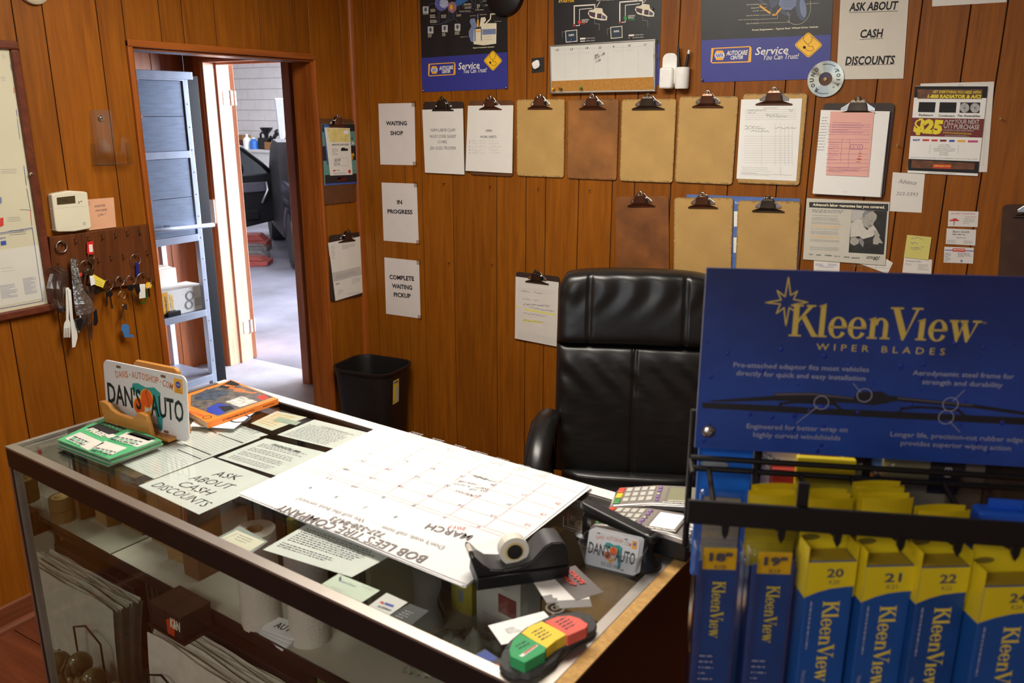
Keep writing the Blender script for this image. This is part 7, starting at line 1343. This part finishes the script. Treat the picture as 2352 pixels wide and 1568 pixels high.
st = MB().box((-.01, -.035, .001), (.04, .085, .0016)).build('sticker', mat('sticker_yellow', S(216, 186, 60), .5), t); st.matrix_local = M2
for q in (lambda t: flat(t, [rect(.015, -.03, .04, .05)], mat('sticker_grey', S(180, 176, 150), .5), .0026, 'sticker_panel'), lambda t: text(t, 'Hefty', .015, .074, .042, .014, BLU, bold=.04, z=.0028), lambda t: text(t, 'C', .001, -.022, .010, .014, PEN, z=.0028)): q(t).matrix_local = M2
# ================================================================ wiper blade rack
RA = math.radians(22.5); rex = Vector((math.cos(RA), math.sin(RA), 0)); rn_ = Vector((math.sin(RA), -math.cos(RA), 0))
R0 = CP+ray(1595, 1022)*1.15
RM = Matrix(((rex.x, 0, rn_.x, R0.x), (rex.y, 0, rn_.y, R0.y), (0, 1, 0, 0), (0, 0, 0, 1)))     # local: x along, y up (world z), z towards the customer
RI = RM.inverted()
def RP(n): return lambda u, v: onp(u, v, R0+rn_*n, rn_)
def rl(u, v, n=0): q = RI @ RP(n)(u, v); return Vector((q.x, q.y))
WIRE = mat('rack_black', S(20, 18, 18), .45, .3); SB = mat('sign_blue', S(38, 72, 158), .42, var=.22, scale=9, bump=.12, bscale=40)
rk = empty('wiper_rack', RM, 'black wire display rack hung with wiper blade packs', 'rack')
# frame wires behind the sign and the two cross wires
bl, br2 = rl(1587, 1050, .05), rl(2500, 1094, .05); b2, c2_ = rl(1596, 1068, .03), rl(2500, 1112, .03)
WL = br2.x
zu = bl.y; zl = b2.y-.004
MB().tube([(bl.x, zu, .05), (WL, zu, .05)], .0042, 8).build('cross_wire', WIRE, rk); MB().tube([(bl.x+.005, zl, .03), (WL, zl, .03)], .0042, 8).build('cross_wire', WIRE, rk)
MB().tube([(bl.x+.004, zu-.16, .0), (bl.x+.004, zu+.05, 0)], .0045, 8).build('side_wire', WIRE, rk)
for x in (bl.x+.10, WL*.5, WL-.06): MB().tube([(x, .0, -.03), (x, zu+.22, -.03)], .006, 8).build('upright', WIRE, rk)
for x in (bl.x+.004, WL*.5, WL-.004): MB().tube([(x, zl, .0), (x, zl, .05)], .004, 8).build('stay', WIRE, rk)
for z in (.5, .8, .95): MB().tube([(bl.x+.08, z, -.03), (WL, z, -.03)], .004, 8).build('back_wire', WIRE, rk)
for x in (bl.x+.10, WL-.06): MB().tube([(x, .006, -.16), (x, .006, .3)], .008, 8).build('foot', WIRE, rk)
SF = .24                                     # label rail in front
sa, sb_ = rl(1581, 1145, SF), rl(1581, 1198, SF); zr0, zr1 = sb_.y, sa.y
MB().box((sa.x, zr0, SF), (WL, zr1, SF+.004)).build('label_rail', WIRE, rk)
MB().box((sa.x, zr0-.03, SF-.25), (sa.x+.008, zr0, SF+.002)).build('side_bar', WIRE, rk) if False else None
pegx = []
for u in (1665, 1795, 1925, 2072, 2205, 2340):
    x = rl(u, 1215, SF).x; pegx.append(x); MB().tube([(x, zl+.0, .028), (x, zl-.012, .12), (x, zr0-.004, SF)], .0038, 8).build('peg', WIRE, rk, smooth=True); MB().prism([(x-.0045, zr0+.002), (x+.0045, zr0+.002), (x+.0035, zr0-.010), (x, zr0-.017), (x-.0035, zr0-.010)], SF-.002, SF+.004).build('peg_tip', WIRE, rk)
MB().box((rl(1846, 1130, SF).x-.006, zr1-.002, SF-.004), (rl(1846, 1130, SF).x+.006, rl(1846, 1110, SF).y, SF)).build('rail_prong', WIRE, rk)
# header sign
s0, s1 = rl(1595, 1022), rl(1608, 612); SH_ = s1.y-s0.y; SW = rl(2352, 1000).x+.12
sg = empty('header_sign', RM @ Matrix.Translation((s0.x, s0.y, .004)), 'dark blue KleenView wiper blades header sign on the rack', 'sign'); FN[sg.name] = RP(.008)
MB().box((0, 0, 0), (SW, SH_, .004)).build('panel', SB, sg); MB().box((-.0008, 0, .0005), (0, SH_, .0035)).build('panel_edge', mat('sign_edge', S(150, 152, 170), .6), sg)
# the panel colour runs from navy at the top to a lighter blue at the foot
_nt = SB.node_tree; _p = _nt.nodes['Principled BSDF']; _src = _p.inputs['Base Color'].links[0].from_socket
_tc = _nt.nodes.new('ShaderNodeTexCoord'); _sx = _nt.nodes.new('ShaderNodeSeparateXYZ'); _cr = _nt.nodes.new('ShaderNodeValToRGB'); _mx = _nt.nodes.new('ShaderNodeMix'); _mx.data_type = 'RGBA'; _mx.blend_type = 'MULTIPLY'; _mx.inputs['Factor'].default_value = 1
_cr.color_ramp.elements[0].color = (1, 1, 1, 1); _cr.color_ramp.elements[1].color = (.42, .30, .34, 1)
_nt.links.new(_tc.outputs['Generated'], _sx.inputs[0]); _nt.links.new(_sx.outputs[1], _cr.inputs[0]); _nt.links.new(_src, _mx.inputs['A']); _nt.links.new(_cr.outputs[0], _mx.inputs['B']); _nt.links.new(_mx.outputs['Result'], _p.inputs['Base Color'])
k = K(1560, 580, 2.9697); GOLD = mat('sign_gold', S(206, 178, 84), .45); SILV = mat('sign_silver', S(150, 150, 172), .5); WDK = mat('wiper_print', S(30, 26, 32), .5); WD2 = mat('wiper_print_light', S(88, 80, 88), .5)
# serif lettering for the brand name, drawn letter by letter (unit cap height)
def serif(ch):
    P = []
    def bar(x0, y0, x1, y1): P.append([(x0, y0), (x1, y0), (x1, y1), (x0, y1)])
    def arc(cx, cy, rx, ry, a0, a1, w0, w1, n=12):
        for i in range(n):
            A, B = math.radians(a0+(a1-a0)*i/n), math.radians(a0+(a1-a0)*(i+1)/n)
            wa = w0+(w1-w0)*abs(math.cos(A)); wb = w0+(w1-w0)*abs(math.cos(B))
            P.append([(cx+rx*math.cos(A), cy+ry*math.sin(A)), (cx+rx*math.cos(B), cy+ry*math.sin(B)), (cx+(rx-wb)*math.cos(B), cy+(ry-wb*.7)*math.sin(B)), (cx+(rx-wa)*math.cos(A), cy+(ry-wa*.7)*math.sin(A))])
    if ch == 'K':
        bar(.10, .04, .28, .96); bar(0, 0, .40, .05); bar(0, .95, .40, 1); P.append([(.28, .42), (.34, .52), (.72, .96), (.58, .96), (.28, .56)]); bar(.5, .95, .80, 1); P.append([(.36, .60), (.48, .70), (.86, .10), (1.0, 0), (.74, 0)]); return P, .92
    if ch == 'l': bar(.08, .04, .25, 1.0); bar(0, 0, .34, .05); P.append([(0, .97), (.25, 1.06), (.25, .98), (.08, .95)]); return P, .36
    if ch == 'i': bar(.08, .04, .25, .62); bar(0, 0, .34, .05); P.append([(0, .60), (.25, .68), (.25, .60), (.08, .58)]); return P, .36
    if ch == 'e': arc(.29, .32, .29, .34, 0, 330, .06, .16, 22); bar(.06, .30, .56, .36); return P, .60
    if ch == 'n': bar(.08, .04, .24, .62); bar(0, 0, .32, .05); P.append([(0, .60), (.24, .68), (.24, .58), (.08, .58)]); arc(.40, .40, .24, .26, 0, 170, .07, .15, 12); bar(.49, .04, .64, .42); bar(.41, 0, .72, .05); return P, .74
    if ch == 'V': P.append([(.08, .96), (.28, .96), (.56, .22), (.50, -.02), (.44, -.02)]); P.append([(.50, -.02), (.56, .22), (.80, .96), (.88, .96)]); bar(0, .95, .40, 1); bar(.66, .95, 1.0, 1); return P, .92
    if ch == 'w':
        for x in (0, .30): P.append([(x+.05, .62), (x+.22, .62), (x+.36, .18), (x+.30, -.02), (x+.25, -.02)])
        P.append([(.30, -.02), (.36, .18), (.46, .62), (.40, .62)]); P.append([(.60, -.02), (.66, .18), (.82, .62), (.88, .62)]); bar(0, .60, .28, .66); bar(.32, .60, .56, .66); bar(.70, .60, .96, .66); return P, .94
    return P, .4
def brand(parent, a, b, h, m, z, name='brand_name', M2=None):
    """KleenView from point a to b (local metres), cap height h"""
    polys = []; x = 0
    for ch in 'KleenView':
        P, w = serif(ch); x -= .10 if ch == 'V' else .06 if ch == 'l' else 0; polys += [[(px_+x, py_) for px_, py_ in q] for q in P]; x += w+(-.06 if ch == 'V' else .015)
    a, b = Vector(a), Vector(b); d = (b-a); s = d.length/x; d.normalize(); n = Vector((-d.y, d.x))
    o = flat(parent, [[tuple(a+d*(p[0]*s)+n*(p[1]*h)) for p in q] for q in polys], m, z, name)
    if M2 is not None: o.matrix_local = M2
    return o
A = loc(sg, *k((745, 568))[0]); B = loc(sg, *k((2040, 610))[0]); hh = (Vector(loc(sg, *k((800, 355))[0]))-Vector(loc(sg, *k((800, 570))[0]))).length
brand(sg, A, B, hh, GOLD, .0046)
st = [(745, 168), (760, 290), (806, 262), (780, 318), (878, 338), (785, 352), (790, 400), (750, 375), (727, 500), (715, 375), (662, 415), (690, 350), (590, 340), (695, 322), (668, 258), (722, 300), (745, 168)]
r_ = flat(sg, stroke([loc(sg, *p) for p in k(*st)], .0016), GOLD, .0045, 'star_outline'); r_['kind'] = 'stuff'
pt(sg, 'WIPER BLADES', *k((935, 640), (1812, 676)), 15, GOLD, .0046, space=1.7); pt(sg, 'TM', *k((2065, 478), (2095, 480)), 4, GOLD, .0046)
for s_, a, b, h_ in (('Pre-attached adaptor fits most vehicles', (370, 768), (1295, 802), 15), ('directly for quick and easy installation', (388, 824), (1270, 862), 15), ('Aerodynamic steel frame for', (1592, 822), (2282, 850), 15), ('strength and durability', (1658, 884), (2205, 908), 15), ('Engineered for better wrap on', (460, 1186), (1148, 1212), 15), ('highly curved windshields', (505, 1244), (1098, 1268), 15), ('Longer life, precision-cut rubber edge', (1440, 1240), (2345, 1282), 15), ('provides superior wiping action', (1510, 1300), (2262, 1338), 15)): pt(sg, s_, *k(a, b), h_, SILV, .0046, bold=.012)
pp(sg, [k((155, 1020), (400, 1030), (1190, 1070), (2450, 1130), (2450, 1180), (1190, 1115), (160, 1060))], WDK, .0043, 'wiper_rubber'); pp(sg, [k((200, 1008), (640, 975), (650, 955), (900, 952), (1190, 985), (1215, 950), (1380, 945), (1430, 975), (1490, 980), (2000, 1032), (2450, 1100), (2450, 1120), (2000, 1058), (1480, 1012), (1330, 1040), (1190, 1025), (640, 1008), (240, 1018))], WDK, .0046, 'wiper_frame')
pp(sg, [k((650, 958), (900, 955), (1190, 990), (1190, 998), (900, 968), (650, 972)), k((1490, 985), (2000, 1035), (2000, 1044), (1490, 995))], WD2, .0049, 'frame_highlight')['kind'] = 'stuff'
q = [k((680, 1060), (690, 1030), (770, 1018), (900, 1020), (1060, 1030), (1110, 1075)), k((1500, 1085), (1520, 1062), (1620, 1052), (1760, 1058), (1900, 1072), (1950, 1115))]
r_ = flat(sg, [p for l in q for p in stroke([loc(sg, *z_) for z_ in l], .0035)], WDK, .0048, 'wiper_claw'); r_['kind'] = 'stuff'
L_ = [k((1185, 890), (1238, 950)), k((800, 1160), (945, 1045)), k((1945, 935), (1865, 1010)), k((1840, 1145), (1912, 1222))]
r_ = flat(sg, [p for l in L_ for p in stroke([loc(sg, *z_) for z_ in l], .0009)], SILV, .0052, 'callout_line'); r_['kind'] = 'stuff'
for x, y in ((1262, 970), (968, 1020), (1848, 1032), (1818, 1120)):
    o = ring(MB(), .0088, .0098, 0, .0003, 20).build('callout_ring', SILV, sg); o.location = (*loc(sg, x/2.9697+1560, y/2.9697+580), .0052)
rnd = random.Random(3); DROP = mat('drop_print', S(34, 52, 150), .2)
for i in range(60):
    x, y = rnd.random()*SW, rnd.random()*SH_*.72; r = .0012+.0022*rnd.random(); MB().ell((0, 0, 0), (r, r*1.25, .0005), 10, 4).build('raindrop', DROP, sg, smooth=True).location = (x, y, .0041)
x, y = loc(sg, 1627, 990); MB().lathe([(.0095, .004), (.0095, .0055), (.007, .0085), (.002, .0095)], 20, Matrix.Translation((x, y, 0))).build('bolt', CLS, sg, smooth=True); flat(sg, [rect(x-.004, y-.0008, x+.004, y+.0008), rect(x-.0008, y-.004, x+.0008, y+.004)], GRY, .0098, 'bolt_cross')['kind'] = 'stuff'
# ---------------------------------------------------------------- packs
PY = mat('pack_yellow', S(206, 182, 26), .45, var=.04); PB_ = mat('pack_blue', S(22, 72, 140), .42, var=.08, scale=20); PBD = mat('pack_navy', S(18, 62, 122), .42, var=.12, scale=30); PGO = mat('pack_gold', S(214, 188, 60), .45); CLP = glass('blister', (.93, .95, .96, 1), .06, .12); PSID = mat('pack_bright_blue', S(30, 92, 214), .35)
def place(name, label, x, top, n, group='wiper packs on the rack', tilt=.0, rz=0): return empty(name, RM @ Matrix.Translation((x, top, n)) @ Matrix.Rotation(rz, 4, 'Y') @ Matrix.Rotation(tilt, 4, 'Z'), label, 'wiper pack', group)
def printed_box(x, top, n, num, code, label, w=.056, d=.030, h=.50, blue=PB_, rz=.20):
    """printed carton, local: x across, y up from its hang hole, z front"""
    t = place('wiper_box', label, x, top, n, rz=rz); y1 = -.038
    MB().box((-w/2, y1-h, -d), (w/2, y1, 0)).build('carton', blue, t, bevel=.002)
    MB().prism([(-w/2, y1), (w/2, y1), (w/2, -.004), (w/2-.006, .006), (-w/2+.006, .006), (-w/2, -.004)], -d, -d+.0012).build('hang_tab', PY, t)
    for s in (-1, 1): MB().prism([(0, y1-.046), (.0006, y1-.046), (.0006, -.02), (0, -.035)], -d+.001, -.001, Matrix.Translation((s*(w/2+.0003), 0, 0))).build('tab_side', PY, t)
    flat(t, [[(-w/2, y1-.044), (-w*.25, y1-.038), (0, y1-.034), (w*.3, y1-.032), (w/2, y1-.0315), (w/2, y1), (-w/2, y1)]], PY, .0006, 'yellow_front'); flat(t, [[(-w*.3+.003*math.cos(i*.5)*4, -.022+.004*math.sin(i*.5)) for i in range(13)]], mat('hole_dark', S(110, 96, 20), .7), -d+.0016, 'hang_hole')
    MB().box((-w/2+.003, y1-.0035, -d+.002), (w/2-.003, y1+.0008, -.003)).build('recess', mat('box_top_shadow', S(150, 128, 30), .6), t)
    text(t, num, 0+.004, y1-.014, .0195, .0115, PEN, bold=.03, z=.001); text(t, code, .004, y1-.0255, .012, .0052, PEN, z=.001)
    brand(t, (-.006, y1-.050), (-.006, y1-.158), .019, PGO, .001)
    text(t, 'TRICO', -w/2+.008, y1-.150, .018, .004, SILV, rot=-PI/2, z=.001); fine(t, -w/2+.008, y1-.05, .08, 1, .004, .0018, SILV, .001, rot=-PI/2); fine(t, -w/2+.008, y1-.178, .04, 6, .010, .002, SILV, .001)
    return t
def blister(x, top, n, num, code, label, w=.056, d=.026, h=.52, rz=.10):
    t = place('wiper_blister', label, x, top, n, rz=rz); y1 = -.030
    MB().box((-w/2+.004, y1-h, -.008), (w/2-.004, y1-.02, -.006)).build('card', PBD, t); flat(t, [rect(-w/2+.009, y1-.031, w/2-.009, y1-.003)], mat('label_amber', S(214, 164, 24), .4), -.0052, 'amber_label')
    text(t, num, 0, y1-.013, .026, .0115, PEN, bold=.04, z=-.0046); text(t, code, 0, y1-.0255, .012, .005, PEN, z=-.0046); brand(t, (-.006, y1-.046), (-.006, y1-.122), .015, PGO, -.0046)
    fine(t, -w/2+.012, y1-.145, .02, 6, .008, .002, SILV, -.0046)
    b = MB().box((-w/2, y1-h, -d), (w/2, y1, 0)); b.build('blister_shell', CLP, t, bevel=.005, seg=3); MB().prism([(-w/2, y1+.001), (w/2, y1+.001), (w/2, .010), (-w/2, .010)], -d+.002, -d+.003).build('blister_tab', CLP, t)
    for s in (-1, 1): MB().box((s*w*.36-.002, y1-h+.004, -.001), (s*w*.36+.002, y1-.01, .0016)).build('blister_rib', CLP, t, bevel=.001)
    return t
zt = zr0-.006
BX = [rl(u, 1240, SF-.02).x for u in (1657, 1784, 1925, 2060, 2188, 2345)]
blister(BX[0], zt, SF-.012, '18"', 'K18', 'clear blister wiper pack marked 18 inch, leftmost on the rack')
blister(BX[1], zt, SF-.012, '19"', 'K19', 'clear blister wiper pack marked 19 inch, second on the rack')
printed_box(BX[2]-.004, zt, SF-.014, '20', 'K20', 'printed wiper box marked 20, next to the 19 inch blister'); printed_box(BX[3]-.004, zt, SF-.014, '21', 'K21', 'printed wiper box marked 21, between boxes 20 and 22'); printed_box(BX[4]-.004, zt+.004, SF-.014, '22', 'K22', 'darker printed wiper box marked 22, third of the boxes', blue=PBD); printed_box(BX[5]-.002, zt-.008, SF-.006, '24', 'K24', 'wide printed wiper box marked 24 cut by the frame edge', w=.072)
# packs hanging behind the front ones, their yellow tabs showing above the rail
for i, (u, v, n, w) in enumerate(((1780, 1142, .155, .058), (1785, 1128, .115, .058), (1906, 1150, .165, .058), (1900, 1140, .13, .058), (2040, 1150, .18, .060), (2030, 1138, .15, .060), (2022, 1122, .115, .060), (2170, 1178, .18, .060))):
    p = rl(u, v-8, n); t = empty('wiper_box', RM @ Matrix.Translation((p.x, p.y, n)) @ Matrix.Rotation(.18, 4, 'Y'), ['yellow tab pack right behind the 19 inch blister', 'rear yellow tab pack of two behind the 19 inch blister', 'yellow tab pack directly behind the first printed box', 'farther yellow tab pack behind the first printed box', 'nearest of three yellow tabs behind the second printed box', 'middle of three yellow tabs behind the second printed box', 'rearmost of three yellow tabs behind the second printed box', 'single low yellow tab behind the third printed box'][i], 'wiper pack', 'packs behind the front row')
    MB().box((-w/2, -.55, -.024), (w/2, -.09, 0)).build('carton', PB_, t, bevel=.002)
    b = MB(); n_ = 10
    fr_ = [(-w/2+w*j/n_, .006*math.sin(PI*j/n_)) for j in range(n_+1)]; bk_ = [(-w/2+w*j/n_, -.010-.004*math.sin(PI*j/n_)) for j in range(n_+1)]
    for l_ in (fr_, bk_): b.add([(x, 0, z) for x, z in l_]+[(x, -.095, z) for x, z in l_], [(j, j+1, n_+2+j, n_+1+j) for j in range(n_)])
    b.build('hang_tab', PY, t)
# goods further back, seen between sign and rail
def back_pack(name, label, cat, u0, v0, u1, v1, n, m, d=.012, bevel=.002):
    a, b = rl(u0, v0, n), rl(u1, v1, n); t = empty(name, RM @ Matrix.Translation((a.x, b.y, n)), label, cat, 'goods on the rear pegs'); w, h = b.x-a.x, a.y-b.y
    MB().box((0, 0, -d), (w, h, 0)).build('card', m, t, bevel=bevel); return t, w, h
t, w, h = back_pack('blister_card', 'bright blue blister card with beige insert at the rack left end', 'blister card', 1606, 1018, 1705, 1330, -.02, mat('card_bright_blue', S(28, 110, 214), .4, var=.1))
MB().box((.012, 0, .0002), (w-.012, h*.62, .004)).build('beige_insert', mat('insert_beige', S(168, 152, 128), .5, var=.1), t); MB().box((.004, 0, .004), (w-.002, h*.70, .02)).build('blister_shell', CLP, t, bevel=.006); fine(t, .02, h*.5, w*.6, 8, .012, .002, GRY, .0045)
MB().prism([(w*.3+.02*math.cos(i*.5), h*.86+.005*math.sin(i*.5)) for i in range(13)], .0005, .003).build('hang_hole', mat('hole_grey', S(150, 156, 160), .5), t)
t, w, h = back_pack('round_label_card', 'cream card with radial print behind the wires', 'card', 1718, 1022, 1830, 1120, -.05, CREAM, .003)
for i in range(6): fine(t, w*.25+i*.012, h*.9-i*.006, .04, 4, .006, .0016, GRY, .0006, rot=-.6, seed=i)
t, w, h = back_pack('red_white_box', 'red and white box behind the yellow tabs', 'box', 1775, 1076, 1830, 1130, -.03, mat('carton_red', S(206, 62, 48), .5), .04); MB().prism([(0, 0), (w, h*.45), (w, h*.25), (0, -.004)], .0003, .0012).build('white_flash', WHT, t)
t, w, h = back_pack('yellow_blister', 'yellow backed blister pack behind the wires', 'blister card', 1832, 1050, 1935, 1330, -.01, PY); MB().box((.003, .01, .0005), (w-.003, h-.02, .016)).build('blister_shell', CLP, t, bevel=.006); fine(t, .02, h*.55, w*.5, 3, .02, .004, GRY, .0012)
t, w, h = back_pack('grey_card_pack', 'grey card pack with a white lower half behind the rack', 'blister card', 1938, 1030, 1985, 1160, -.03, mat('pack_grey', S(140, 138, 130), .5, var=.1)); MB().box((0, 0, .0002), (w, h*.38, .0014)).build('white_half', PAPER2, t); MB().ell((w*.5, h*.85, .003), (.012, .007, .003)).build('wingnut', CLD, t, smooth=True)
t, w, h = back_pack('sky_picture_card', 'blue picture card peeking below the header sign', 'card', 1994, 1030, 2034, 1075, -.04, mat('sky_print', S(110, 150, 214), .5, var=.4, scale=60), .003)
t, w, h = back_pack('beige_blister', 'beige blister pack marked 08 behind the rack wires', 'blister card', 2034, 1040, 2175, 1330, -.02, mat('pack_beige', S(150, 138, 96), .5, var=.12)); MB().box((w-.045, h-.055, .0004), (w, h, .0016)).build('black_label', PBLK, t); text(t, '08', w-.022, h-.022, .015, .010, LGR, rot=PI/2, z=.0026); MB().box((.004, .0, .0005), (w-.004, h-.01, .018)).build('blister_shell', CLP, t, bevel=.006)
t, w, h = back_pack('taupe_blister', 'taupe blister pack left of the black one at the right', 'blister card', 2180, 1060, 2260, 1330, -.02, mat('pack_taupe', S(104, 94, 84), .5, var=.15)); MB().box((.003, 0, .0005), (w-.003, h-.01, .016)).build('blister_shell', CLP, t, bevel=.006)
t, w, h = back_pack('black_pack', 'black blister pack at the right end of the rack', 'blister card', 2262, 1062, 2352, 1330, -.02, mat('pack_black', S(26, 24, 24), .45)); MB().box((.003, 0, .0005), (w-.003, h-.02, .014)).build('blister_shell', CLP, t, bevel=.006)
p = rl(2320, 1180, .12); t = empty('blue_pack', RM @ Matrix.Translation((p.x, p.y, .12)), 'bright blue pack top showing above the rail at the right', 'wiper pack', 'packs behind the front row'); MB().box((-.034, -.5, -.026), (.03, .0, 0)).build('carton', PSID, t, bevel=.004); MB().box((-.02, 0, -.016), (.02, .012, -.014)).build('hang_tab', PSID, t)
